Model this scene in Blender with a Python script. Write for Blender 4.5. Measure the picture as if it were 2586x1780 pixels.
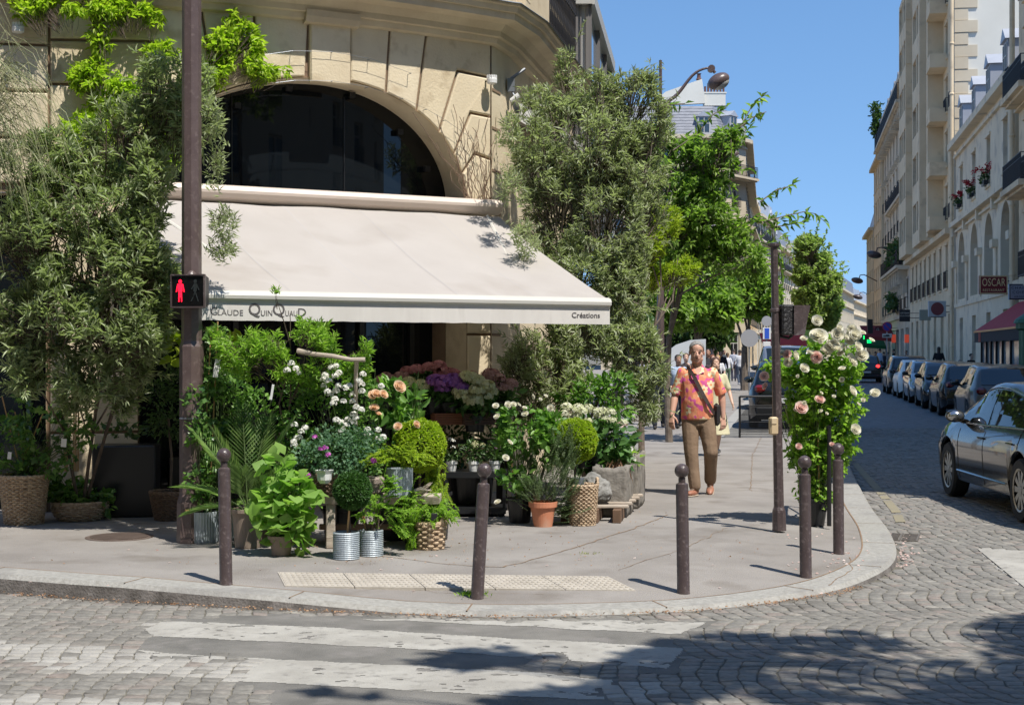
import bpy,bmesh,math,random
import numpy as np
from mathutils import Vector,Matrix,noise
for o in list(bpy.data.objects):bpy.data.objects.remove(o)
SC=bpy.context.scene
COL=SC.collection
R=math.radians
PI=math.pi
rng=np.random.default_rng(7)
random.seed(7)
F=3700.0
CX,CY,EYE=1293.0,890.0,1.65
cam=bpy.data.cameras.new('camera');camo=bpy.data.objects.new('camera',cam);COL.objects.link(camo)
camo.location=(0,0,EYE);camo.rotation_euler=(R(90),0,0)
cam.sensor_width=36;cam.lens=36*F/2586;cam.clip_end=3000;cam.clip_start=0.05
SC.camera=camo
SUN_DIR=Vector((0.62,-0.78,0)).normalized()*math.cos(R(60))+Vector((0,0,math.sin(R(60))))
w=bpy.data.worlds.new('World');SC.world=w;w.use_nodes=True
nt=w.node_tree;bg=nt.nodes['Background']
sky=nt.nodes.new('ShaderNodeTexSky');sky.sky_type='NISHITA';sky.sun_disc=False
sky.sun_elevation=R(60);sky.sun_rotation=math.atan2(SUN_DIR.x,SUN_DIR.y)
sky.air_density=1.0;sky.dust_density=0.0;sky.ozone_density=2.0;sky.altitude=0
hs=nt.nodes.new('ShaderNodeHueSaturation');hs.inputs['Saturation'].default_value=1.16;hs.inputs['Value'].default_value=1.0
tcw=nt.nodes.new('ShaderNodeTexCoord');mpw=nt.nodes.new('ShaderNodeMapping');mpw.inputs['Scale'].default_value=(1,1,.85);mpw.inputs['Location'].default_value=(0,0,.17)
nrm=nt.nodes.new('ShaderNodeVectorMath');nrm.operation='NORMALIZE'
nt.links.new(tcw.outputs['Generated'],mpw.inputs[0]);nt.links.new(mpw.outputs[0],nrm.inputs[0]);nt.links.new(nrm.outputs[0],sky.inputs[0])
nt.links.new(sky.outputs[0],hs.inputs['Color']);nt.links.new(hs.outputs[0],bg.inputs[0]);bg.inputs[1].default_value=0.135
sl=bpy.data.lights.new('sun','SUN');sl.energy=4.4;sl.angle=R(0.53);sl.color=(1.0,0.95,0.87)
so=bpy.data.objects.new('sun',sl);COL.objects.link(so)
so.rotation_euler=SUN_DIR.to_track_quat('Z','Y').to_euler()
SC.view_settings.view_transform='Standard';SC.view_settings.look='None'
SC.view_settings.exposure=0.46;SC.view_settings.gamma=1.0
SC.cycles.max_bounces=6;SC.cycles.transparent_max_bounces=12;SC.cycles.diffuse_bounces=3
def P(sx,sy,y):
 return Vector(((sx-CX)/F*y,y,EYE-(sy-CY)/F*y))
def G(sx,sy,z=0.0):
 y=(EYE-z)*F/(sy-CY)
 return Vector(((sx-CX)/F*y,y,z))
def new_mat(name):
 m=bpy.data.materials.new(name);m.use_nodes=True
 nt=m.node_tree
 b=nt.nodes['Principled BSDF']
 return m,nt,b
def rgb(c):return (c[0],c[1],c[2],1.0)
def pmat(name,c,rough=0.7,metal=0.0,c2=None,nscale=3.0,detail=6,mix=1.0,bump=0.0,bscale=None,spec=0.5,emis=None,es=1.0,c3=None,n3=20.0,lo=0.35,hi=0.65,stretch=None):
 m,nt,b=new_mat(name)
 b.inputs['Base Color'].default_value=rgb(c)
 b.inputs['Roughness'].default_value=rough
 b.inputs['Metallic'].default_value=metal
 b.inputs['Specular IOR Level'].default_value=spec
 tc=nt.nodes.new('ShaderNodeTexCoord')
 mp=nt.nodes.new('ShaderNodeMapping');nt.links.new(tc.outputs['Object'],mp.inputs[0])
 if stretch:mp.inputs['Scale'].default_value=stretch
 if c2 is not None:
  n=nt.nodes.new('ShaderNodeTexNoise');n.inputs['Scale'].default_value=nscale;n.inputs['Detail'].default_value=detail
  n.inputs['Roughness'].default_value=0.62
  nt.links.new(mp.outputs[0],n.inputs['Vector'])
  r=nt.nodes.new('ShaderNodeValToRGB');r.color_ramp.elements[0].position=lo;r.color_ramp.elements[1].position=hi
  r.color_ramp.elements[0].color=rgb(c);r.color_ramp.elements[1].color=rgb(c2)
  nt.links.new(n.outputs['Fac'],r.inputs[0])
  out=r.outputs[0]
  if c3 is not None:
   n2=nt.nodes.new('ShaderNodeTexNoise');n2.inputs['Scale'].default_value=n3;n2.inputs['Detail'].default_value=4
   nt.links.new(mp.outputs[0],n2.inputs['Vector'])
   r2=nt.nodes.new('ShaderNodeValToRGB');r2.color_ramp.elements[0].position=0.55;r2.color_ramp.elements[1].position=0.72
   r2.color_ramp.elements[0].color=(0,0,0,1);r2.color_ramp.elements[1].color=(1,1,1,1)
   nt.links.new(n2.outputs['Fac'],r2.inputs[0])
   mx=nt.nodes.new('ShaderNodeMixRGB');mx.inputs[2].default_value=rgb(c3)
   nt.links.new(r2.outputs[0],mx.inputs[0]);nt.links.new(out,mx.inputs[1]);out=mx.outputs[0]
  nt.links.new(out,b.inputs['Base Color'])
 if bump:
  n=nt.nodes.new('ShaderNodeTexNoise');n.inputs['Scale'].default_value=bscale or nscale*6;n.inputs['Detail'].default_value=5
  nt.links.new(mp.outputs[0],n.inputs['Vector'])
  bp=nt.nodes.new('ShaderNodeBump');bp.inputs['Strength'].default_value=bump;bp.inputs['Distance'].default_value=0.02
  nt.links.new(n.outputs['Fac'],bp.inputs['Height']);nt.links.new(bp.outputs[0],b.inputs['Normal'])
 if emis:
  b.inputs['Emission Color'].default_value=rgb(emis);b.inputs['Emission Strength'].default_value=es
 return m
def leaf_mat(name,ca,cb,trans=0.35,rough=0.45,tcol=None,spec=0.4):
 m,nt,b=new_mat(name)
 at=nt.nodes.new('ShaderNodeAttribute');at.attribute_name='tint'
 r=nt.nodes.new('ShaderNodeValToRGB')
 r.color_ramp.elements[0].color=rgb(ca);r.color_ramp.elements[1].color=rgb(cb)
 nt.links.new(at.outputs['Fac'],r.inputs[0]);nt.links.new(r.outputs[0],b.inputs['Base Color'])
 b.inputs['Roughness'].default_value=rough;b.inputs['Specular IOR Level'].default_value=spec
 tr=nt.nodes.new('ShaderNodeBsdfTranslucent')
 mx=nt.nodes.new('ShaderNodeMixRGB');mx.blend_type='MULTIPLY';mx.inputs[0].default_value=1
 mx.inputs[2].default_value=rgb(tcol or (1.6,1.9,0.9))
 nt.links.new(r.outputs[0],mx.inputs[1]);nt.links.new(mx.outputs[0],tr.inputs[0])
 ms=nt.nodes.new('ShaderNodeMixShader');ms.inputs[0].default_value=trans
 nt.links.new(b.outputs[0],ms.inputs[1]);nt.links.new(tr.outputs[0],ms.inputs[2])
 nt.links.new(ms.outputs[0],nt.nodes['Material Output'].inputs[0])
 return m
def glass_mat(name,c=(0.02,0.025,0.03),rough=0.03,spec=0.5):
 return pmat(name,c,rough,spec=spec)
def tag(o,label=None,cat=None,group=None,kind=None):
 if label:o['label']=label
 if cat:o['category']=cat
 if group:o['group']=group
 if kind:o['kind']=kind
 return o
def thing(name,label,cat,loc=(0,0,0),rz=0.0,group=None):
 o=bpy.data.objects.new(name,None);COL.objects.link(o)
 o.location=loc;o.rotation_euler=(0,0,rz);o.empty_display_size=0.1
 return tag(o,label,cat,group)
def link_mesh(name,me,parent=None):
 o=bpy.data.objects.new(name,me);COL.objects.link(o)
 if parent is not None:o.parent=parent
 return o
def np_mesh(name,V,faces_list,mats,parent=None,tint=None,smooth=False,midx=None,world=True):
 """V (n,3) array; faces_list: list of (m,k) int arrays; quick mesh"""
 me=bpy.data.meshes.new(name)
 V=np.asarray(V,dtype=np.float32)
 origin=None
 if parent is not None and world:
  origin=np.array(parent.location,dtype=np.float32);V=V-origin
 me.vertices.add(len(V));me.vertices.foreach_set('co',V.ravel())
 loops=np.concatenate([f.ravel() for f in faces_list]).astype(np.int32)
 tot=np.concatenate([np.full(len(f),f.shape[1],dtype=np.int32) for f in faces_list])
 st=np.concatenate([[0],np.cumsum(tot)[:-1]]).astype(np.int32)
 me.loops.add(len(loops));me.loops.foreach_set('vertex_index',loops)
 me.polygons.add(len(tot));me.polygons.foreach_set('loop_start',st);me.polygons.foreach_set('loop_total',tot)
 for mm in (mats if isinstance(mats,(list,tuple)) else [mats]):me.materials.append(mm)
 if midx is not None:me.polygons.foreach_set('material_index',np.asarray(midx,dtype=np.int32))
 if smooth:me.polygons.foreach_set('use_smooth',np.ones(len(tot),dtype=bool))
 if tint is not None:
  a=me.attributes.new('tint','FLOAT','FACE');a.data.foreach_set('value',np.asarray(tint,dtype=np.float32))
 me.update();me.validate()
 o=link_mesh(name,me,parent)
 return o
class MB:
 def __init__(self):self.v=[];self.f=[];self.m=[];self.mi=0;self.s=[];self.sm=False
 def add(self,vs,fs):
  n=len(self.v);self.v+=[tuple(x) for x in vs]
  for f in fs:self.f.append([i+n for i in f]);self.m.append(self.mi);self.s.append(self.sm)
  return n
 def box(self,c,s,rz=0.0,M=None):
  hx,hy,hz=s[0]/2,s[1]/2,s[2]/2
  pts=[Vector((x,y,z)) for z in (-hz,hz) for x,y in ((-hx,-hy),(hx,-hy),(hx,hy),(-hx,hy))]
  if M is None:M=Matrix.Rotation(rz,3,'Z')
  c=Vector(c);pts=[M@p+c for p in pts]
  self.add(pts,[(0,3,2,1),(4,5,6,7),(0,1,5,4),(1,2,6,5),(2,3,7,6),(3,0,4,7)])
 def bbox(self,c,s,b=0.01,rz=0.0,M=None):
  """box with chamfered vertical and horizontal edges"""
  hx,hy,hz=s[0]/2,s[1]/2,s[2]/2
  b=min(b,hx*.9,hy*.9,hz*.9)
  def ring(z,i):
   return [(-hx+i,-hy+0,z),(hx-i,-hy,z),(hx,-hy+i,z),(hx,hy-i,z),(hx-i,hy,z),(-hx+i,hy,z),(-hx,hy-i,z),(-hx,-hy+i,z)]
  def ring2(z):
   return [(p[0]*(hx-b)/hx,p[1]*(hy-b)/hy,z) for p in ring(z,b)]
  rs=[ring2(-hz),ring(-hz+b,b),ring(hz-b,b),ring2(hz)]
  if M is None:M=Matrix.Rotation(rz,3,'Z')
  c=Vector(c);vs=[M@Vector(p)+c for r in rs for p in r]
  fs=[tuple(range(7,-1,-1)),tuple(range(24,32))]
  for k in range(3):
   for i in range(8):
    j=(i+1)%8;fs.append((k*8+i,k*8+j,k*8+8+j,k*8+8+i))
  self.add(vs,fs)
 def tube(self,pts,rad,n=8,caps=True,sq=None):
  pts=[Vector(p) for p in pts]
  if not hasattr(rad,'__len__'):rad=[rad]*len(pts)
  vs=[];up=None
  for i,p in enumerate(pts):
   a=pts[max(0,i-1)];b=pts[min(len(pts)-1,i+1)]
   d=(b-a)
   if d.length<1e-9:d=Vector((0,0,1))
   d.normalize()
   if up is None:
    up=Vector((1,0,0)) if abs(d.x)<0.9 else Vector((0,1,0))
   x=up-d*up.dot(d)
   if x.length<1e-6:x=d.orthogonal()
   x.normalize();y=d.cross(x);up=x
   for k in range(n):
    t=2*PI*k/n
    vs.append(p+(x*math.cos(t)+y*math.sin(t))*rad[i])
  fs=[]
  for i in range(len(pts)-1):
   for k in range(n):
    j=(k+1)%n;fs.append((i*n+k,i*n+j,(i+1)*n+j,(i+1)*n+k))
  if caps and n>2:
   fs.append(tuple(range(n-1,-1,-1)));fs.append(tuple((len(pts)-1)*n+k for k in range(n)))
  self.add(vs,fs)
 def lathe(self,prof,c=(0,0,0),n=24,M=None,caps=True,ridge=0.0,nr=0):
  """prof: list of (r,z) bottom to top"""
  c=Vector(c);vs=[]
  for r,z in prof:
   for k in range(n):
    t=2*PI*k/n
    rr=r*(1+(ridge if (k%2 and ridge) else 0))
    p=Vector((rr*math.cos(t),rr*math.sin(t),z))
    if M is not None:p=M@p
    vs.append(p+c)
  fs=[]
  for i in range(len(prof)-1):
   for k in range(n):
    j=(k+1)%n;fs.append((i*n+k,i*n+j,(i+1)*n+j,(i+1)*n+k))
  if caps:
   fs.append(tuple(range(n-1,-1,-1)));fs.append(tuple((len(prof)-1)*n+k for k in range(n)))
  self.add(vs,fs)
 def ball(self,c,r,n=12,m=8,M=None,sc=(1,1,1)):
  prof=[(max(1e-4,math.sin(PI*i/m))*r,-math.cos(PI*i/m)*r) for i in range(m+1)]
  S=Matrix.Diagonal(Vector(sc))
  M2=S if M is None else M@S
  self.lathe(prof,c,n,M2,caps=False)
 def prism(self,poly,d,M=None,c=(0,0,0)):
  """poly list of 2-D points in local XZ, extruded by d along local +Y (centred)"""
  n=len(poly);c=Vector(c)
  vs=[Vector((p[0],-d/2,p[1])) for p in poly]+[Vector((p[0],d/2,p[1])) for p in poly]
  if M is not None:vs=[M@v for v in vs]
  vs=[v+c for v in vs]
  fs=[tuple(range(n)),tuple(range(2*n-1,n-1,-1))]
  for i in range(n):
   j=(i+1)%n;fs.append((i,i+n,j+n,j))
  self.add(vs,fs)
 def quad(self,a,b,c,d):self.add([a,b,c,d],[(0,1,2,3)])
 def sweep(self,path,prof,closed=False):
  """path: list of (pos Vector, out Vector, up Vector); prof: list of (o,u)"""
  m=len(prof);vs=[]
  for p,o,u in path:
   for a,b in prof:vs.append(p+o*a+u*b)
  fs=[]
  for i in range(len(path)-1):
   for k in range(m-1 if not closed else m):
    j=(k+1)%m;fs.append((i*m+k,(i+1)*m+k,(i+1)*m+j,i*m+j))
  if closed:fs.append(tuple(range(m)));fs.append(tuple((len(path)-1)*m+k for k in range(m-1,-1,-1)))
  self.add(vs,fs)
 def build(self,name,mats,parent=None,world=True,origin=None,smooth=None,fixn=True):
  me=bpy.data.meshes.new(name)
  off=Vector((0,0,0))
  if parent is not None and world:off=Vector(parent.location)
  if origin is not None:off=Vector(origin)
  me.from_pydata([(x[0]-off.x,x[1]-off.y,x[2]-off.z) for x in self.v],[],self.f)
  for mm in (mats if isinstance(mats,(list,tuple)) else [mats]):me.materials.append(mm)
  me.polygons.foreach_set('material_index',self.m)
  sm=self.s if smooth is None else [smooth]*len(self.f)
  me.polygons.foreach_set('use_smooth',sm)
  if fixn:
   bm=bmesh.new();bm.from_mesh(me);bmesh.ops.recalc_face_normals(bm,faces=bm.faces);bm.to_mesh(me);bm.free()
  me.update()
  o=link_mesh(name,me,parent)
  if origin is not None:o.location=off
  return o
def auto_smooth(o,ang=40):
 me=o.data;me.polygons.foreach_set('use_smooth',[True]*len(me.polygons))
 me.update()
 bm=bmesh.new();bm.from_mesh(me)
 for e in bm.edges:
  if len(e.link_faces)==2 and e.calc_face_angle(0)>R(ang):e.smooth=False
 bm.to_mesh(me);bm.free()
 return o
def copy_tree(o,parent=None):
 c=o.copy();COL.objects.link(c)
 if parent is not None:c.parent=parent
 for ch in list(CHILD.get(o.name,o.children)):copy_tree(ch,c)
 return c
CHILD={}
def apply_mods(o):
 dg=bpy.context.evaluated_depsgraph_get();dg.update()
 me=bpy.data.meshes.new_from_object(o.evaluated_get(dg))
 o.modifiers.clear();old=o.data;o.data=me
 return o
def text_obj(name,s,size,M,mat,parent=None,ext=0.002,sx=1.0,space=1.0,bold=0.0,align='LEFT'):
 """M: 4x4 world matrix; text in its local XY plane"""
 cu=bpy.data.curves.new(name,'FONT');cu.body=s;cu.size=size;cu.extrude=ext;cu.offset=bold
 cu.space_character=space;cu.align_x=align;cu.resolution_u=3
 o=bpy.data.objects.new(name+'_src',cu);COL.objects.link(o)
 dg=bpy.context.evaluated_depsgraph_get();dg.update()
 me=bpy.data.meshes.new_from_object(o.evaluated_get(dg))
 bpy.data.objects.remove(o)
 me.transform(Matrix.Diagonal(Vector((sx,1,1,1))))
 MM=M.copy()
 if parent is not None:
  MM=Matrix.Translation(-Vector(parent.location))@M if parent.rotation_euler.z==0 else M
 me.transform(MM)
 me.materials.clear();me.materials.append(mat)
 return link_mesh(name,me,parent)
def unit(a):return a/np.maximum(np.linalg.norm(a,axis=-1,keepdims=True),1e-9)
def rand_dir(n):return unit(rng.normal(size=(n,3)))
def leaf_arrays(Pb,D,L,Wd,Nn=None,fold=0.25,droop=0.15,shape=4):
 """leaf blades from base point Pb along D; returns V, F (list)"""
 n=len(Pb)
 L=np.broadcast_to(np.asarray(L,float).reshape(-1,1),(n,1));Wd=np.broadcast_to(np.asarray(Wd,float).reshape(-1,1),(n,1))
 D=unit(D)
 if Nn is None:
  Nn=np.tile(np.array([[0,0,1.0]]),(n,1))+rng.normal(scale=0.45,size=(n,3))
 S=np.cross(D,Nn);S=unit(S);N2=unit(np.cross(S,D))
 if shape==4:
  v0=Pb;v1=Pb+D*L*.45+S*Wd*.5+N2*Wd*fold;v3=Pb+D*L*.45-S*Wd*.5+N2*Wd*fold
  v2=Pb+D*L-N2*L*droop
  V=np.stack([v0,v1,v2,v3],1).reshape(-1,3)
  b=(np.arange(n)*4)[:,None]
  Fs=[np.concatenate([b+np.array([0,1,2]),b+np.array([0,2,3])],0)]
  return V,Fs,2
 if shape==7:
  m1=Pb+D*L*.45;m2=Pb+D*L*.9-N2*L*droop*.5
  V=np.stack([Pb,m1+S*Wd*.52+N2*Wd*fold,m2+S*Wd*.34+N2*Wd*fold*.8,Pb+D*L*1.02-N2*L*droop,m2-S*Wd*.34+N2*Wd*fold*.8,m1-S*Wd*.52+N2*Wd*fold],1).reshape(-1,3)
  b=(np.arange(n)*6)[:,None]
  return V,[np.concatenate([b+np.array([0,1,2,3]),b+np.array([0,3,4,5])],0)],2
 if shape==6:
  m1=Pb+D*L*.28;m2=Pb+D*L*.68-N2*L*droop*.4
  V=np.stack([Pb,m1+S*Wd*.46+N2*Wd*fold,m2+S*Wd*.40+N2*Wd*fold,Pb+D*L-N2*L*droop,
     m2-S*Wd*.40+N2*Wd*fold,m1-S*Wd*.46+N2*Wd*fold],1).reshape(-1,3)
  b=(np.arange(n)*6)[:,None]
  Fs=[np.concatenate([b+np.array([0,1,2,3]),b+np.array([0,3,4,5])],0)]
  return V,Fs,2
 if shape in (11,12):
  ang=np.array([0.0,.95,.55,1.7,1.15,2.5])
  pts=[]
  seq=[(0.12,3.1),(0.62,2.35),(0.42,1.75),(0.78,1.2),(0.5,.75),(1.0,0.0)]
  cen=Pb+D*L*.35
  if shape==12:seq=[(0.15,3.1),(0.72,2.45),(0.66,1.95),(0.86,1.3),(0.78,.7),(1.0,0.0)]
  ring=[(r,a) for r,a in seq]+[(r,-a) for r,a in reversed(seq[:-1])]
  ring=ring[:-1]
  vs=[cen]
  for r,a in ring:
   vs.append(cen+D*L*.62*r*math.cos(a)+S*Wd*.72*r*math.sin(a)+N2*(Wd*fold*abs(math.sin(a))*r-L*droop*max(0,math.cos(a))*r))
  k=len(vs);V=np.stack(vs,1).reshape(-1,3)
  b=(np.arange(n)*k)[:,None]
  tri=[b+np.array([0,i,i+1 if i+1<k else 1]) for i in range(1,k)]
  return V,[np.concatenate(tri,0)],k-1
def leaves_mesh(name,Pb,D,L,Wd,mat,parent,Nn=None,fold=.25,droop=.15,shape=4,tint=None):
 V,Fs,per=leaf_arrays(np.asarray(Pb),np.asarray(D),L,Wd,Nn,fold,droop,shape)
 n=len(Pb)
 if tint is None:tint=rng.random(n)
 T=np.tile(tint,per)
 return np_mesh(name,V,Fs,mat,parent,tint=T)
def blob_points(blobs,n,shell=0.55,clump=2.2,thr=-0.12):
 """points in ellipsoids [(centre, radii, weight)], thinned by noise so that gaps show"""
 out=[];cen=[]
 wts=np.array([b[2] if len(b)>2 else b[1][0]*b[1][1]*b[1][2] for b in blobs],float);wts /= wts.sum()
 for (b,wt) in zip(blobs,wts):
  k=int(n*wt)+1;c=np.array(b[0],float);r=np.array(b[1],float)
  got=0;tries=0
  while got<k and tries<12:
   d=rand_dir(k*2);rad=rng.random((k*2,1))**(1/3*(1-shell)+.05)
   p=c+d*rad*r
   keep=[]
   for q in p:
    keep.append(noise.noise(Vector(q)*clump)>thr+rng.normal()*.06)
   p=p[np.array(keep)][:k-got]
   out.append(p);cen.append(np.tile(c,(len(p),1)));got+=len(p);tries+=1
 return np.concatenate(out),np.concatenate(cen)
def shoots(tips,cen,nl,leafL,leafW,spread=1.0,up=0.5,shootL=0.12,jitter=.35,out=0.6):
 """leaves whorled along a short shoot ending at each tip"""
 n=len(tips)
 sd=unit(unit(tips-cen)*out+np.array([0,0,up])+rng.normal(scale=jitter,size=(n,3)))
 t=rng.random((n,nl));
 base=tips[:,None,:]-sd[:,None,:]*(shootL*(1-t))[:,:,None]
 rad=unit(rng.normal(size=(n,nl,3)))
 rad=unit(rad-(rad*sd[:,None,:]).sum(-1,keepdims=True)*sd[:,None,:])
 D=unit(sd[:,None,:]*(0.55+.5*t[:,:,None])+rad*spread)
 L=leafL*(0.7+.5*rng.random((n,nl)));Wd=leafW*(0.75+.45*rng.random((n,nl)))
 tint=np.clip(rng.random((n,1))*.6+rng.random((n,nl))*.4,0,1)
 return base.reshape(-1,3),D.reshape(-1,3),L.ravel(),Wd.ravel(),tint.ravel(),sd
def twig_mesh(name,A,B,r0,r1,mat,parent,sag=0.0,seg=3):
 """thin three-sided tapering twigs from A to B"""
 A=np.asarray(A,float);B=np.asarray(B,float);n=len(A)
 ts=np.linspace(0,1,seg+1);d=B-A;u=unit(d)
 ref=np.where(np.abs(u[:,2:3])>.9,np.array([[1.0,0,0]]),np.array([[0,0,1.0]]))
 x=unit(np.cross(u,ref));y=np.cross(u,x)
 wob=rng.normal(scale=.05,size=(n,3))*np.linalg.norm(d,axis=1,keepdims=True)
 rings=[]
 for t in ts:
  c=A+d*t+wob*math.sin(PI*t)+np.array([0,0,sag])*math.sin(PI*t)
  r=(np.asarray(r0)*(1-t)+np.asarray(r1)*t)
  r=np.broadcast_to(np.asarray(r).reshape(-1,1),(n,1))
  for k in range(3):
   a=2*PI*k/3;rings.append(c+(x*math.cos(a)+y*math.sin(a))*r)
 V=np.stack(rings,1).reshape(-1,3);m=3*(seg+1);b=(np.arange(n)*m)[:,None]
 Fs=[]
 for i in range(seg):
  for k in range(3):
   j=(k+1)%3;Fs.append(b+np.array([i*3+k,i*3+j,i*3+3+j,i*3+3+k]))
 return np_mesh(name,V,[np.concatenate(Fs,0)],mat,parent)
M={}
M['stone']=pmat('limestone',(0.62,0.52,0.36),0.85,c2=(0.71,0.61,0.435),nscale=1.6,bump=.25,bscale=40,c3=(0.54,0.44,0.29),n3=3.5)
M['stone2']=pmat('limestone_pale',(0.65,0.55,0.39),0.85,c2=(0.73,0.635,0.46),nscale=2.1,bump=.25,bscale=40,c3=(0.50,0.40,0.26),n3=4.5)
M['stone3']=pmat('limestone_dark',(0.58,0.48,0.325),0.85,c2=(0.66,0.56,0.39),nscale=1.9,bump=.3,bscale=36,c3=(0.42,0.33,0.21),n3=5)
M['joint']=pmat('stone_joint',(0.20,0.13,0.085),0.95,c2=(0.27,0.19,0.12),nscale=4)  # brown puts facade joint shade into the colour; also colours kerb joints and cracks
M['cornice']=pmat('weathered_limestone',(0.50,0.41,0.28),0.85,c2=(0.60,0.51,0.36),nscale=2.5,bump=.2,bscale=30)
M['zinc']=pmat('zinc',(0.22,0.24,0.27),0.45,.6,c2=(0.32,0.34,0.37),nscale=3)
M['awning']=pmat('awning_cloth',(0.52,0.48,0.445),0.9,c2=(0.57,0.53,0.495),nscale=1.2,bump=.12,bscale=180,c3=(0.465,0.42,0.38),n3=1.1)
M['awning_bar']=pmat('awning_metal',(0.62,0.60,0.55),0.35,c2=(0.58,0.56,0.51),nscale=2)
M['cassette']=pmat('awning_box_metal',(0.62,0.52,0.44),0.45,c2=(0.66,0.56,0.48),nscale=2)
M['glass']=glass_mat('dark_glass',(0.006,0.008,0.010),.02,.35)
M['glass_day']=glass_mat('window_glass',(0.03,0.045,0.06),.04,.9)
M['frame_dark']=pmat('dark_frame',(0.012,0.012,0.014),.4)
M['brown_paint']=pmat('brown_street_paint',(0.095,0.066,0.062),0.33,c2=(0.125,0.09,0.084),nscale=5,bump=.15,bscale=90,c3=(0.16,.12,.11),n3=26)
M['bollard']=pmat('bollard_paint',(0.062,0.045,0.045),0.30,c2=(0.085,0.064,0.062),nscale=7,bump=.2,bscale=70,c3=(0.15,.12,.115),n3=34)
M['black_metal']=pmat('black_metal',(0.012,0.012,0.013),.38)
M['iron']=pmat('railing_iron',(0.018,0.018,0.022),.5)
M['asphalt']=pmat('pavement_asphalt',(0.225,0.205,0.185),.92,c2=(0.315,0.292,0.268),nscale=.8,detail=14,bump=.6,bscale=95,c3=(0.19,.168,.145),n3=1.5)
M['asphalt_grey']=pmat('road_asphalt',(0.125,0.12,0.108),.9,c2=(0.205,0.195,0.175),nscale=2.2,detail=10,bump=.5,bscale=110,c3=(0.22,.205,.19),n3=4)
M['granite']=pmat('granite_kerb',(0.27,0.26,0.235),.85,c2=(0.37,0.36,0.33),nscale=26,detail=4,bump=.3,bscale=90,c3=(0.23,.22,.205),n3=2.2)
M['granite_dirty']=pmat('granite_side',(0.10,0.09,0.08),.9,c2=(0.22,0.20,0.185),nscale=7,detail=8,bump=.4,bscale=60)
M['paint_white']=pmat('road_paint',(0.31,0.295,0.262),.8,c2=(0.41,0.395,0.355),nscale=3.0,detail=10,c3=(0.24,.228,.205),n3=14,bump=.3,bscale=90)
M['paint_yellow']=pmat('yellow_road_paint',(0.27,0.235,0.15),.85,c2=(0.22,0.20,0.15),nscale=5,detail=8)
M['tactile']=pmat('tactile_tile',(0.36,0.325,0.275),.85,c2=(0.45,0.41,0.35),nscale=5,detail=8,bump=.2,bscale=50)
M['grout']=pmat('cobble_grout',(0.115,0.105,0.082),.95,c2=(0.20,0.185,0.15),nscale=4,detail=9,bump=.6,bscale=70)
M['wood_grey']=pmat('weathered_wood',(0.34,0.28,0.22),.85,c2=(0.50,0.43,0.35),nscale=3,stretch=(1,1,9),bump=.3,bscale=20)
M['wood_brown']=pmat('brown_wood',(0.10,0.06,0.035),.8,c2=(0.17,0.10,0.06),nscale=4)
M['twig']=pmat('twig_bark',(0.085,0.062,0.045),.85,c2=(0.14,0.105,0.08),nscale=14)
M['bark']=pmat('tree_bark',(0.11,0.085,0.065),.9,c2=(0.19,0.155,0.125),nscale=7,bump=.5,bscale=20)
M['green_stem']=pmat('green_stem',(0.07,0.11,0.03),.7)
M['cane']=pmat('bamboo_cane',(0.50,0.30,0.13),.6)
M['soil']=pmat('soil',(0.035,0.024,0.017),.95,c2=(0.06,.042,.03),nscale=20)
M['terracotta']=pmat('terracotta',(0.52,0.19,0.095),.8,c2=(0.60,0.25,0.14),nscale=5,detail=7,c3=(.55,.33,.23),n3=4)
M['zinc_pot']=pmat('galvanised_zinc',(0.30,0.345,0.38),.5,.25,c2=(0.40,0.445,0.475),nscale=9,detail=7,c3=(.24,.28,.31),n3=14)
M['taupe']=pmat('taupe_plastic',(0.24,0.185,0.145),.6,c2=(0.27,0.21,0.165),nscale=3)
M['black_plastic']=pmat('black_plastic',(0.012,0.013,0.015),.35)
M['white_plastic']=pmat('white_plastic',(0.72,0.72,0.70),.45)
M['wicker']=pmat('wicker',(0.30,0.20,0.12),.7,c2=(0.56,0.43,0.29),nscale=30,bump=.2,bscale=120)
M['wicker_dark']=pmat('dark_wicker',(0.13,0.08,0.05),.75,c2=(0.23,0.155,0.105),nscale=30)
M['rock']=pmat('pumice_stone',(0.15,0.15,0.14),.95,c2=(0.30,0.29,0.27),nscale=7,detail=10,bump=1.0,bscale=24)
M['trough']=pmat('stone_trough',(0.16,0.145,0.125),.95,c2=(0.30,0.275,0.24),nscale=4,detail=10,bump=.7,bscale=18)
M['olive']=leaf_mat('olive_leaf',(0.17,0.195,0.11),(0.46,0.49,0.33),.34,.42)
M['oleander']=leaf_mat('oleander_leaf',(0.14,0.175,0.085),(0.40,0.45,0.26),.34,.38)
M['vine']=leaf_mat('vine_leaf',(0.22,0.33,0.02),(0.45,0.56,0.06),.45,.5)
M['cherry']=leaf_mat('cherry_leaf',(0.08,0.15,0.03),(0.29,0.41,0.09),.45,.45)
M['lime']=leaf_mat('lime_leaf',(0.22,0.31,0.02),(0.36,0.42,0.04),.4,.5)
M['plane']=leaf_mat('plane_leaf',(0.17,0.23,0.07),(0.38,0.46,0.17),.42,.5)
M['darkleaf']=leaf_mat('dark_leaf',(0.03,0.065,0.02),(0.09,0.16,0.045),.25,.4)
M['ivy']=leaf_mat('ivy_leaf',(0.05,0.125,0.03),(0.18,0.31,0.07),.3,.33)
M['rose_leaf']=leaf_mat('rose_leaf',(0.06,0.15,0.03),(0.20,0.35,0.07),.35,.4)
M['rose_leaf_bright']=leaf_mat('bright_rose_leaf',(0.14,0.26,0.035),(0.34,0.50,0.08),.42,.42)
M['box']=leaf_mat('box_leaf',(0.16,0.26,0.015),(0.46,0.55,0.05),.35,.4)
M['box_dark']=leaf_mat('dark_box_leaf',(0.03,0.09,0.02),(0.09,0.18,0.05),.25,.4)
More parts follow.
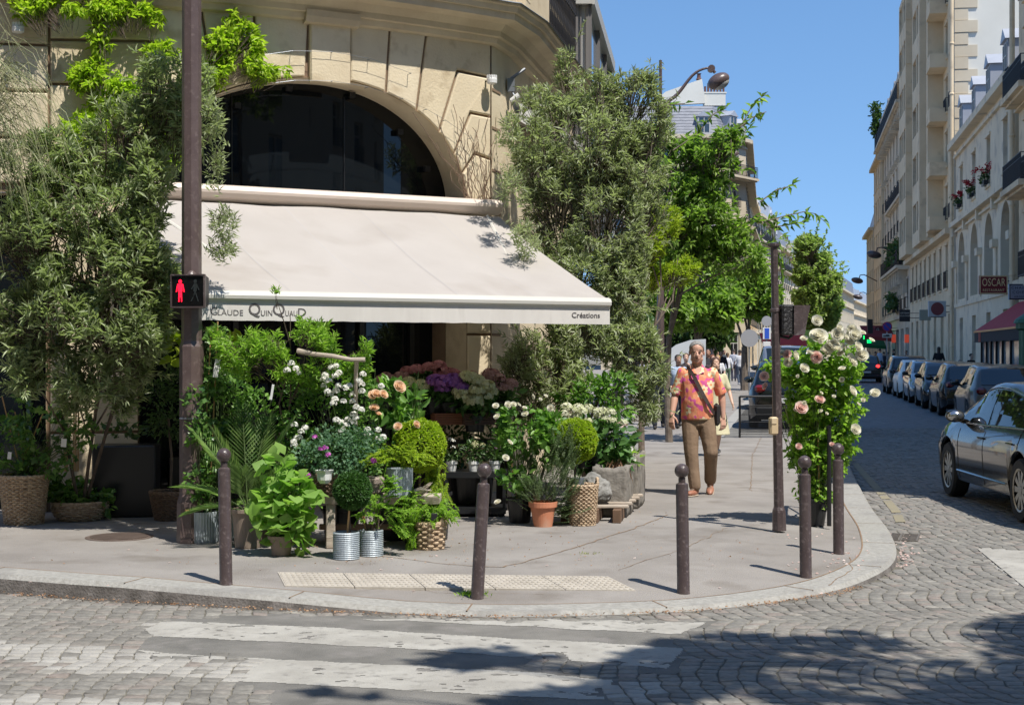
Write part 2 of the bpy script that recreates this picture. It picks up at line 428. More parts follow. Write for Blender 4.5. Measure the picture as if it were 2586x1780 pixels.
M['fern']=leaf_mat('fern_leaf',(0.16,0.30,0.03),(0.34,0.48,0.07),.45,.5)
M['palm']=leaf_mat('palm_leaf',(0.09,0.17,0.045),(0.25,0.36,0.12),.25,.4)
M['mallow']=leaf_mat('hollyhock_leaf',(0.17,0.31,0.06),(0.31,0.46,0.12),.4,.5)
M['bluegreen']=leaf_mat('blue_green_leaf',(0.05,0.12,0.06),(0.13,0.24,0.12),.3,.5)
M['rosemary']=leaf_mat('rosemary_leaf',(0.09,0.14,0.065),(0.21,0.27,0.14),.2,.5)
M['hyd_leaf']=leaf_mat('hydrangea_leaf',(0.04,0.11,0.03),(0.13,0.25,0.07),.25,.4)
M['grass_leaf']=leaf_mat('grass_blade',(0.20,0.24,0.09),(0.40,0.38,0.20),.3,.5)
M['straw']=leaf_mat('dry_leaf',(0.30,0.17,0.10),(0.50,0.33,0.20),.3,.7,tcol=(1.3,1.1,.8))
M['cream']=leaf_mat('cream_petal',(0.88,0.86,0.74),(0.93,0.92,0.86),.5,.6,tcol=(1.06,1.04,.95))
M['white_petal']=leaf_mat('white_petal',(0.80,0.79,0.70),(0.92,0.91,0.86),.35,.6,tcol=(1,1,1))
M['peach']=leaf_mat('peach_petal',(0.90,0.72,0.50),(0.94,0.86,0.70),.5,.6,tcol=(1.1,.9,.8))
M['pink']=leaf_mat('pink_petal',(0.88,0.62,0.56),(0.93,0.82,0.76),.5,.6,tcol=(1.06,.95,.92))
M['magenta']=leaf_mat('magenta_petal',(0.55,0.10,0.50),(0.7,0.2,0.62),.35,.6,tcol=(1.1,.8,1))
M['hyd_rose']=leaf_mat('rose_hydrangea',(0.42,0.15,0.17),(0.60,0.30,0.30),.3,.7,tcol=(1,.9,.9))
M['hyd_dusty']=leaf_mat('dusty_hydrangea',(0.38,0.20,0.19),(0.56,0.36,0.32),.3,.7,tcol=(1,.9,.9))
M['hyd_purple']=leaf_mat('purple_hydrangea',(0.22,0.09,0.40),(0.44,0.17,0.46),.3,.7,tcol=(1,.9,1))
M['hyd_green']=leaf_mat('green_hydrangea',(0.52,0.52,0.26),(0.72,0.70,0.46),.3,.7,tcol=(1,1,.9))
M['hyd_white']=leaf_mat('white_hydrangea',(0.55,0.60,0.30),(0.80,0.78,0.66),.3,.7,tcol=(1,1,.9))
M['red_petal']=leaf_mat('red_petal',(0.42,0.02,0.03),(0.6,0.05,0.08),.3,.6,tcol=(1,.8,.8))
def canvas(m,t):
 nt=m.node_tree;b=nt.nodes['Principled BSDF'];tr=nt.nodes.new('ShaderNodeBsdfTranslucent');tr.inputs[0].default_value=(.62,.56,.48,1);ms=nt.nodes.new('ShaderNodeMixShader');ms.inputs[0].default_value=t
 nt.links.new(b.outputs[0],ms.inputs[1]);nt.links.new(tr.outputs[0],ms.inputs[2]);nt.links.new(ms.outputs[0],nt.nodes['Material Output'].inputs[0])
canvas(M['awning'],.26)
# ================= ground =================
RZ=-0.12
def strx(y,off):return 0.19*y+off
kp=[(-14,15.2),(-9,13.1),(-6,11.8)]+[tuple(G(a,b,RZ)[:2]) for a,b in
 [(0,1496),(308,1518),(684,1538),(1000,1550),(1300,1556),(1738,1542),(2037,1509),(2186,1473),(2264,1425),(2252,1360),(2203,1295),(2165,1226),(2134,1160)]]
kp+=[(strx(y,.9),y) for y in (32,45,70,110,160)]
kh=[.13,.13,.13,.13,.125,.085,.035,.025,.025,.035,.05,.07,.08,.09,.10,.11,.12,.12,.12,.12,.12]
def catmull(pts,hs,n=8):
 out=[];ho=[]
 for i in range(len(pts)-1):
  p0=Vector(pts[max(0,i-1)]);p1=Vector(pts[i]);p2=Vector(pts[i+1]);p3=Vector(pts[min(len(pts)-1,i+2)])
  for k in range(n):
   t=k/n
   out.append(.5*((2*p1)+(p2-p0)*t+(2*p0-5*p1+4*p2-p3)*t*t+(3*p1-p0-3*p2+p3)*t**3))
   ho.append(hs[i]*(1-t)+hs[i+1]*t)
 out.append(Vector(pts[-1]));ho.append(hs[-1])
 return out,ho
KL,KH=catmull(kp,kh)
KN=[]
for i in range(len(KL)):
 d=(KL[min(len(KL)-1,i+1)]-KL[max(0,i-1)]).normalized();KN.append(Vector((-d.y,d.x)))
KA=np.array([tuple(p) for p in KL]);
def pave_z(x,y):
 """height of the pavement under (x, y)"""
 q=np.array([x,y]);a=KA[:-1];b=KA[1:];ab=b-a
 t=np.clip(((q-a)*ab).sum(1)/(ab*ab).sum(1),0,1)
 d=np.linalg.norm(a+ab*t[:,None]-q,axis=1);i=int(d.argmin())
 h=RZ+KH[i]*(1-t[i])+KH[i+1]*t[i];dd=d[i]
 if dd<.3:return h
 if dd>1.5:return 0.0
 return h*(1-(dd-.3)/1.2)
def GP(sx,sy):
 z=0.0
 for _ in range(8):g=G(sx,sy,z);z=.5*z+.5*pave_z(g.x,g.y)
 return G(sx,sy,z)
mb=MB();mt=MB();
for i in range(len(KL)-1):
 p,q,n1,n2=KL[i],KL[i+1],KN[i],KN[i+1];z1=RZ+KH[i];z2=RZ+KH[i+1]
 a=(p.x,p.y,RZ-.03);b=(q.x,q.y,RZ-.03)
 s1=p+n1*.012;s2=q+n2*.012;c1=p+n1*.04;c2=q+n2*.04;i1=p+n1*.30;i2=q+n2*.30
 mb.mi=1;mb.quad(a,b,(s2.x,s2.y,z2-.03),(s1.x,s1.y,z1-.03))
 mb.mi=0;mb.quad((s1.x,s1.y,z1-.03),(s2.x,s2.y,z2-.03),(c2.x,c2.y,z2+.002),(c1.x,c1.y,z1+.002))
 mb.quad((c1.x,c1.y,z1+.002),(c2.x,c2.y,z2+.002),(i2.x,i2.y,z2+.002),(i1.x,i1.y,z1+.002))
kerb=mb.build('kerb',[M['granite'],M['granite_dirty']],fixn=False);tag(kerb,kind='structure')
mb=MB();acc=0
for i in range(1,len(KL)-1):
 acc+=(KL[i]-KL[i-1]).length
 if acc>1.25 and i<120:
  acc=0;p,n1=KL[i],KN[i];t=Vector((n1.y,-n1.x))*.006;z=RZ+KH[i]+.004
  a=p+n1*.03;b=p+n1*.30
  mb.quad((a.x-t.x,a.y-t.y,z),(a.x+t.x,a.y+t.y,z),(b.x+t.x,b.y+t.y,z),(b.x-t.x,b.y-t.y,z))
 p,q,n1,n2=KL[i],KL[i+1],KN[i],KN[i+1];z1=RZ+KH[i]+.005
 a,b,c,d=p+n1*.296,q+n2*.296,q+n2*.309,p+n1*.309
 mb.quad((a.x,a.y,z1),(b.x,b.y,RZ+KH[i+1]+.005),(c.x,c.y,RZ+KH[i+1]+.005),(d.x,d.y,z1))
tag(mb.build('kerb_joint',M['joint'],fixn=False),kind='structure')
bm=bmesh.new()
ring=[]
v1=[bm.verts.new((p.x+n.x*.30,p.y+n.y*.30,RZ+h)) for p,n,h in zip(KL,KN,KH)]
v2=[bm.verts.new((p.x+n.x*1.5,p.y+n.y*1.5,0)) for p,n,h in zip(KL,KN,KH)]
for i in range(len(v1)-1):bm.faces.new((v1[i],v1[i+1],v2[i+1],v2[i]))
far=[bm.verts.new(c) for c in ((-120,165,0),(-120,60,0),(-60,40,0))]
f=bm.faces.new(v2+far);bmesh.ops.triangulate(bm,faces=[f])
me=bpy.data.meshes.new('pavement');bmesh.ops.recalc_face_normals(bm,faces=bm.faces);bm.to_mesh(me);bm.free()
me.materials.append(M['asphalt']);tag(link_mesh('pavement',me),kind='structure')
mb=MB();mb.quad((-900,-300,RZ-.009),(900,-300,RZ-.009),(900,2500,RZ-.009),(-900,2500,RZ-.009))
tag(mb.build('ground',M['grout'],fixn=False),kind='structure')
def sett_far():
 m,nt,b=new_mat('far_setts');b.inputs['Roughness'].default_value=.6
 tc=nt.nodes.new('ShaderNodeTexCoord');v=nt.nodes.new('ShaderNodeTexVoronoi');v.inputs['Scale'].default_value=8.5;v.inputs['Randomness'].default_value=.55
 nt.links.new(tc.outputs['Object'],v.inputs['Vector'])
 r=nt.nodes.new('ShaderNodeValToRGB');r.color_ramp.elements[0].color=(.10,.10,.105,1);r.color_ramp.elements[1].color=(.20,.195,.19,1)
 nt.links.new(v.outputs['Color'],r.inputs[0]);nt.links.new(r.outputs[0],b.inputs['Base Color'])
 v2=nt.nodes.new('ShaderNodeTexVoronoi');v2.feature='DISTANCE_TO_EDGE';v2.inputs['Scale'].default_value=8.5;v2.inputs['Randomness'].default_value=.55
 nt.links.new(tc.outputs['Object'],v2.inputs['Vector'])
 bp=nt.nodes.new('ShaderNodeBump');bp.inputs['Distance'].default_value=.02;bp.inputs['Strength'].default_value=.8
 mr=nt.nodes.new('ShaderNodeMapRange');mr.inputs[2].default_value=.12;nt.links.new(v2.outputs['Distance'],mr.inputs[0]);nt.links.new(mr.outputs[0],bp.inputs['Height']);nt.links.new(bp.outputs[0],b.inputs['Normal'])
 return m
M['sett_far']=sett_far()
mb=MB()
y0=34;ys=[y0,60,100,150,220]
for a,b in zip(ys[:-1],ys[1:]):
 mb.quad((strx(a,.9),a,RZ-.006),(strx(a,6.5),a,RZ-.006),(strx(b,6.5)+(b>200)*4,b,RZ-.006),(strx(b,.9),b,RZ-.006))
tag(mb.build('road',M['sett_far'],fixn=False),kind='structure')
def pip(poly,x,y):
 c=False;n=len(poly);j=n-1
 for i in range(n):
  xi,yi=poly[i];xj,yj=poly[j]
  if (yi>y)!=(yj>y) and x<(xj-xi)*(y-yi)/(yj-yi)+xi:c=not c
  j=i
 return c
ASPH=[(420,1560),(360,1585),(385,1612),(330,1640),(420,1655),(560,1640),(650,1668),(600,1712),(690,1745),(640,1800),(1560,1800),(1500,1740),(1590,1700),(1700,1690),(1745,1640),(1700,1610),(1800,1568),(1500,1562),(1300,1566),(900,1556),(700,1549)]
HOLE=[(1330,1662),(1400,1648),(1480,1672),(1560,1664),(1640,1690),(1560,1716),(1440,1700),(1350,1694)]
ZA=[(897,1561),(1300,1560),(1780,1570),(1756,1602),(1500,1588),(1300,1578)]
ZB=[(347,1566),(560,1571),(800,1582),(1037,1594),(1300,1610),(1500,1620),(1730,1636),(1680,1684),(1440,1665),(1300,1655),(1043,1636),(717,1619),(387,1605)]
ZC=[(-200,1590),(0,1613),(448,1647),(729,1664),(1000,1677),(1300,1692),(1500,1710),(1680,1727),(1642,1769),(1300,1754),(919,1734),(560,1714),(224,1695),(0,1669),(-200,1655)]
ZD=[(-200,1735),(0,1750),(448,1776),(800,1800),(1300,1830),(1300,1900),(-200,1850)]
ZR=[(2467,1384),(2586,1390),(2900,1400),(2900,1700),(2586,1481)]
def topx(x,y,z=RZ):return CX+F*x/y,CY+F*(EYE-z)/y
def wob(sx,sy,a=14):
 n1=noise.noise(Vector((sx*.012,sy*.03,0)));n2=noise.noise(Vector((sx*.012,sy*.03,9)))
 return sx+n1*a,sy+n2*a*.35
def in_asph(x,y):
 sx,sy=topx(x,y);sx,sy=wob(sx,sy,30)
 return pip(ASPH,sx,sy) and not pip(HOLE,sx,sy)
W_=1.25;pitch=.108;nst=13;Rr=1.0
V=[];Fq=[];tint=[];mid=[]
kxy=np.array([tuple(p) for p in KL])
def road_side(x,y):
 """signed test: outside the kerb line by a hand's width"""
 q=np.array([x,y]);a=KA[:-1];b=KA[1:];ab=b-a
 t=np.clip(((q-a)*ab).sum(1)/(ab*ab).sum(1),0,1);d=q-(a+ab*t[:,None]);dd=np.linalg.norm(d,axis=1);i=int(dd.argmin())
 n=KN[i];return (d[i][0]*n.x+d[i][1]*n.y)<-0.03
bands=[]
yb=6.0;ci=0
stones=[]
while yb<34:
 xl=-.36*(yb+W_)-1;xr=.36*(yb+W_)+1.6
 if yb>14:xl=strx(yb,-0.2)-1.5;xr=min(xr,strx(yb,6.6))
 nrow=int((xr-xl)/pitch)
 off=rng.random()*pitch
 for r_ in range(nrow):
  for k in range(nst):
   cs=[]
   for (dr,dk) in ((0,0),(1,0),(1,1),(0,1)):
    u=(k+dk)/nst*W_-W_/2;a=math.asin(max(-1,min(1,u/Rr)))
    xq=xl+(r_+dr)*pitch;bulge=(Rr-math.sqrt(Rr*Rr-u*u))*(.30+.85*min(1,max(0,(xq-.6)/1.2))*min(1,max(0,(10.6-yb)/1.6)))
    jx=noise.noise(Vector(((r_+dr)*.7,(k+dk)*.9,ci)))*.034
    jy=noise.noise(Vector(((r_+dr)*.9,(k+dk)*.7,ci+50)))*.034
    cs.append((xl+off+(r_+dr)*pitch+bulge+jx,yb+W_/2+u+jy))
   cxm=sum(c[0] for c in cs)/4;cym=sum(c[1] for c in cs)/4
   stones.append((cxm,cym,cs))
 yb+=W_*.985;ci+=1
kept=0
for cxm,cym,cs in stones:
 if not road_side(cxm,cym):continue
 if cym<11.5 and in_asph(cxm,cym):continue
 sx,sy=topx(cxm,cym);wx,wy=wob(sx,sy,10)
 painted=(pip(ZC,wx,wy) or pip(ZD,wx,wy) or pip(ZB,wx,wy) or pip(ZR,wx,wy)) and rng.random()<.87
 g=.055+rng.random()*.05
 z=RZ+rng.normal()*.0015;tl=rng.normal(size=2)*.003
 n0=len(V)
 for lev,(ins,zz) in enumerate(((g*.55,RZ-.03),(g,z-.0035),(g+.09,z))):
  for c in cs:
   px=c[0]+(cxm-c[0])*ins*1.2;py=c[1]+(cym-c[1])*ins*1.2
   V.append((px,py,zz+(tl[0]*(c[0]-cxm)+tl[1]*(c[1]-cym))*8*(lev>0)))
 for lv in (0,4):
  for k in range(4):
   j=(k+1)%4;Fq.append((n0+lv+k,n0+lv+j,n0+lv+4+j,n0+lv+4+k))
 Fq.append((n0+8,n0+9,n0+10,n0+11))
 t=float(np.clip(rng.normal(.5,.24),0,1));tint+=[t]*9;mid+=[1 if painted else 0]*9;kept+=1
print('setts',kept)
def sett_mat():
 m,nt,b=new_mat('setts');b.inputs['Roughness'].default_value=.72
 at=nt.nodes.new('ShaderNodeAttribute');at.attribute_name='tint'
 r=nt.nodes.new('ShaderNodeValToRGB');cr=r.color_ramp
 cr.elements[0].color=(.145,.135,.118,1);cr.elements[1].color=(.27,.255,.222,1)
 e=cr.elements.new(.35);e.color=(.185,.175,.155,1);e=cr.elements.new(.62);e.color=(.22,.208,.183,1);e=cr.elements.new(.9);e.color=(.225,.19,.165,1)
 nt.links.new(at.outputs['Fac'],r.inputs[0])
 tc=nt.nodes.new('ShaderNodeTexCoord');n=nt.nodes.new('ShaderNodeTexNoise');n.inputs['Scale'].default_value=30;n.inputs['Detail'].default_value=6
 nt.links.new(tc.outputs['Object'],n.inputs['Vector'])
 mx=nt.nodes.new('ShaderNodeMixRGB');mx.blend_type='OVERLAY';mx.inputs[0].default_value=.5
 nt.links.new(r.outputs[0],mx.inputs[1]);nt.links.new(n.outputs['Fac'],mx.inputs[2]);nt.links.new(mx.outputs[0],b.inputs['Base Color'])
 bp=nt.nodes.new('ShaderNodeBump');bp.inputs['Distance'].default_value=.006;bp.inputs['Strength'].default_value=.5
 nt.links.new(n.outputs['Fac'],bp.inputs['Height']);nt.links.new(bp.outputs[0],b.inputs['Normal'])
 return m
M['sett']=sett_mat()
M['sett_paint']=pmat('painted_sett',(0.29,0.275,0.245),.8,c2=(0.38,0.365,0.33),nscale=6,c3=(0.24,.23,.215),n3=24,bump=.3,bscale=60)
o=np_mesh('cobbles',V,[np.array(Fq)],[M['sett'],M['sett_paint']],tint=tint,midx=mid);tag(o,kind='structure')
def sheet(name,test,z,mat,step=.035,box=(-3.6,3.2,7.0,10.3),zfun=None):
 nx=int((box[1]-box[0])/step);ny=int((box[3]-box[2])/step)
 idx={};vs=[];fs=[]
 def gv(i,j):
  if (i,j) not in idx:
   idx[(i,j)]=len(vs);x=box[0]+i*step;y=box[2]+j*step
   vs.append((x+noise.noise(Vector((x*9,y*9,3)))*.012,y+noise.noise(Vector((x*9,y*9,7)))*.012,z+noise.noise(Vector((x*2.2,y*2.2,0)))*.002))
  return idx[(i,j)]
 for i in range(nx):
  for j in range(ny):
   x=box[0]+(i+.5)*step;y=box[2]+(j+.5)*step
   if test(x,y):fs.append((gv(i,j),gv(i+1,j),gv(i+1,j+1),gv(i,j+1)))
 return tag(np_mesh(name,vs,[np.array(fs)],mat,smooth=True),kind='structure')
sheet('asphalt_patch',lambda x,y:road_side(x,y) and any(in_asph(x+a,y+b) for a,b in ((0,0),(.07,0),(-.07,0),(0,.06),(0,-.06))),RZ-.005,M['asphalt_grey'],box=(-3.6,3.4,7.0,10.6))
def worn(x,y):return noise.noise(Vector((x*5,y*9,1)))+.5*noise.noise(Vector((x*17,y*26,5)))
def bar(poly):
 def t(x,y):
  sx,sy=topx(x,y);wx,wy=wob(sx,sy,8)
  return in_asph(x,y) and pip(poly,wx,wy) and worn(x,y)<.52
 return t
zt=[bar(p) for p in (ZA,ZB,ZC,ZD)]
sheet('crossing_marking',lambda x,y:road_side(x,y) and any(t(x,y) for t in zt),RZ-.003,M['paint_white'],step=.0135)
def ra(x,y):
 sx,sy=topx(x,y);return pip(ZA,sx,sy) and not in_asph(x,y) and road_side(x,y)
mb=MB();vs=[G(a,b,RZ+.006) for a,b in ZR];mb.add(vs,[tuple(range(len(vs)))])
tag(mb.build('crossing_marking',M['paint_white'],fixn=False),kind='structure')
def ymask(x,y):return noise.noise(Vector((y*.9,3,1)))<.22
mb=MB()
path=[(2120,1133),(2180,1205),(2215,1245),(2250,1290),(2262,1318)]
wp=[G(a,b,RZ+.006) for a,b in path]
for a,b in zip(wp[:-1],wp[1:]):
 k=14
 for i in range(k):
  p=a.lerp(b,i/k);q=a.lerp(b,(i+1)/k)
  if ymask(p.x*2,p.y*3):mb.quad(p,(p.x+.11,p.y+.02,p.z),(q.x+.11,q.y+.02,q.z),q)
tag(mb.build('road_marking',M['paint_yellow'],fixn=False),kind='structure')
tp=[GP(701,1446),GP(1535,1457),GP(1606,1492),GP(719,1481)]
mb=MB();n=5
for i in range(n):
 a=tp[0].lerp(tp[1],i/n);b=tp[0].lerp(tp[1],(i+1)/n-.003);c=tp[3].lerp(tp[2],(i+1)/n-.003);d=tp[3].lerp(tp[2],i/n)
 if i==n-1:b=tp[1];c=tp[2]
 up=Vector((0,0,.007));lo=Vector((0,0,-.03))
 mb.add([a+up,b+up,c+up,d+up,a+lo,b+lo,c+lo,d+lo],[(0,1,2,3),(0,1,5,4),(1,2,6,5),(2,3,7,6),(3,0,4,7)])
 nu=12;nv=7
 for u in range(nu):
  for v in range(nv):
   p=a.lerp(b,(u+.5)/nu).lerp(d.lerp(c,(u+.5)/nu),(v+.5)/nv)+up
   mb.lathe([(.014,0),(.012,.005),(.004,.007)],p,6)
tag(mb.build('tactile_paving',M['tactile'],fixn=False),kind='structure')
def crack(pts,wd):
 mb=MB();ps=[]
 g=[GP(a,b) for a,b in pts]
 for a,b in zip(g[:-1],g[1:]):
  k=max(2,int((b-a).length/.06))
  for i in range(k):
   p=a.lerp(b,i/k);nx=noise.noise(p*5)*.03;ny=noise.noise(p*5+Vector((7,7,7)))*.03
   ps.append(Vector((p.x+nx,p.y+ny,pave_z(p.x+nx,p.y+ny)+.004)))
 for a,b in zip(ps[:-1],ps[1:]):
  d=(b-a).normalized();s=Vector((-d.y,d.x,0))*wd*(.6+.8*random.random())
  mb.quad(a-s,b-s,b+s,a+s)
 tag(mb.build('pavement_crack',M['joint'],fixn=False),kind='structure')
crack([(950,1402),(1130,1425),(1270,1433),(1350,1412),(1470,1377),(1580,1341),(1655,1314),(1690,1298)],.006)
crack([(1560,1440),(1710,1392),(1768,1366),(1842,1330)],.003)
crack([(900,1494),(1010,1478),(1100,1497),(1400,1500)],.002)
crack([(1895,1240),(1900,1150),(1925,1100)],.004)
crack([(2090,1478),(2150,1440),(2146,1405)],.004)
g=GP(302,1356);mb=MB();mb.lathe([(.30,-.01),(.30,.004),(.285,.009),(.27,.005),(.0,.005)],g,36,caps=False)
for i in range(-9,10):
 hw=math.sqrt(max(0,.255**2-(i*.027)**2))
 if hw>.02:mb.box((g.x,g.y+i*.027,g.z+.008),(hw*2,.012,.008))
tag(mb.build('manhole_cover',pmat('cast_iron',(.12,.09,.075),.6,.3,c2=(.17,.13,.11),nscale=8),origin=g),kind='structure')
g=G(2275,1357,RZ);mb=MB()
for c in (-.085,.085):
 mb.box((g.x+c,g.y,RZ+.004),(.014,.56,.012));
 for i in range(12):mb.box((g.x+c*1.0,g.y-.26+i*.047,RZ+.004),(.13,.02,.012))
for c in (-.16,.16,0):mb.box((g.x+c,g.y,RZ+.005),(.018,.6,.014))
gr=mb.build('drain_grate',pmat('grate_iron',(.10,.085,.07),.6,c2=(.16,.14,.12),nscale=12),origin=(g.x,g.y,RZ));gr.rotation_euler.z=-.32;tag(gr,kind='structure')
Pp=[];
for _ in range(170):
 if _<90:g=G(2275+rng.normal()*22,1400+rng.normal()*22,RZ+.008)
 else:
  g=GP(random.uniform(50,2150),random.uniform(1380,1500)) if _<120 else (GP(random.uniform(1990,2200),random.uniform(1345,1450)))
  if not road_side(g.x,g.y):g.z+=.006
 Pp.append(g)
leaves_mesh('fallen_petals',Pp,np.c_[rng.normal(size=(170,2)),np.zeros(170)],.03,.025,M['pink'],None,fold=.1,droop=.0)
tag(bpy.data.objects['fallen_petals'],kind='stuff')
Pp=[]
for _ in range(700):
 i=rng.integers(20,78);p=KL[i]-KN[i]*(.015+abs(rng.normal())*.06);q=KL[i+1]-KN[i+1]*.03
 t=rng.random();Pp.append((p.x*(1-t)+q.x*t+rng.normal()*.02,p.y*(1-t)+q.y*t,RZ+.006+rng.random()*.01))
leaves_mesh('gutter_litter',Pp,np.c_[rng.normal(size=(700,2)),rng.random(700)*.4],.022,.014,M['straw'],None,fold=.2,droop=.1)
tag(bpy.data.objects['gutter_litter'],kind='stuff')
Pp=[GP(random.gauss(900,330),random.uniform(1335,1430))+Vector((0,0,.006)) for _ in range(230)]+[GP(random.gauss(1500,250),random.uniform(1290,1420))+Vector((0,0,.006)) for _ in range(120)]
leaves_mesh('fallen_leaves',Pp,np.c_[rng.normal(size=(350,2)),np.abs(rng.normal(size=350))*.2],.022*(.4+rng.random(350)),.012,M['straw'],None,fold=.15,droop=.0)
tag(bpy.data.objects['fallen_leaves'],kind='stuff')
mb=MB()
for a,b in zip([8,30,60,100],[30,60,100,160]):
 mb.mi=0;mb.quad((strx(a,6.7),a,0),(strx(a,9.4),a,0),(strx(b,9.4),b,0),(strx(b,6.7),b,0))
 mb.mi=1;mb.quad((strx(a,6.5),a,0.002),(strx(a,6.7),a,0.002),(strx(b,6.7),b,0.002),(strx(b,6.5),b,0.002))
 mb.quad((strx(a,6.5),a,RZ-.02),(strx(a,6.5),a,0.002),(strx(b,6.5),b,0.002),(strx(b,6.5),b,RZ-.02))
tag(mb.build('pavement',[M['asphalt'],M['granite']],fixn=False),kind='structure')
# ================= corner building with the flower shop =================
KS=1.08
def wall_y(x):
 if x<-5.69:x=-5.69
 return 14.95+.535*(x+1.87)+.07*(x+1.87)**2
_xs=np.linspace(-12,1.2,2600);_ys=np.array([wall_y(x) for x in _xs]);
_ds=np.concatenate([[0],np.cumsum(np.hypot(np.diff(_xs),np.diff(_ys)))])*KS
_s0=np.interp(-1.87,_xs,_ds);_ss=_ds-_s0
def WP(s,z,o=0.0):
 """point of the front: s along the wall from the arch's middle, z height, o outwards"""
 x=np.interp(s,_ss,_xs);y=np.interp(s,_ss,_ys);e=.01
 x2=np.interp(s+e,_ss,_xs);y2=np.interp(s+e,_ss,_ys);x1=np.interp(s-e,_ss,_xs);y1=np.interp(s-e,_ss,_ys)
 t=Vector((x2-x1,y2-y1,0)).normalized();n=Vector((t.y,-t.x,0))
 return Vector((x*KS,y*KS,z))+n*o
def WF(s):
 a=WP(s-.01,0);b=WP(s+.01,0);t=(b-a).normalized();return t,Vector((t.y,-t.x,0))
SE=float(np.interp(-.24,_xs,_ss))
SL=-8.0
B=thing('corner_building','curved limestone corner building with a big dark arched window above the awning','building',(-2,16.2,0))
AH,AHL,AS,AR=1.74,2.05,3.38,1.28
def arch_z(s):return AS+AR*math.sqrt(max(0,1-(s/(AH if s>0 else AHL))**2))
def arc_s(n):return [(AH if c>0 else AHL)*c for c in -np.cos(np.linspace(0,PI,n))]
ZT=5.30
mb=MB();N=64
def col(s0,s1,z0,z1,o=0.0,mbx=None):
 (mbx or mb).quad(WP(s0,z0,o),WP(s1,z0,o),WP(s1,z1,o),WP(s0,z1,o))
ss=arc_s(N+1)
for a,b in zip(ss[:-1],ss[1:]):
 mb.quad(WP(a,arch_z(a)),WP(b,arch_z(b)),WP(b,ZT),WP(a,ZT))
OP2=-2.98
for a,b in ((AH,SE),):
 for i in range(3):col(a+(b-a)*i/3,a+(b-a)*(i+1)/3,0,ZT)
segs=[(-AHL,OP2,0),(OP2,-7.0,3.3),(-7.0,SL,0)]
for a,b,z0 in segs:
 n=5
 for i in range(n):col(b+(a-b)*i/n,b+(a-b)*(i+1)/n,z0,ZT)
DP=.42
def reveal(path):
 for (s0,z0),(s1,z1) in zip(path[:-1],path[1:]):
  mb.quad(WP(s0,z0,.03),WP(s1,z1,.03),WP(s1,z1,-DP),WP(s0,z0,-DP))
path=[(-AHL,0)]+[(s,arch_z(s)) for s in arc_s(49)]+[(AH,0)]
mb.mi=1;reveal(path);mb.mi=0
for a_ in (-AHL,AH):mb.quad(WP(a_,0,-.4),WP(a_,2.3,-.4),WP(a_,2.3,-.75),WP(a_,0,-.75))
mb.quad(WP(SE,0,0),WP(SE,ZT,0),WP(SE,ZT,.03),WP(SE,0,.03))
for a,b,z0 in ((-7.0,OP2,3.3),):mb.mi=1;reveal([(a,0),(a,z0),(b,z0),(b,0)]);mb.mi=0
for a,b in zip(np.linspace(SL,SE,20)[:-1],np.linspace(SL,SE,20)[1:]):
 mb.mi=1;col(a,b,ZT,9.5,-.02)
wall=mb.build('wall',[M['joint'],M['stone']],B,fixn=False)
mb=MB()
def block(poly,o=.036,g=.015,bev=.015,nsub=6):
 """poly: list of (s,z) counter-clockwise; shrunk by the joint and given a chamfer"""
 def inset(pl,d):
  n=len(pl);out=[]
  for i in range(n):
   p0=Vector(pl[i-1]);p1=Vector(pl[i]);p2=Vector(pl[(i+1)%n])
   e1=(p1-p0).normalized();e2=(p2-p1).normalized();n1=Vector((-e1.y,e1.x));n2=Vector((-e2.y,e2.x))
   bb=n1+n2;
   if bb.length<1e-5:bb=n1
   bb.normalize();c=max(.35,bb.dot(n1));out.append(p1+bb*(d/c))
  return out
 mb.mi=random.choice((0,0,1,2));a=inset(poly,g);b=inset(poly,g+bev)
 n=len(poly)
 mb.add([WP(p[0],p[1],0) for p in a]+[WP(p[0],p[1],o*.7) for p in a]+[WP(p[0],p[1],o) for p in b],
  [(i,(i+1)%n,n+(i+1)%n,n+i) for i in range(n)]+[(n+i,n+(i+1)%n,2*n+(i+1)%n,2*n+i) for i in range(n)]+[tuple(range(2*n,3*n))])
def rect(s0,s1,z0,z1,**k):
 n=max(1,int(abs(s1-s0)/.45));pl=[(s0+(s1-s0)*i/n,z0) for i in range(n+1)]+[(s1-(s1-s0)*i/n,z1) for i in range(n+1)]
 block(pl,**k)
AQ=[AH]
def ip(th):return (AQ[0]*math.sin(th)*1.0,AS+AR*math.cos(th))
KW=.165
heads=[(.26,),]
inner=[0.10,.34,.60,.86,1.10,1.33,1.545]
top_s=[.215,.66,1.06,1.50]
rows=[4.88,4.42,3.92,3.41]
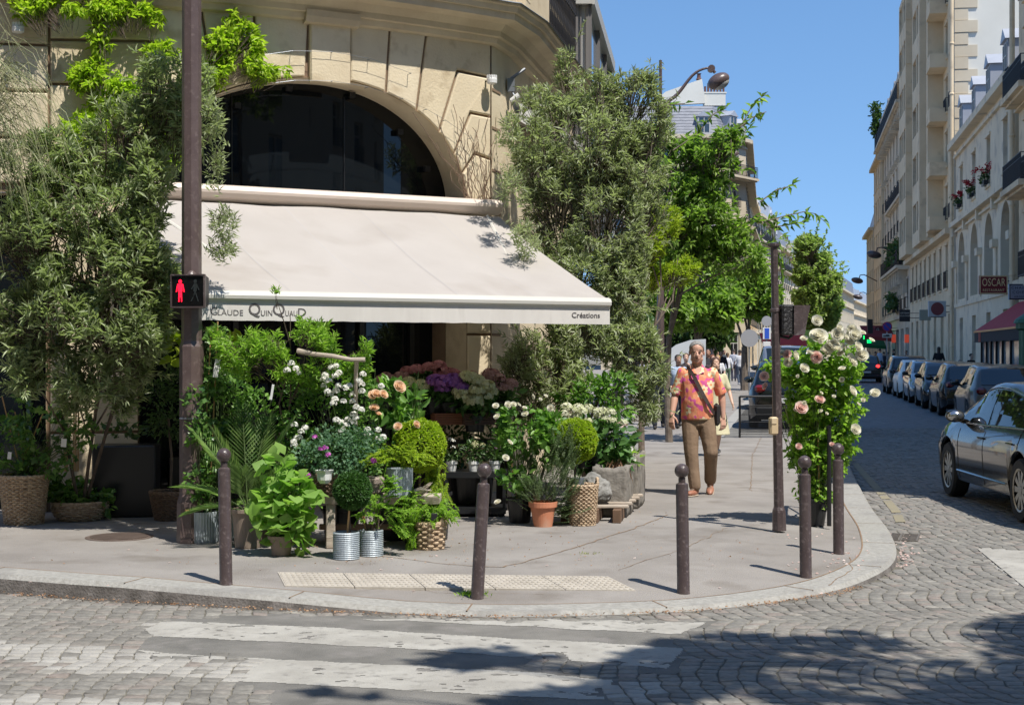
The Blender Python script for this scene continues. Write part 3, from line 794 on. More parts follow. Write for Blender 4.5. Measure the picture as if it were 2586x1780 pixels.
def vous(sg):
 E=SE if sg>0 else 2.95
 AQ[0]=AH if sg>0 else AHL;dq=AQ[0]-AH
 def S(p):return (p[0]*sg,p[1])
 def emit(pl):
  pl=[S(p) for p in pl]
  if sg<0:pl=pl[::-1]
  block(pl)
 def arc(t0,t1,n=4):return [ip(t0+(t1-t0)*i/n) for i in range(n+1)]
 ths=[.135,.40,.66,.90,1.12,1.30,1.44]
 tops=[(.24,ZT),(.73+dq*.4,ZT),(1.20+dq*.7,ZT)]
 for i in range(2):
  a,b=ths[i],ths[i+1]
  emit([tops[i]]+arc(a,b)+[tops[i+1],((tops[i][0]+tops[i+1][0])/2,ZT)])
 k3=(1.66,rows[0]-.0)
 emit([tops[2]]+arc(ths[2],ths[3])+[(1.62+dq,rows[0]+.03),(E,rows[0]),(E,ZT),((E+tops[2][0])/2,ZT)])
 emit([(1.62+dq,rows[0]+.03)]+arc(ths[3],ths[4])+[(1.80+dq,rows[1]+.02),(E,rows[1]),(E,rows[0])])
 emit([(1.80+dq,rows[1]+.02)]+arc(ths[4],ths[5])+[(1.86+dq,rows[2]+.05),(E,rows[2]),(E,rows[1])])
 emit([(1.86+dq,rows[2]+.05)]+arc(ths[5],1.5707)+[(AQ[0],rows[3]),(E,rows[3]),(E,rows[2])])
 for z1,z0 in zip([3.41,2.9,2.38,1.86,1.34,.82],[2.9,2.38,1.86,1.34,.82,.02]):
  emit([(AQ[0],z1),(AQ[0],z0),(E,z0),(E,z1)])
vous(1);vous(-1)
block([(-.24,ZT+.0),(-.135*AH,arch_z(.2)-.055),(.135*AH,arch_z(.2)-.055),(.24,ZT)],o=.075,g=.002)
cz=[.02,.5,.98,1.46,1.94,2.42,2.9,3.38,3.86,4.34,4.82,ZT]
for k in range(len(cz)-1):
 z0,z1=cz[k],cz[k+1];off=.25 if k%2 else 0
 if z0>3.3:
  rect(-3.55,-2.95,z0,z1);rect(-4.45,-3.55,z0,z1,o=.07);rect(-5.5,-4.45,z0,z1);rect(-6.9,-5.5,z0,z1)
mb.build('stone_blocks',[M['stone'],M['stone2'],M['stone3']],B,fixn=False)
C0=WP(SE,0,.03);C1=Vector((-.02*KS,16.62*KS,0));SD=Vector((.19,.98,0)).normalized();C2=C1+SD*5.2
mb=MB()
def vwall(a,b,z0,z1):mb.quad((a.x,a.y,z0),(b.x,b.y,z0),(b.x,b.y,z1),(a.x,a.y,z1))
vwall(C0,C1,0,ZT);vwall(C1,C2,0,9.5);vwall(WP(SE,0,-.02),C1,ZT,9.5)
mb.build('side_wall',M['stone'],B,fixn=False)
mb=MB();cd=(C1-C0);cn=Vector((cd.y,-cd.x,0)).normalized()
for k,z in enumerate([.82,1.34,1.86,2.38,2.9,3.3,3.8,4.3,4.75]):
 a=C0+cd*(.02+.0);b=C0+cd*.45
 mb.box(((a+b)/2+cn*.002+Vector((0,0,z+(.0)))),((b-a).length,.012,.03),rz=math.atan2(cd.y,cd.x))
mb.build('side_joint',M['joint'],B)
prof=[(.0,-.02),(.07,.0),(.09,.06),(.13,.07),(.14,.13),(.22,.20),(.36,.225),(.37,.30),(.40,.305),(.42,.36),(.445,.375),(.45,.405),(-.1,.46)]
path=[]
for s in np.linspace(SL,SE-.05,60):
 t,n=WF(s);bump=0.06 if abs(s)<.26 else 0
 path.append((WP(s,ZT-.02,.02),n,Vector((0,0,1))))
t,n=WF(SE);sdn=Vector((SD.y,-SD.x,0));mid=(n+sdn).normalized()
path.append((WP(SE+.02,ZT-.02,.02),(n*.8+mid*.35).normalized()*1.05,Vector((0,0,1))))
path.append((C1+Vector((0,0,ZT-.02))+sdn*.0,sdn,Vector((0,0,1))))
for k in range(1,5):path.append((C1+SD*(k*1.3)+Vector((0,0,ZT-.02)),sdn,Vector((0,0,1))))
mb=MB();mb.sweep(path,prof);mb.build('cornice',M['cornice'],B,fixn=False)
mb=MB();mb.sweep([(p+u*0,o,u) for p,o,u in path],[(-.12,.466),(.462,.409),(.47,.40),(.462,.393)]);mb.build('cornice_flashing',M['zinc'],B,fixn=False)
mb=MB()
kp_=[(WP(s,ZT-.05,-.03),WF(s)[1],Vector((0,0,1))) for s in np.linspace(-.31,.31,6)]
mb.sweep(kp_,[(.0,-.03),(.16,-.01),(.19,.05),(.20,.12),(.0,.13)],closed=True);mb.build('keystone_moulding',M['cornice'],B,fixn=False)
mb=MB()
pts=[(s,arch_z(s)+.02) for s in arc_s(40)]
for (a,za),(b,zb) in zip(pts[:-1],pts[1:]):mb.quad(WP(a,2.2,-.40),WP(b,2.2,-.40),WP(b,zb,-.40),WP(a,za,-.40))
mb.build('arched_window',M['glass'],B,fixn=False)
fr=bpy.data.objects['arched_window']
mb=MB()
for s in (-1.0,.35):mb.box(WP(s,3.4,-.39),(.012,.01,2.3),rz=math.atan2(WF(s)[0].y,WF(s)[0].x))
for s,z in ((-.95,4.35),(-.35,4.58),(.42,4.57),(1.05,4.2),(1.42,3.8)):mb.box(WP(s,z,-.33),(.07,.05,.06),rz=math.atan2(WF(s)[0].y,WF(s)[0].x))
mb.build('window_frame',M['frame_dark'],B)
mb=MB();
for a,b in zip(np.linspace(-AHL,AH,9)[:-1],np.linspace(-AHL,AH,9)[1:]):mb.quad(WP(a,.0,-.7),WP(b,.0,-.7),WP(b,2.3,-.7),WP(a,2.3,-.7));mb.quad(WP(a,2.25,-.7),WP(b,2.25,-.7),WP(b,2.25,-.38),WP(a,2.25,-.38))
mb.build('shop_window',M['glass'],B,fixn=False)
mb=MB()
for s in (-1.5,-.9,-.1,.7,1.4):mb.box(WP(s,1.1,-.66),(.06,.06,2.2),rz=math.atan2(WF(s)[0].y,WF(s)[0].x))
for s0,s1 in ((-1.6,0),(0,1.6)):
 t,n=WF((s0+s1)/2);mb.box(WP((s0+s1)/2,2.1,-.64),(1.66,.06,.18),rz=math.atan2(t.y,t.x));mb.box(WP((s0+s1)/2,.25,-.64),(1.66,.06,.5),rz=math.atan2(t.y,t.x))
mb.build('shop_frame',M['frame_dark'],B)
mb=MB()
for a,b,z in ((-7.0,OP2+.01,3.32),):
 for i in range(4):mb.quad(WP(a+(b-a)*i/4,0,-.3),WP(a+(b-a)*(i+1)/4,0,-.3),WP(a+(b-a)*(i+1)/4,z,-.3),WP(a+(b-a)*i/4,z,-.3))
mb.build('shop_window',M['glass'],B,fixn=False)
mb=MB()
for s in (-3.2,-3.9,-4.6,-5.2,-5.9):t,n=WF(s);mb.box(WP(s,1.2,-.25),(.04,.05,2.4),rz=math.atan2(t.y,t.x))
mb.build('shop_frame',pmat('dark_teal_paint',(.01,.025,.025),.4),B)
def spot(p,n,label):
 o=thing('wall_lamp',label,'lamp',p);mb=MB()
 mb.tube([p,p+n*.12],.012,6);mb.build('bracket',M['black_metal'],o)
 mb=MB();mb.lathe([(.045,-.05),(.06,-.04),(.062,.0),(.06,.012),(.05,.02),(.05,.05),(.0,.055)],p+n*.13,16);mb.build('lamp_body',M['white_plastic'],o,smooth=False)
 mb=MB()
 for k in range(12):
  a=2*PI*k/12;mb.box(p+n*.13+Vector((math.cos(a)*.056,math.sin(a)*.056,.035)),(.008,.008,.04),rz=a)
 mb.build('vent_fin',M['white_plastic'],o)
s_=SE-.09;spot(WP(s_,4.83,.03),WF(s_)[1],'small white cylinder lamp on the pale stone right of the arched window')
def s_at(sx):
 xs=np.linspace(-5.4,2.3,800);q=[WP(s,4) for s in xs];return float(xs[int(np.argmin([abs(CX+F*p.x/p.y-sx) for p in q]))])
s_=s_at(262);spot(WP(s_,EYE+(CY-75)/F*WP(s_,4).y,.03),WF(s_)[1],'small white cylinder lamp under the bright green vine')
s_=s_at(52);spot(WP(s_,EYE+(CY-80)/F*WP(s_,4).y,.03),WF(s_)[1],'small white cylinder lamp high on the shaded wall, leftmost of the wall lamps')
mb=MB()
for z0,dz in ((4.98,-.04),(4.62,.0)):
 for sg in (-1,1):
  prev=None
  for s in ([0,.45,.95] if z0>4.9 else [.0,.42,.85,1.15,1.4,1.75]):
   zz=z0-.16*s*s+dz;p=WP(s*sg,zz,.12)
   mb.tube([WP(s*sg,zz,.02),p],.004,5)
   if prev is not None:mb.tube([prev,p],.0022,4)
   prev=p
tag(mb.build('trellis_wire',M['zinc'],origin=WP(0,4.7,0),fixn=False),'thin steel wires on short pins strung across the stone arch','wire')
rl=thing('balcony_railing','black wrought iron balcony railing above the corner cornice','railing',C1+SD*.9+Vector((0,0,ZT+.44)))
mb=MB();p0=C1+SD*.9+sdn*.34;L=2.2;zb=ZT+.47
mb.box(p0+SD*L/2+Vector((0,0,zb+.92)),(.05,L,.03),rz=-math.atan2(SD.x,SD.y));mb.box(p0+SD*L/2+Vector((0,0,zb+.05)),(.03,L,.03),rz=-math.atan2(SD.x,SD.y));mb.box(p0+SD*L/2+Vector((0,0,zb+.70)),(.02,L,.02),rz=-math.atan2(SD.x,SD.y))
mb.build('rail',M['iron'],rl)
mb=MB()
for k in range(19):
 p=p0+SD*(L*k/18);mb.tube([p+Vector((0,0,zb)),p+Vector((0,0,zb+.9))],.009,5)
 if k<18:
  c=p+SD*(L/36)+Vector((0,0,zb+.81));mb.tube([c+SD*math.cos(a)*.045+Vector((0,0,math.sin(a)*.07)) for a in np.linspace(0,2*PI,9)],.007,4)
  c=p+SD*(L/36)+Vector((0,0,zb+.38));mb.tube([c+SD*math.sin(a*2)*.04+Vector((0,0,a*.12-.36)) for a in np.linspace(0,2*PI,15)],.007,4)
mb.build('balusters',M['iron'],rl,fixn=False)
mb=MB()
p=C1+SD*4.0+sdn*.09;mb.tube([p+Vector((0,0,0)),p+Vector((0,0,9.4))],.075,12)
for z in (5.9,6.15,3.2):mb.lathe([(.09,-.04),(.1,0),(.09,.04)],p+Vector((0,0,z)),12)
tag(mb.build('drainpipe',pmat('cream_pipe',(.50,.42,.30),.6),origin=p),'cream drainpipe running down the side wall of the corner building','drainpipe')
mb=MB()
for q in (.6,3.3):
 mb.box(C1+SD*q+sdn*.03+Vector((0,0,6.6)),(.16,.3,2.0),rz=-math.atan2(SD.x,SD.y))
 for z in (6.1,6.55,7.0):mb.box(C1+SD*q+sdn*.035+Vector((0,0,z)),(.162,.31,.03),rz=-math.atan2(SD.x,SD.y))
mb.build('window_surround',M['stone'],B)
mb=MB()
for z,s0 in ((5.95,SE-.35),(6.4,SE-.5),(6.9,SE-.3)):
 t,n=WF(SE-.2);a=WP(s0,z,-.01);b=WP(SE-.02,z,-.01);mb.box((a+b)/2,((b-a).length,.02,.03),rz=math.atan2(t.y,t.x))
mb.build('upper_joint',M['joint'],B)
bay=thing('glazed_bay','grey metal bay with tall glass panes beside the cream corner building','bay window',(1.0,24,0))
bx0,bx1,by0,by1,bz0,bz1=.45,1.15,22.0,27.2,3.6,6.95
gm=pmat('grey_metal_panel',(.46,.45,.42),.4,.1,c2=(.50,.49,.46),nscale=1)
dm=pmat('grey_mullion',(.16,.15,.145),.5)
mb=MB();dd=Vector((.7,5.2,0));
def BX(u,v,z):return Vector((bx0+(bx1-bx0)*u+.66*v,by0+(by1-by0)*v,z))
mb.quad(BX(0,0,bz0),BX(1,0,bz0),BX(1,0,bz1),BX(0,0,bz1));mb.quad(BX(1,0,bz1),BX(1,1,bz1),BX(0,1,bz1),BX(0,0,bz1));mb.quad(BX(0,0,bz0),BX(0,1,bz0),BX(1,1,bz0),BX(1,0,bz0))
mb.build('bay_body',gm,bay,fixn=False)
mb=MB();mb.quad(BX(1,0,bz0),BX(1,1,bz0),BX(1,1,bz1),BX(1,0,bz1));mb.quad(BX(.55,0,bz0+.1)+Vector((0,-.01,0)),BX(.72,0,bz0+.1)+Vector((0,-.01,0)),BX(.72,0,bz1-.25)+Vector((0,-.01,0)),BX(.55,0,bz1-.25)+Vector((0,-.01,0)))
mb.build('glass',pmat('sky_glass',(.16,.25,.36),.05,.35,spec=1),bay,fixn=False)
mb=MB()
for u in (.02,.12,.30,.53,.74,.83,.97):mb.box(BX(u,0,(bz0+bz1)/2)+Vector((0,-.03,0)),(.045 if u not in (.30,.83) else .02,.06,bz1-bz0))
for v in (.0,.33,.36,.7,1):mb.box(BX(1,v,(bz0+bz1)/2)+Vector((.02,0,0)),(.05,.06,bz1-bz0))
mb.build('mullion',dm,bay)
mb=MB();mb.box(BX(.5,0,bz1+.0)+Vector((0,-.06,0)),(bx1-bx0+.1,.16,.20));
mb.add([BX(1,-.02,bz1-.1)+Vector((.0,0,0)),BX(1,1.02,bz1-.1),BX(1,1.02,bz1+.1),BX(1,-.02,bz1+.1)]+[BX(1,-.02,bz1-.1)+Vector((.10,0,0)),BX(1,1.02,bz1-.1)+Vector((.10,0,0)),BX(1,1.02,bz1+.1)+Vector((.10,0,0)),BX(1,-.02,bz1+.1)+Vector((.10,0,0))],[(0,1,2,3),(4,5,6,7),(3,2,6,7),(0,1,5,4),(0,3,7,4),(1,2,6,5)])
mb.build('bay_roof_edge',gm,bay)
AW=thing('shop_awning','wide off-white cloth awning stretched over the flower display','awning',(-1,14.5,0))
fl=Vector((-2.545,11.95,0))*KS;frr=Vector((.91,13.8,0))*KS
bl=Vector((-3.72,13.86,0))*KS;br=Vector((-.14,15.77,0))*KS
BZ=EYE+.462*KS;CZ=EYE+1.583*KS
nu,nv=48,16;V=[];Fc=[]
for j in range(nv+1):
 v=j/nv
 for i in range(nu+1):
  u=i/nu;a=bl.lerp(br,u);b=fl.lerp(frr,u);p=a.lerp(b,v)
  z=(CZ-.13)*(1-v)+(BZ+.045)*v-.045*math.sin(PI*v)*(1+.25*math.sin(u*9))+noise.noise(Vector((u*7,v*2.5,2)))*.022
  sm_=min(abs(u*7.5-round(u*7.5))*8,1)
  V.append((p.x,p.y,z+.003*(1-sm_)))
for j in range(nv):
 for i in range(nu):a=j*(nu+1)+i;Fc.append((a,a+1,a+nu+2,a+nu+1))
o=np_mesh('canopy',V,[np.array(Fc)],M['awning'],AW,smooth=True)
mb=MB()
for k in (1,2,3,4):
 u=k/5.0;pts=[]
 for j in range(nv+1):
  v=j/nv;p=bl.lerp(br,u).lerp(fl.lerp(frr,u),v);z=(CZ-.13)*(1-v)+(BZ+.045)*v-.045*math.sin(PI*v)*(1+.25*math.sin(u*9))+noise.noise(Vector((u*7,v*2.5,2)))*.022+.004
  pts.append(Vector((p.x,p.y,z)))
 for a,b in zip(pts[:-1],pts[1:]):t=(fl-frr).normalized()*.005;mb.quad(a-t,b-t,b+t,a+t)
mb.build('seam',pmat('awning_seam',(.53,.50,.48),.9),AW,fixn=False)
fd=(frr-fl).normalized();fn=Vector((fd.y,-fd.x,0));up=Vector((0,0,1))
mb=MB();mb.sm=True
mb.sweep([(fl+up*BZ,fn,up),(frr+up*BZ,fn,up)],[(-.05,.05),(.0,.056),(.045,.04),(.06,.01),(.055,-.02),(.03,-.035),(.028,-.05),(-.05,-.05)],closed=True)
mb.build('front_bar',M['awning_bar'],AW,smooth=False)
V=[];Fc=[];nu=120;nv=5
for j in range(nv+1):
 for i in range(nu+1):
  u=i/nu;v=j/nv;p=fl.lerp(frr,u)+fn*(.022+v*(.001*math.sin(u*40)+.0018*noise.noise(Vector((u*14,0,0)))))+up*(BZ-.045-.17*v+.004*noise.noise(Vector((u*30,5,0)))*v)
  V.append(tuple(p))
for j in range(nv):
 for i in range(nu):a=j*(nu+1)+i;Fc.append((a,a+1,a+nu+2,a+nu+1))
np_mesh('valance',V,[np.array(Fc)],pmat('valance_cloth',(.56,.53,.49),.9,c2=(.66,.63,.59),nscale=3,detail=8,stretch=(1,1,.15),c3=(.48,.45,.41),n3=6),AW,smooth=True)
tm=pmat('valance_lettering',(.10,.09,.09),.8);
ang=math.atan2(fd.y,fd.x)
def onval(u,dz):p=fl.lerp(frr,u)+fn*.0248+up*(BZ-.045-dz);return Matrix.Translation(p)@Matrix.Rotation(ang,4,'Z')@Matrix.Rotation(R(90),4,'X')
Lf=(frr-fl).length
def u_at(sx):
 us=np.linspace(0,1,1001);q=[fl.lerp(frr,u) for u in us];return float(us[int(np.argmin([abs(CX+F*p.x/p.y-sx) for p in q]))])
def letters(s,sx0,sx1,size,dz,bold=0):
 o=text_obj('lettering',s,size,Matrix.Identity(4),tm,None,ext=.0004,bold=bold)
 wd=max(v.co.x for v in o.data.vertices)-min(v.co.x for v in o.data.vertices);x0=min(v.co.x for v in o.data.vertices)
 u0,u1=u_at(sx0),u_at(sx1);k=(u1-u0)*Lf/wd
 o.data.transform(Matrix.Diagonal(Vector((k,1,1,1)))@Matrix.Translation(Vector((-x0,0,0))))
 o.data.transform(Matrix.Translation(-Vector(AW.location))@onval(u0,dz));o.parent=AW
letters('C',530,546,.105,.125);letters('LAUDE',548,612,.072,.125);letters('Q',626,656,.150,.118,.001);letters('UIN',657,685,.072,.125);letters('Q',686,717,.150,.118,.001);letters('UAU',718,749,.072,.125);letters('D',751,771,.105,.125)
letters('Créations',1441,1512,.075,.105,.001)
bd=(br-bl).normalized();bn=Vector((bd.y,-bd.x,0))
mb=MB();mb.sweep([(bl-bd*.15+up*CZ,bn,up),(br+bd*.02+up*CZ,bn,up)],[(-.16,.06),(-.04,.065),(.05,.045),(.075,.0),(.07,-.03),(.03,-.075),(-.03,-.11),(-.16,-.11)],closed=True);mb.build('cassette',M['cassette'],AW)
mb=MB()
for u in (.04,.965):
 a=bl.lerp(br,u)+up*(CZ-.14);b=fl.lerp(frr,u)+up*(BZ-.02)-fn*.06;m_=a.lerp(b,.5)+(bd*(.35 if u<.5 else -.35))-up*.03
 mb.tube([a,m_],.025,8);mb.tube([m_,b],.022,8)
mb.build('folding_arm',M['awning_bar'],AW)
A2=thing('side_awning','folded white awning case with grey arms on the shaded side wall','awning',C1+SD*1.0+Vector((0,0,4.2)))
mb=MB();q=C1+sdn*.05+SD*.25
mb.prism([(0,.12),(0,-.10),(.10,-.16),(.24,-.13),(.30,.0),(.28,.10)],.02,Matrix.Rotation(0,3,'Z'),q+up*4.62+sdn*.02)
mb.build('end_cap',M['white_plastic'],A2)
mb=MB();mb.sweep([(q+up*4.60+SD*.02,sdn,up),(q+up*4.60+SD*5,sdn,up)],[(0,.12),(0,-.10),(.10,-.16),(.24,-.13),(.30,.0),(.28,.10)],closed=True);mb.build('cassette',pmat('grey_case',(.30,.29,.27),.6),A2)
mb=MB()
for k in (.4,.75):mb.tube([q+SD*k+up*4.5+sdn*.15,q+SD*(k+2.4)+up*3.75+sdn*.55],.03,8)
mb.build('folding_arm',M['awning_bar'],A2)
p=C0+cd*.75+cn*.12+up*4.72;o=thing('floodlight','small white floodlight bracketed under the cornice corner','lamp',p)
mb=MB();mb.lathe([(.03,-.06),(.05,.06)],p,12,Matrix.Rotation(R(60),3,'Y'));mb.build('lamp_body',M['white_plastic'],o)
mb=MB();mb.box(p+Vector((-.05,.05,.17)),(.09,.08,.16));mb.tube([p+up*.02,p+up*.12+Vector((-.05,.05,0))],.012,6);mb.tube([p+Vector((-.05,.05,.25)),p+Vector((.12,.1,.38))],.02,6);mb.build('bracket',M['zinc'],o)
s_=s_at(112);yy=WP(s_,3,.06).y;t,n=WF(s_);pl=WP(s_,EYE+(CY-567)/F*yy,.1)
sg=thing('wall_sign','dark navy sign plate half hidden behind the tall left shrub','sign',pl)
mb=MB();mb.bbox(pl,(.19,.03,.27),.008,rz=math.atan2(t.y,t.x));mb.build('plate',pmat('navy',(.012,.018,.05),.4),sg)
text_obj('lettering','NE',.06,Matrix.Translation(pl+n*.02+Vector((-.01,0,-.03)))@Matrix.Rotation(math.atan2(t.y,t.x),4,'Z')@Matrix.Rotation(R(90),4,'X'),M['white_plastic'],sg)
pp=WP(s_at(855),1.78,-.55);o=MB();o.box(pp,(.12,.005,.12),rz=.45);tag(o.build('paper_notice',pmat('paper',(.42,.42,.38),.8),origin=pp),'square cream paper notice taped in the dark shop window','notice')
# ================= buildings along the street =================
M['wallA']=pmat('cream_render',(0.66,0.51,0.325),.9,c2=(0.76,0.61,0.41),nscale=.5,detail=10,c3=(.46,.36,.24),n3=.9)
M['wallB']=pmat('pale_stone',(0.64,0.53,0.375),.9,c2=(0.74,0.63,0.46),nscale=.5,detail=10,c3=(.44,.38,.30),n3=1.2)
M['wallC']=pmat('greyish_stone',(0.54,0.45,0.33),.9,c2=(0.66,0.56,0.42),nscale=.5,detail=10,c3=(.34,.30,.25),n3=1.4)
M['wallD']=pmat('warm_stone',(0.52,0.44,0.32),.9,c2=(0.60,0.52,0.39),nscale=.4,detail=8)
M['plaster']=pmat('white_plaster',(0.62,0.60,0.53),.9,c2=(0.68,0.66,0.59),nscale=.3,detail=8)
M['slate']=pmat('slate_roof',(0.14,0.15,0.18),.55,c2=(0.24,0.25,0.28),nscale=2,detail=6,stretch=(1,1,6))
M['zinc_roof']=pmat('zinc_roof',(0.34,0.36,0.40),.5,.2,c2=(0.42,0.44,0.48),nscale=.6)
M['shutter']=pmat('pale_shutter',(0.50,0.50,0.47),.7)
M['win_white']=pmat('white_joinery',(0.55,0.54,0.50),.6)
M['chimney']=pmat('chimney_render',(0.50,0.46,0.38),.9,c2=(.42,.38,.31),nscale=1)
M['pot_red']=pmat('chimney_pot',(0.13,0.06,0.045),.8)
class Fac:
 def __init__(s,B,a,b,flip=False):
  s.B=B;s.a=Vector((a[0],a[1],0));s.b=Vector((b[0],b[1],0));d=s.b-s.a;s.L=d.length;s.d=d.normalized()
  s.n=Vector((s.d.y,-s.d.x,0))*(-1 if flip else 1)
  s.mb=MB();s.rz=math.atan2(s.d.y,s.d.x)
 def p(s,u,z,o=0.0):return s.a+s.d*u+s.n*o+Vector((0,0,z))
 def rect(s,u0,u1,z0,z1,o=0.0,mb=None):
  if u1-u0>1e-4 and z1-z0>1e-4:(mb or s.mb).quad(s.p(u0,z0,o),s.p(u1,z0,o),s.p(u1,z1,o),s.p(u0,z1,o))
 def box(s,u0,u1,z0,z1,o0,o1,mb=None):
  (mb or s.mb).box((s.p(u0,z0,o0)+s.p(u1,z1,o1))/2,(abs(u1-u0),abs(o1-o0),abs(z1-z0)),rz=s.rz)
 def floor(s,z0,z1,nb,w,zb,zt,kind='win',depth=.25,us=None,rail=None,arch=False,glass='glass_day',shutters=False,name='window',trim=True,parts=True):
  us=us or [s.L*(i+.5)/nb for i in range(nb)];prev=0
  for uc in us:
   a,b=uc-w/2,uc+w/2
   s.rect(prev,a,z0,z1);s.rect(a,b,z0,zb);prev=b
   mbr=s.mb
   if arch:
    K=8;zs_=zt-w/2;pts=[(uc-w/2*math.cos(t),zs_+w/2*math.sin(t)) for t in np.linspace(0,PI,K+1)]
    for (p0,q0),(p1,q1) in zip(pts[:-1],pts[1:]):
     mbr.quad(s.p(p0,q0),s.p(p1,q1),s.p(p1,z1),s.p(p0,z1));mbr.quad(s.p(p0,q0),s.p(p1,q1),s.p(p1,q1,-depth),s.p(p0,q0,-depth))
    prof_=[(a,zb)]+pts+[(b,zb)]
    zr=zs_
   else:
    s.rect(a,b,zt,z1);mbr.quad(s.p(a,zt),s.p(b,zt),s.p(b,zt,-depth),s.p(a,zt,-depth));prof_=[(a,zb),(a,zt),(b,zt),(b,zb)];zr=zt
   mbr.quad(s.p(a,zb),s.p(a,zr),s.p(a,zr,-depth),s.p(a,zb,-depth));mbr.quad(s.p(b,zb),s.p(b,zr),s.p(b,zr,-depth),s.p(b,zb,-depth));mbr.quad(s.p(a,zb),s.p(b,zb),s.p(b,zb,-depth),s.p(a,zb,-depth))
   m2=MB();m2.add([s.p(u,z,-depth+.01) for u,z in prof_],[tuple(range(len(prof_)))])
   m2.mi=1;t=.07
   for q in (a+t/2,uc,b-t/2):s.box(q-t/2,q+t/2,zb,zr,-depth+.02,-depth+.07,m2)
   for q in (zb+t/2,zb+(zr-zb)*.68,zr-t/2):s.box(a,b,q-t/2,q+t/2,-depth+.02,-depth+.06,m2)
   if shutters:
    m2.mi=2;s.box(a-w*.45,a-.02,zb,zt,.02,.06,m2);s.box(b+.02,b+w*.45,zb,zt,.02,.06,m2)
   wn=m2.build(name,[M[glass],M['win_white'],M['shutter']],s.B,fixn=False)
   if trim and not arch:
    s.box(a-.12,b+.12,zt,zt+.14,.0,.08);s.box(a-.1,b+.1,zb-.12,zb,.0,.10)
   if rail:
    s.rail(a-.1,b+.1,zb-.02,rail,.22 if zb-z0<.6 else .12)
  s.rect(prev,s.L,z0,z1)
 def rail(s,u0,u1,z,h,o,slab=False,name='balcony_railing',step=.14):
  m=MB();r=.022
  s.box(u0,u1,z+h-.03,z+h,o-.02,o+.02,m);s.box(u0,u1,z+.04,z+.07,o-.015,o+.015,m);s.box(u0,u1,z+h*.78,z+h*.78+.02,o-.01,o+.01,m)
  n=max(2,int((u1-u0)/step))
  for i in range(n+1):
   u=u0+(u1-u0)*i/n;s.box(u-.012,u+.012,z,z+h,o-.012,o+.012,m)
  for u in (u0,u1):s.box(u-.015,u+.015,z+h-.03,z+h,0,o,m);s.box(u-.012,u+.012,z+.04,z+.07,0,o,m)
  m.build(name,M['iron'],s.B,fixn=False)
  if slab:m=MB();s.box(u0-.1,u1+.1,z-.22,z,0,o+.1,m);s.box(u0-.1,u1+.1,z-.32,z-.22,0,o-.1,m);m.build('balcony',s.mat,s.B)
 def band(s,z0,z1,o):s.box(-.02,s.L+.02,z0,z1,0,o)
 def done(s,mat,name='wall'):return s.mb.build(name,mat,s.B,fixn=False)
def building(name,label,x,y,group=None):return thing(name,label,'building',(x,y,0),group=group)
def solid(B,f,depth,z0,z1,mat,name='side_wall'):
 m=MB();a,b=f.a,f.b;c=b-f.n*depth;d=a-f.n*depth
 for p,q in ((a,d),(b,c),(d,c)):m.quad(Vector((p.x,p.y,z0)),Vector((q.x,q.y,z0)),Vector((q.x,q.y,z1)),Vector((p.x,p.y,z1)))
 m.quad(*[Vector((p.x,p.y,z1)) for p in (a,b,c,d)]);return m.build(name,mat,B,fixn=False)
def mansard(B,f,depth,z,h,mat,inset=.9):
 m=MB();q=[f.a,f.b,f.b-f.n*depth,f.a-f.n*depth];cc=sum(q,Vector())/4;lo=[Vector((p.x,p.y,z)) for p in q];hi=[]
 for p in q:
  v=(cc-p);v.normalize();hi.append(Vector((p.x,p.y,z+h))+v*inset*1.4)
 top=[Vector((p.x,p.y,z+h*1.18))+(cc-p)*.35 for p in q]
 for A_,B_ in ((lo,hi),(hi,top)):
  for i in range(4):j=(i+1)%4;m.quad(A_[i],A_[j],B_[j],B_[i])
 m.add(top,[(0,1,2,3)]);return m.build('roof',mat,B,fixn=False)
def dormers(B,f,n,z,w,h,o0=-.1,us=None,mat='zinc_roof'):
 for u in (us or [f.L*(i+.5)/n for i in range(n)]):
  m=MB();f.box(u-w/2-.15,u+w/2+.15,z,z+h,o0-1.6,o0,m)
  pk=[f.p(u-w/2-.28,z+h,o0+.12),f.p(u+w/2+.28,z+h,o0+.12),f.p(u,z+h+.55,o0+.12)];bk=[p-f.n*2.2 for p in pk]
  m.add(pk+bk,[(0,1,2),(3,5,4),(0,3,4,1),(1,4,5,2),(2,5,3,0)])
  d=m.build('dormer',M[mat],B)
  m=MB();f.rect(u-w/2,u+w/2,z+.15,z+h-.12,o0+.012,m);m.mi=1
  for q in (u-w/2,u,u+w/2):f.box(q-.03,q+.03,z+.15,z+h-.12,o0+.012,o0+.05,m)
  f.box(u-w/2,u+w/2,z+h*.6,z+h*.6+.05,o0+.012,o0+.045,m)
  m.build('dormer_window',[M['glass_day'],M['win_white']],B,fixn=False)
def chimney(B,c,w,h,d=.6,n=6,rz=0.0):
 m=MB();m.box(Vector(c)+Vector((0,0,h/2)),(w,d,h),rz);m.box(Vector(c)+Vector((0,0,h)),(w+.2,d+.2,.16),rz)
 ch=m.build('chimney',M['chimney'],B);m=MB()
 for i in range(n):
  q=Matrix.Rotation(rz,3,'Z')@Vector(((i+.5)/n*w-w/2,0,0))+Vector(c)+Vector((0,0,h+.08));hh=.5+.25*(i%3==1)
  m.lathe([(.11,0),(.13,.1),(.10,.12),(.10,hh),(.12,hh+.05)],q,8)
 m.build('chimney_pots',M['pot_red'],B)
OFF=9.14
def rs(y):return (strx(y,OFF),y)
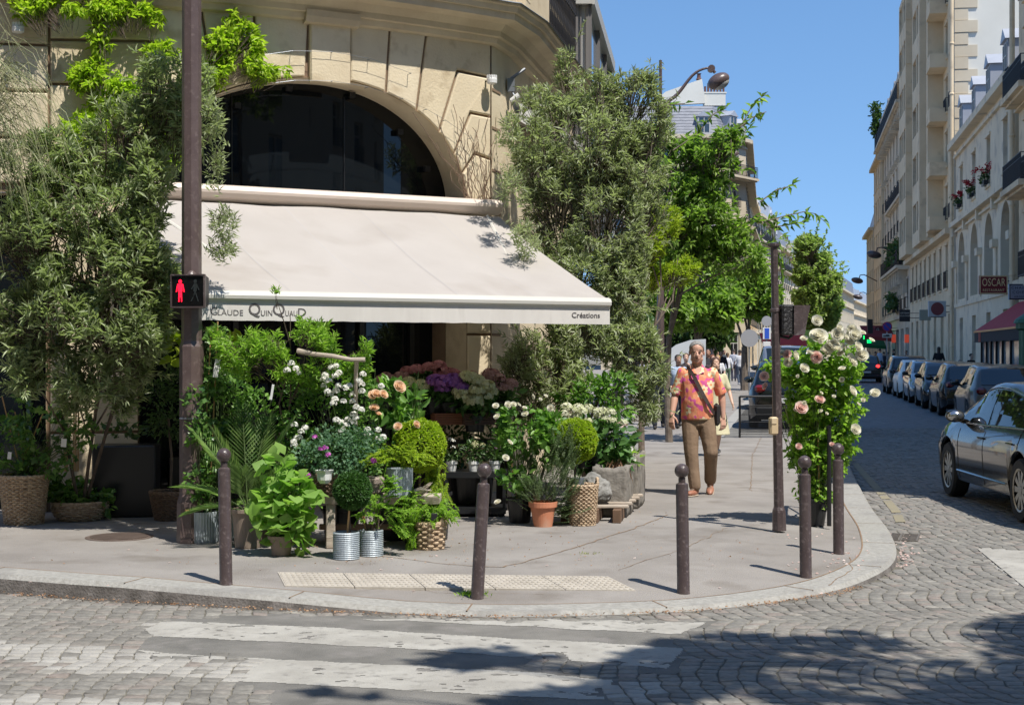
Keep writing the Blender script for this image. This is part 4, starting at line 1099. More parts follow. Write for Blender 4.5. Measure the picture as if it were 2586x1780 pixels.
for k,(a,b,H,mt_,lb) in enumerate((((62,-20),(8,-15),22,'wallD','unseen cream apartment block added to the right behind the viewpoint to block sky light'),((7.8,-15),(-20,-13.5),23,'wallA','unseen cream apartment block added facing the flower shop to block sky light'),((-20,-13),(-24,13),20,'wallC','unseen grey-stone block added at the left to block sky light'))):
 Bq=building('added_facing_block',lb,(a[0]+b[0])/2,(a[1]+b[1])/2);f=Fac(Bq,a,b);f.mat=M[mt_]  # unseen blocks added to cut sky light, bounce warmth and darken window reflections
 f.floor(0,4.2,6,2.6,.3,3.5,glass='glass',trim=False)
 for q in range(5):z=4.2+q*(H-4.2)/5;f.floor(z,z+(H-4.2)/5,7,1.3,z+.6,z+2.8,rail=.9)
 f.band(H-.4,H,.6);f.done(M[mt_]);solid(Bq,f,11,0,H,M[mt_]);mansard(Bq,f,11,H,3,M['slate'])
B0=building('apartment_building','cream apartment building with black balcony rails at the far right edge',*rs(50))
f=Fac(B0,rs(58.6),rs(10.4));f.mat=M['wallA']
f.floor(0,4.2,9,3.2,.3,3.3,glass='glass',trim=False,name='shop_window')
for k in range(4):f.floor(4.2+k*3.6,7.8+k*3.6,12,1.3,4.6+k*3.6,7.1+k*3.6,rail=1.0)
f.band(4.2,4.5,.25);f.band(18.2,18.6,.5);f.band(11.2,11.4,.2)
f.done(M['wallA']);solid(B0,f,12,0,18.6,M['wallA'])
for k,u in enumerate((2.4,)):f.rail(.6,5.2,8.0+3.6*0,1.0,.7,slab=True);f.rail(.6,5.2,11.6,1.0,.7,slab=True)
B1=building('arcaded_house','cream four-bay house with tall round arches, red geraniums and dormers',*rs(70))
f=Fac(B1,rs(81),rs(59.6));f.mat=M['wallB']
f.floor(0,4.3,4,1.5,.5,3.5,trim=False,glass='glass');f.floor(4.3,8.7,4,3.0,4.5,8.1,arch=True,depth=.7)
f.floor(8.7,12.9,4,1.35,9.35,11.6)
f.band(8.5,8.75,.35);f.band(8.2,8.3,.15);f.band(12.3,12.45,.15);f.band(12.75,13.1,.45);f.band(4.1,4.3,.08)
for i in range(5):
 u=min(max(f.L*i/4,.5),f.L-.5);f.box(u-.45,u+.45,6.3,6.65,0,.25);f.box(u-.3,u+.3,4.3,6.3,0,.08)
 f.box(u-.2,u+.2,8.0,8.5,0,.25)
f.done(M['wallB']);solid(B1,f,10,0,13.1,M['wallB'])
m=MB();m.add([f.p(0,13.1,.45),f.p(f.L,13.1,.45),f.p(f.L,15.3,-1.6),f.p(0,15.3,-1.6),f.p(f.L,16.4,-5),f.p(0,16.4,-5)],[(0,1,2,3),(3,2,4,5)]);m.build('roof',M['slate'],B1,fixn=False)
dormers(B1,f,4,13.15,1.0,1.7,o0=.0)
for i in range(3):
 u=f.L*(i+.5)/4;c=f.p(u,9.35,.16);o=thing('window_box',['window box of red geraniums on the first upper window past the tall pipe','window box of red geraniums on the middle upper window of the arcaded house','window box of red geraniums on the nearest upper window of the arcaded house'][i],'window box',c,group='geranium boxes on the arcaded house')
 mb=MB();mb.box(c+Vector((0,0,.1)),(.9,.22,.22),rz=f.rz);mb.build('box',M['black_plastic'],o)
 pp=np.array(c)+rng.normal(size=(90,3))*[.12,.25,.12]+[0,0,.35];leaves_mesh('foliage',pp,rand_dir(90)+[0,0,.4],.16,.1,M['darkleaf'],o,shape=6)
 pp=[]
 for _ in range(9):
  q=np.array(c)+rng.normal(size=3)*[.12,.3,.1]+[0,0,.72];pp+=[q+rng.normal(size=3)*.055 for _ in range(22)]
 leaves_mesh('flowers',np.array(pp),rand_dir(len(pp)),.09,.09,M['red_petal'],o)
for off_,yy,zt_,lb in ((.0,59.2,16,'tall cream drainpipe between the arcaded house and its right neighbour'),(.0,81.4,27,'tall cream drainpipe between the arcaded house and the bow-windowed block')):
 x,y=rs(yy);mb=MB();mb.tube([(x-.18,y,0),(x-.18,y,zt_)],.11,10)
 for z in np.arange(2,zt_,2.8):mb.lathe([(.13,-.06),(.15,0),(.13,.06)],(x-.18,y,z),10)
 tag(mb.build('drainpipe',M['wallA'],origin=(x,y,0)),lb,'drainpipe')
B2=building('apartment_block','tall pale apartment block with stacked bow windows and a white gable wall',*rs(95))
f=Fac(B2,rs(112),rs(81.8));f.mat=M['wallA']
us1=[2.6,6.0,9.4,12.8,16.2,19.6,23.2,26.8,29.6]
f.floor(0,4.6,7,1.7,.3,3.9,glass='glass',trim=False)
f.floor(4.6,8.6,8,1.3,5.4,7.9,rail=1.0,us=us1[:8])
for k in range(6):
 z=8.6+k*3.15
 f.floor(z,z+3.15,8,1.25,z+.75,z+2.75,rail=.8 if k%2==0 else None,us=us1)
f.band(8.3,8.6,.5);f.band(27.2,27.6,.7)
for ua,ub in ((2.0,8.4),(14.2,20.8)):
 for k in range(6):
  z=8.6+k*3.15;f.box(ua,ub,z,z+.9,0,.95);f.box(ua,ub,z+2.75,z+3.15,0,.95)
  for q in (ua+.15,(ua+ub)/2-.2,(ua+ub)/2+1.4,ub-.15):f.box(q-.22,q+.22,z+.9,z+2.75,0,.95)
  m=MB();f.box(ua+.2,ub-.2,z+.9,z+2.75,.1,.78,m);m.build('bow_window',M['glass_day'],B2)
  if k%2==1:f.rail(ub+.3,ub+2.2,z+.7,.8,.2)
for k in range(6):
 z=8.6+k*3.15;f.box(24.9,27.2,z+.2,z+1.0,0,1.0);f.rail(21.4,23.8,z+.6,.8,.25)
f.box(24.0,24.8,8.6,27.3,0,.9);f.box(21.0,21.5,8.6,27.3,0,1.1)
f.done(M['wallA'])
solid(B2,f,11,0,27.6,M['plaster']);
m=MB();fe=Fac(B2,rs(81.8),(strx(81.8,OFF)+11,81.8-2.1))
fe.n=Vector((-f.d.x,-f.d.y,0))*-1 if False else Vector((fe.d.y,-fe.d.x,0))
for k in range(24):
 z=12+k*.68;wq=1.25 if k%2 else .75;fe.box(.02,wq,z,z+.64,-.02,.05+.03*(k%3),m)
m.build('quoin',M['wallD'],B2)
m=MB();m.add([f.p(0,27.6,.2),f.p(f.L,27.6,.2),f.p(f.L,31,-3),f.p(0,31,-3),f.p(f.L,31,-10),f.p(0,31,-10)],[(0,1,2,3),(3,2,4,5)]);m.build('roof',M['zinc_roof'],B2,fixn=False)
B3=building('balconied_block','grey-stone block with a long blue-black top balcony and leafy lower balcony',*rs(127))
f=Fac(B3,rs(143),rs(112.2));f.mat=M['wallC']
f.floor(0,4.6,6,3.4,.2,3.6,glass='glass',trim=False,name='shop_window')
for k in range(5):f.floor(4.6+k*3.3,7.9+k*3.3,8,1.3,5.1+k*3.3,7.4+k*3.3,rail=.9 if k not in (1,4) else None)
f.floor(21.1,23.4,8,1.2,21.5,23.0)
f.band(4.4,4.7,.3);f.band(20.8,21.2,.35);f.band(23.2,23.6,.6)
for u in np.arange(1,30,1.6):f.box(u-.15,u+.15,20.3,20.85,0,.7);f.box(u-.2,u+.2,17.6,17.75,0,.4)
f.done(M['wallC']);solid(B3,f,11,0,23.6,M['wallC'])
f.rail(0,30.5,21.2,1.3,.9,slab=True,step=.12);f.rail(10,30.5,8.4,1.2,.9,slab=True,step=.12);f.rail(8,29,14.4,1.0,.35,slab=True)
for u in np.arange(12,30,2.4):
 m=MB();f.box(u-.2,u+.2,7.0,8.1,0,.7,m);f.box(u-.15,u+.15,6.3,7.0,0,.35,m);m.build('bracket',M['wallC'],B3)
dormers(B3,f,7,23.6,1.3,1.9,o0=-.3,mat='slate');mansard(B3,f,11,23.6,2.6,M['slate'])
for u,h_ in ((1,3.2),(29,3.2)):chimney(B3,f.p(u,23.8,-5),.7,h_,2.6,2,f.rz)
def planter(B_,fac,u0,u1,z,o,h,mat,label,name='balcony_plants',n=500):
 c=fac.p((u0+u1)/2,z,o);t=thing(name,label,'plants',c);m=MB()
 fac.box(u0,u1,z+.05,z+.3,o-.15,o+.1,m);m.build('planter_box',M['black_plastic'],t)
 pp=[tuple(fac.p(random.uniform(u0,u1),z+.3+random.random()**1.3*h,o+random.gauss(0,.2))) for _ in range(n)]
 leaves_mesh('foliage',np.array(pp),rand_dir(n)+[0,0,.5],.38,.22,M[mat],t,shape=6)
planter(B3,f,18,29.5,8.5,.6,1.7,'darkleaf','dense green plants spilling along the leafy lower balcony',n=900)
planter(B3,f,1.5,3.5,22.2,.9,3.0,'darkleaf','dark bush hanging over the top balcony against the sky',n=500)
planter(B3,f,17,22,4.9,.6,1.3,'darkleaf','reddish trailing plants above the shop fronts on the right',n=260)
for k,(ya,yb,H,mt_,lb,o_) in enumerate(((143.3,156,21.0,'wallA','narrow cream block just beyond the long top balcony',-.25),(156.2,170,15.0,'wallD','low cream block farthest along the right side of the street',-.3))):
 Bq=building('far_block',lb,*rs(ya));f=Fac(Bq,(strx(yb,OFF+o_),yb),(strx(ya,OFF+o_),ya));f.mat=M[mt_]
 f.floor(0,4,3,3,.3,3.4,glass='glass',trim=False)
 nf=int((H-4)/3.2);
 for q in range(nf):f.floor(4+q*(H-4)/nf,4+(q+1)*(H-4)/nf,4,1.1,4.7+q*(H-4)/nf,6.8+q*(H-4)/nf)
 f.band(H-.3,H,.5);f.done(M[mt_]);solid(Bq,f,10,0,H,M[mt_]);mansard(Bq,f,10,H,2.6,M['zinc_roof']);
 chimney(Bq,f.p(2,H+.5,-4),.7,3,2.4,3,f.rz)
Z1=22.4
L1=building('corner_apartment_house','cream corner apartment house with grey slate mansard and white chimney gable',18,142)
fA=Fac(L1,(8.5,140),(20.3,140));fB=Fac(L1,(20.3,140),(22.9,143.5));fC=Fac(L1,(22.9,143.5),(27.2,168))
for f,nb in ((fA,3),(fB,1),(fC,7)):
 f.mat=M['wallD'];f.floor(0,4.4,nb,1.8,.3,3.6,glass='glass',trim=False)
 for k in range(5):
  z=4.4+k*3.6;f.floor(z,z+3.6,nb,1.35,z+.5,z+2.9,rail=.95,shutters=(f is fA),depth=.3)
 f.band(Z1-.9,Z1-.75,.15);f.band(Z1-.35,Z1,.7);f.band(Z1-4.0,Z1-3.8,.3)
 f.done(M['wallD'])
fB.rail(-.6,fB.L+.6,Z1-3.8,1.1,1.0,slab=True);fC.rail(0,fC.L,Z1-3.8,1.1,.8,slab=True);fB.rail(-.2,fB.L+.2,11.9,1.0,.8,slab=True)
m=MB();q=[(8.5,140.2),(20.1,140.2),(22.6,143.6),(26.8,168),(8.5,168)]
lo=[Vector((a,b,Z1)) for a,b in q];hi=[Vector((8.5,141.4,Z1+3.0)),Vector((19.3,141.4,Z1+3.0)),Vector((21.4,144.4,Z1+3.0)),Vector((25.6,168,Z1+3.0)),Vector((8.5,168,Z1+3.0))]
for i in range(5):j=(i+1)%5;m.quad(lo[i],lo[j],hi[j],hi[i])
m.add(hi,[(0,1,2,3,4)]);m.build('roof',M['slate'],L1,fixn=False)
m=MB();
for k in range(9):
 z=Z1+.3+k*.3
 for A_,B_ in ((0,1),(1,2)):
  t=(z-Z1)/3.0;a=lo[A_].lerp(hi[A_],t);b=lo[B_].lerp(hi[B_],t);nn=Vector((0,-.012,0));m.quad(a+nn,b+nn,b+nn+Vector((0,0,.03)),a+nn+Vector((0,0,.03)))
m.build('slate_course',pmat('slate_joint',(.10,.105,.12),.8),L1,fixn=False)
dormers(L1,fA,2,Z1+.1,1.05,1.75,o0=-.35,us=[5.6,9.9]);dormers(L1,fB,1,Z1+.1,1.2,2.0,o0=-.2,mat='zinc_roof');dormers(L1,fC,6,Z1+.1,1.1,1.8,o0=-.2)
m=MB();gy=143.0;zt0=Z1+3.0
def GX(sx,sy):p=P(sx,sy,gy);return (p.x,p.z)
gp=[GX(1640,265),GX(1681,233),GX(1772,201),GX(1780,256),GX(1780,262),GX(1640,270)]
m.prism(gp,.5,None,(0,gy,0));m.build('gable',M['plaster'],L1)
c=P(1805,262,gy);m=MB();m.box((c.x,gy+.4,c.z+.45),(2.1,.9,1.3));m.box((c.x,gy+.4,c.z+1.05),(2.3,1.0,.14));m.build('chimney',M['plaster'],L1)
m=MB();
for i in range(7):hh=.55+.3*(i%2);m.lathe([(.10,0),(.10,hh),(.13,hh+.03)],(c.x-.9+i*.3,gy+.3,c.z+1.12),8)
m.build('chimney_pots',M['pot_red'],L1)
c=P(1765,204,gy);m=MB();m.lathe([(.22,0),(.3,.1),(.2,.25),(.17,.6),(.26,.66)],c,10);m.build('chimney_pots',M['pot_red'],L1)
pts=[(27.3,168.5),(33.3,199),(40,222),(46.5,245),(66,300),(84,360),(103,420)]
Hs=[19.5,20.5,18.0,17.5,15.5,14.5];lbs=['cream stone block with carved balconies just past the slate corner house','cream stone block with urns on its roofline before the leafy street tree','pale block with a roof terrace rising directly left of the leafy street tree','pale sunlit block behind the leafy street tree','yellowish sunlit block with many window columns far down the street','grey-roofed sunlit block that closes the view down the street']
for k in range(6):
 a,b=pts[k],pts[k+1];Bq=building('street_block',lbs[k],(a[0]+b[0])/2,(a[1]+b[1])/2,group='sunlit blocks along the left side of the street');f=Fac(Bq,a,b);H=Hs[k];f.mat=M['wallD']
 mt_=M[['wallA','wallD','wallD','wallB','wallD','wallB'][k]]
 nb=max(4,int(f.L/(3.0 if k<3 else 3.6)));f.floor(0,4.2,nb,1.9,.3,3.4,glass='glass',trim=False);nf=round((H-4.2)/3.4)
 for q in range(nf):z=4.2+q*(H-4.2)/nf;f.floor(z,z+(H-4.2)/nf,nb,1.3,z+.6,z+2.8,rail=(.9 if q%2==0 and k<3 else None),trim=k<5)
 f.band(4.1,4.3,.3);f.band(H-.4,H,.8);f.band(H-3.6,H-3.4,.5);f.done(mt_);solid(Bq,f,12,0,H,mt_)
 mansard(Bq,f,12,H,3.0,M['zinc_roof'] if k%2 else M['slate']);dormers(Bq,f,nb//2,H+.1,1.2,1.7,o0=-.3)
 for u in (1.5,f.L/2,f.L-1.5):chimney(Bq,f.p(u,H+1.5,-5),.8,3.4,3.2,5,f.rz)
 if k<3:
  f.rail(0,f.L,H-3.4,1.0,.6,slab=True)
  for u in (f.L*.8,f.L*.93):m=MB();m.lathe([(.3,0),(.34,.2),(.2,.4),(.45,1.0),(.5,1.3),(.2,1.4)],f.p(u,H,.1),10);m.build('roof_urn',mt_,Bq)
y0,y1=44.0,58.3;A3=thing('restaurant_awning','dark red shop awning over the restaurant front at the right edge','awning',(strx(52,8.6),52,0))
fr_=Fac(A3,rs(y1),rs(y0));m=MB()
m.add([fr_.p(0,3.65,.05),fr_.p(fr_.L,3.65,.05),fr_.p(fr_.L,2.5,1.75),fr_.p(0,2.5,1.75)],[(0,1,2,3)])
m.build('canopy',pmat('red_canvas',(.40,.028,.035),.8,c2=(.46,.035,.045),nscale=2),A3,fixn=False)
m=MB();fr_.box(0,fr_.L,2.43,2.50,1.71,1.78,m);m.build('front_bar',pmat('orange_edge',(.75,.28,.05),.5),A3)
m=MB();fr_.rect(0,fr_.L,2.05,2.45,1.75,m);m.add([fr_.p(0,3.6,.05),fr_.p(0,2.45,1.73),fr_.p(0,2.05,1.73),fr_.p(0,2.05,.05)],[(0,1,2,3)]);m.build('valance',pmat('black_canvas',(.015,.01,.012),.8),A3,fixn=False)
m=MB();fr_.rect(1.4,2.1,2.06,2.44,1.765,m);m.build('valance_stripe',pmat('red_valance',(.35,.05,.03),.8),A3,fixn=False)
KI=thing('bistro_facade','black restaurant shopfront with bright glass doors below the red awning','shop front',(strx(52,9),52,0))
m=MB();fr_.box(0,fr_.L,0,.5,.1,1.5,m)
for u in (.1,1.6,2.9,4.4,6,8):fr_.box(u-.07,u+.07,0,2.1,1.4,1.52,m)
fr_.box(0,fr_.L,2.1,2.2,.1,1.52,m);m.build('frame',M['frame_dark'],KI)
m=MB();fr_.rect(.1,fr_.L,.5,2.1,1.45,m);m.build('glass_panel',pmat('bright_pane',(.35,.40,.42),.1,spec=1),KI,fixn=False)
gp_=G(2600,1082,0);gx,gy_=(2570-CX)/F*41,41
m=MB();o=thing('green_column','tall dark green ribbed advertising column cut by the right edge of the photo','column',(.35*40+.12,40,0));m.lathe([(.6,0),(.6,.3),(.52,.35),(.52,2.25),(.6,2.3),(.6,2.45)],(.3605*40,40,0),24,ridge=.06);m.build('body',pmat('green_paint',(.02,.09,.03),.5),o)
m=MB();m.lathe([(.7,2.45),(.66,2.55),(.3,2.8),(.02,3.0)],(.3605*40,40,0),24);m.build('cap',pmat('green_paint_cap',(.02,.09,.03),.5),o)
def hung_sign(name,label,x0,x1,yt,yb,y,bg_,lines,edge=None,cat='sign'):
 a=P(x0,yt,y);b=P(x1,yb,y);c=(a+b)/2;o=thing(name,label,cat,c);wd=b.x-a.x;h=a.z-b.z
 m=MB();m.bbox(c,(wd,.12,h),.02);m.build('panel',bg_,o)
 if edge:
  m=MB()
  for dx,dz,sx_,sz_ in ((0,h/2-.03,wd-.02,.035),(0,-h/2+.03,wd-.02,.035),(-wd/2+.03,0,.035,h-.02),(wd/2-.03,0,.035,h-.02)):m.box(c+Vector((dx,-.064,dz)),(sx_*1.0,.012,sz_*1.0))
  m.build('border',edge,o)
 for s,size,dx,dz,mat_,sx_,sp in lines:text_obj('lettering',s,size,Matrix.Translation(c+Vector((dx,-.068,dz)))@Matrix.Rotation(R(90),4,'X'),mat_,o,sx=sx_,space=sp,align='CENTER')
 m=MB();m.box(c+Vector((wd/2+.6,.0,h*.2)),(1.2,.04,.04));m.box(c+Vector((wd/2+.6,.0,-h*.2)),(1.2,.04,.04));m.build('bracket',M['iron'],o)
 return o,c
gold=pmat('gold_lettering',(.85,.66,.36),.5)
hung_sign('hanging_sign','dark red hanging sign lettered OSCAR RESTAURANT with a gold border',2472,2544,696,743,60,pmat('maroon',(.20,.022,.028),.5),[('OSCAR',.46,0,-.05,gold,.62,1.05),('RESTAURANT',.15,0,-.27,gold,.9,1.1)],gold)
hung_sign('hanging_sign','pale blue hanging sign with dark capital letters cut by the right edge',2547,2606,717,757,56,pmat('pale_blue',(.26,.31,.38),.5),[('CHAIL',.15,-.08,.10,M['frame_dark'],1.1,1.3),('COIFF',.15,-.05,-.07,M['frame_dark'],1.1,1.3),('ARGUS',.10,-.05,-.22,M['frame_dark'],1.1,1.3)],M['frame_dark'])
o,c=hung_sign('square_sign','square pale sign with a large dull red disc on the right',2344,2389,760,800,84,pmat('pale_sign',(.36,.40,.44),.5),[])
m=MB();m.lathe([(.37,-.01),(.37,.01)],c+Vector((0,-.07,0)),28,Matrix.Rotation(R(90),3,'X'));m.build('disc',pmat('dull_red',(.14,.035,.045),.6),o)
hung_sign('shop_sign','plain pale grey-green shop sign behind the red-disc sign',2322,2350,782,809,88,pmat('pale_green_sign',(.24,.26,.22),.6),[])
hung_sign('shop_sign','black projecting shop sign with faint white capitals above the dark shop',2271,2298,782,812,104,pmat('black_sign',(.012,.013,.02),.5),[('ARTISAN',.16,0,.13,M['shutter'],1,1),('BOULANGER',.13,0,-.06,M['shutter'],1,1)])
hung_sign('shop_sign','tall narrow black projecting sign far down the street',2191,2204,806,842,118,pmat('black_sign2',(.02,.018,.02),.5),[])
hung_sign('shop_sign','dark red shop sign at the start of the far shops',2210,2240,824,840,125,pmat('red_sign',(.12,.015,.02),.5),[('G',.35,-.3,-.12,M['shutter'],1,1)])
c=P(2195,852,130);o=thing('pharmacy_cross','small glowing green pharmacy cross far down the street','sign',c);m=MB();m.box(c,(.32,.2,1.0));m.box(c,(1.0,.19,.32));m.box(c+Vector((1.2,0,0)),(1.4,.04,.05));m.build('lit_cross',pmat('green_glow',(.02,.3,.06),.5,emis=(.0,.9,.15),es=1.6),o)
for sx,sy0,sy1,y,nm in ((2257,842,868,108,'left'),(2290,842,868,101,'right')):
 c=P(sx,(sy0+sy1)/2,y);h=(sy1-sy0)/F*y;m=MB();m.box(c,(.30,.1,h*.8));tag(m.build('lit_display',pmat('red_display_'+nm,(.35,.04,.03),.5,emis=(.9,.12,.05),es=.22),origin=c),'glowing orange-red display panel in the dark shop, %s one'%('farther' if nm=='left' else 'nearer'),'display','lit shop displays')
for sx,sy,y,w_,cc,lb in ((1983,868,118,3.6,(.62,.05,.04),'bright red shop awning beyond the traffic light post'),(2029,858,130,3.0,(.42,.45,.05),'yellow-green shop awning beyond the white roses'),(2222,848,124,2.6,(.25,.03,.03),'dull red shop awning far along the right side'),(2197,868,136,3.0,(.01,.10,.03),'dark green shop awning under the pharmacy cross')):
 c=P(sx,sy,y);t=thing('far_awning',lb,'awning',c);m=MB()
 m.add([c+Vector((-w_/2,0,0)),c+Vector((w_/2,0,-.2)),c+Vector((w_/2,1.8,.9)),c+Vector((-w_/2,1.8,.9)),c+Vector((-w_/2,0,-.3)),c+Vector((w_/2,0,-.5))],[(0,1,2,3),(0,1,5,4)])
 m.build('canopy',pmat('awn'+str(sx),cc,.8),t,fixn=False)
 m=MB();m.tube([c+Vector((-w_/2,0,-.3)),c+Vector((-w_/2,0,-c.z))],.04,6);m.tube([c+Vector((w_/2,0,-.3)),c+Vector((w_/2,0,-c.z))],.04,6);m.build('post',M['iron'],t)
# ================= street furniture =================
def bollard(base,label,lean=(0,0),h=.93,r=.046):
 o=thing('bollard',label,'bollard',base,group='brown bollards with ball tops along the kerb')
 mb=MB();mb.lathe([(r+.003,-.06),(r+.003,0),(r,.012),(r*.97,h-.16),(r*.93,h-.145),(r*.55,h-.135),(r*.55,h-.10)],(0,0,0),24);mb.build('post',M['bollard'],o,world=False,smooth=False)
 auto_smooth(o.children[0] if o.children else bpy.data.objects[[x.name for x in bpy.data.objects if x.parent==o][0]],50)
 mb=MB();mb.ball((0,0,h-.05),r*1.14,24,14);b=mb.build('ball',M['bollard'],o,world=False,smooth=True)
 o.rotation_euler=(lean[0],lean[1],0);return o
bollard(GP(571,1476),'bollard in front of the zinc and taupe pots, leftmost bollard',(0,R(-1.0)),.98)
bollard(GP(1205,1510),'leaning bollard with weeds at its foot by the tactile strip',(0,R(3.2)),.95)
bollard(GP(1726,1497),'bollard at the right end of the tactile strip, in line with the walking man',(0,R(-.8)),.93)
bollard(GP(2035,1457),'bollard standing in front of the potted rose bush',(0,R(-.6)),.93)
bollard(GP(2118,1398),'bollard nearest the street kerb, right of the rose bush pot',(0,R(-.4)),.93)
b=GP(1190,1504);pp=np.array(b)+rng.normal(size=(90,3))*[.05,.04,0]
tag(leaves_mesh('weeds',pp,rand_dir(90)*.6+[0,0,1],.045,.006,M['fern'],None,droop=.3),kind='stuff')
b=GP(1485,1398);pp=np.array(b)+rng.normal(size=(40,3))*[.05,.03,0]
tag(leaves_mesh('weeds',pp,rand_dir(40)+[0,0,.5],.02,.008,M['grass_leaf'],None),kind='stuff')
bp=P(500,1290,12.75);bx_,by_=bp.x-.055,12.75
PL=thing('signal_pole','tall octagonal brown pole carrying the red pedestrian light','pole',(bx_,by_,0))
mb=MB();mb.lathe([(.13,0),(.125,.35),(.105,.42),(.105,1.7),(.088,1.75),(.086,2.2),(.078,7.2)],(bx_,by_,0),8,Matrix.Rotation(R(10),3,'Z'));mb.build('pole',M['brown_paint'],PL)
mb=MB();mb.tube([(bx_,by_,7.2),(bx_-.1,by_-.2,8.2),(bx_-.8,by_-.9,8.9)],.05,8);mb.build('lamp_arm',M['brown_paint'],PL)
mb=MB();mb.ball((bx_-1.0,by_-1.1,8.85),.32,16,10,sc=(1,1,.5));mb.build('lantern',M['brown_paint'],PL,smooth=True)
mb=MB()
for z in (1.08,):mb.lathe([(.109,-.006),(.109,.006)],(bx_,by_,z),12)
mb.build('cable_tie',M['zinc'],PL)
PS=thing('pedestrian_signal','black pedestrian light box showing a lit red standing figure','traffic light',P(475,735,12.55))
c=Vector(PS.location);c.y=12.55;rzz=R(-8)
def RM(a):return Matrix.Rotation(a,3,'Z')
mb=MB();mb.bbox(c+Vector((0,.09,0)),(.285,.17,.275),.02,rzz);mb.build('housing',M['black_plastic'],PS)
mb=MB();
for dx,dz,sx_,sz_ in ((0,.138,.30,.012),(0,-.138,.30,.014),(-.148,0,.01,.28),(.148,0,.012,.28)):mb.box(c+RM(rzz)@Vector((dx,.0,dz)),(sx_,.035,sz_),rzz)
mb.build('visor_frame',M['bollard'],PS)
mb=MB();mb.box(c+RM(rzz)@Vector((0,.002,0)),(.27,.01,.255),rzz);mb.build('lens',pmat('signal_lens',(.006,.006,.006),.15),PS)
redm=pmat('lit_red',(.5,.0,.02),.4,emis=(1.0,.008,.03),es=2.2);gm_=pmat('unlit_figure',(.022,.028,.028),.5)
def figure(cx,mat,name,walk=False):
 mb=MB()
 def disc(x,z,r):mb.lathe([(r,-.002),(r,.003)],c+RM(rzz)@Vector((cx+x,-.006,z)),8,Matrix.Rotation(R(90),3,'X'))
 def line(x0,z0,x1,z1,n,r=.0042):
  for i in range(n):t=i/max(1,n-1);disc(x0+(x1-x0)*t,z0+(z1-z0)*t,r)
 r=.0050
 for a in range(8):disc(math.cos(a*PI/4)*.010,.082+math.sin(a*PI/4)*.012,r)
 disc(0,.082,r)
 if not walk:
  for dx in (-.016,-.006,.006,.016):line(dx,.058,dx*.9,.0,7,r)
  for s in (-1,1):line(s*.022,.056,s*.034,-.004,7,r);line(s*.010,-.004,s*.012,-.088,10,r);line(s*.003,-.0,s*.005,-.05,5,r)
 else:
  for dx in (-.012,-.003,.007):line(dx+.003,.058,dx,.0,7,r)
  line(.012,.055,.032,.012,6,r);line(-.010,.055,-.032,.018,6,r);line(0,-.004,.026,-.086,10,r);line(-.004,-.004,-.014,-.045,5,r);line(-.014,-.045,-.034,-.082,5,r)
 mb.build(name,mat,PS)
figure(-.068,redm,'red_figure');figure(.066,gm_,'unlit_figure',True)
mb=MB();mb.box(c+Vector((.05,.2,.12)),(.05,.22,.04));mb.box(c+Vector((.05,.2,-.10)),(.05,.22,.04));mb.lathe([(.05,0),(.03,.03),(.01,.045)],c+Vector((.01,.09,.137)),12);mb.build('bracket',M['brown_paint'],PS)
tp_=P(1968,1338,13.6);tx,ty=tp_.x,13.6
TS=thing('traffic_signal_post','dark octagonal traffic signal post beside the rose bush','pole',(tx,ty,0))
mb=MB();q8=Matrix.Rotation(R(22),3,'Z')
def post_pt(z):return (tx-.028*0+(-.035)*(z/2.7),ty,z)
prof8=[(.066,0),(.064,.17),(.060,.19),(.048,.22),(.040,1.9),(.036,2.02),(.034,2.63)]
vs=[]
for r_,z in prof8:
 for k in range(8):a=2*PI*k/8+R(22);vs.append((tx-.05*(z/2.7)+r_*math.cos(a),ty+r_*math.sin(a),z))
mb.add(vs,[(i*8+k,i*8+(k+1)%8,i*8+8+(k+1)%8,i*8+8+k) for i in range(6) for k in range(8)]+[tuple(range(48,56))]);mb.build('post',M['bollard'],TS)
xt=tx-.05
mb=MB();mb.lathe([(.05,2.63),(.055,2.64),(.055,2.66),(.0,2.67)],(xt,ty,0),8,caps=False);mb.lathe([(.04,2.02),(.046,2.03),(.046,2.05),(.04,2.06)],(xt+.01,ty,0),8);mb.build('collar',M['bollard'],TS)
PB=thing('push_button_box','small cream push-button box on the signal post','button box',P(1953,1075,13.5))
cc=Vector(PB.location);mb=MB();mb.bbox(cc+Vector((0,.0,0)),(.078,.07,.165),.014,R(10));mb.build('box',pmat('cream_plastic',(.55,.42,.25),.5),PB)
mb=MB();mb.bbox(cc+Vector((0,-.036,.045)),(.05,.012,.055),.004,R(10));mb.build('button',pmat('cream_button',(.60,.47,.30),.45),PB)
TH=thing('traffic_light_head','black traffic light head turned away, hung low on the signal post','traffic light',P(2000,806,13.6))
cc=P(1985,808,13.6);mb=MB();mb.bbox(cc+Vector((0,.02,0)),(.125,.16,.285),.015,R(12));mb.build('housing',pmat('pitted_black',(.02,.018,.018),.45,bump=.8,bscale=50),TH)
mb=MB();h=.14
a0=cc+Vector((.062,-.07,h-.005));
mb.add([a0,a0+Vector((.155,.02,-.0)),a0+Vector((.115,.02,-.19)),a0+Vector((.10,.0,-.27)),a0+Vector((0,0,-.28))]+[p+Vector((0,.2,0)) for p in (a0,a0+Vector((.155,.02,-.0)),a0+Vector((.115,.02,-.19)),a0+Vector((.10,.0,-.27)),a0+Vector((0,0,-.28)))],[(0,1,2,3,4),(5,9,8,7,6),(0,1,6,5)]);mb.build('visor',M['bollard'],TH)
mb=MB();mb.tube([cc+Vector((-.06,.02,-.15)),cc+Vector((.03,.02,-.17)),cc+Vector((.06,.02,-.14))],.014,8);mb.tube([cc+Vector((-.09,.02,.08)),cc+Vector((-.05,.02,.08))],.014,8);mb.build('bracket',M['black_metal'],TH)
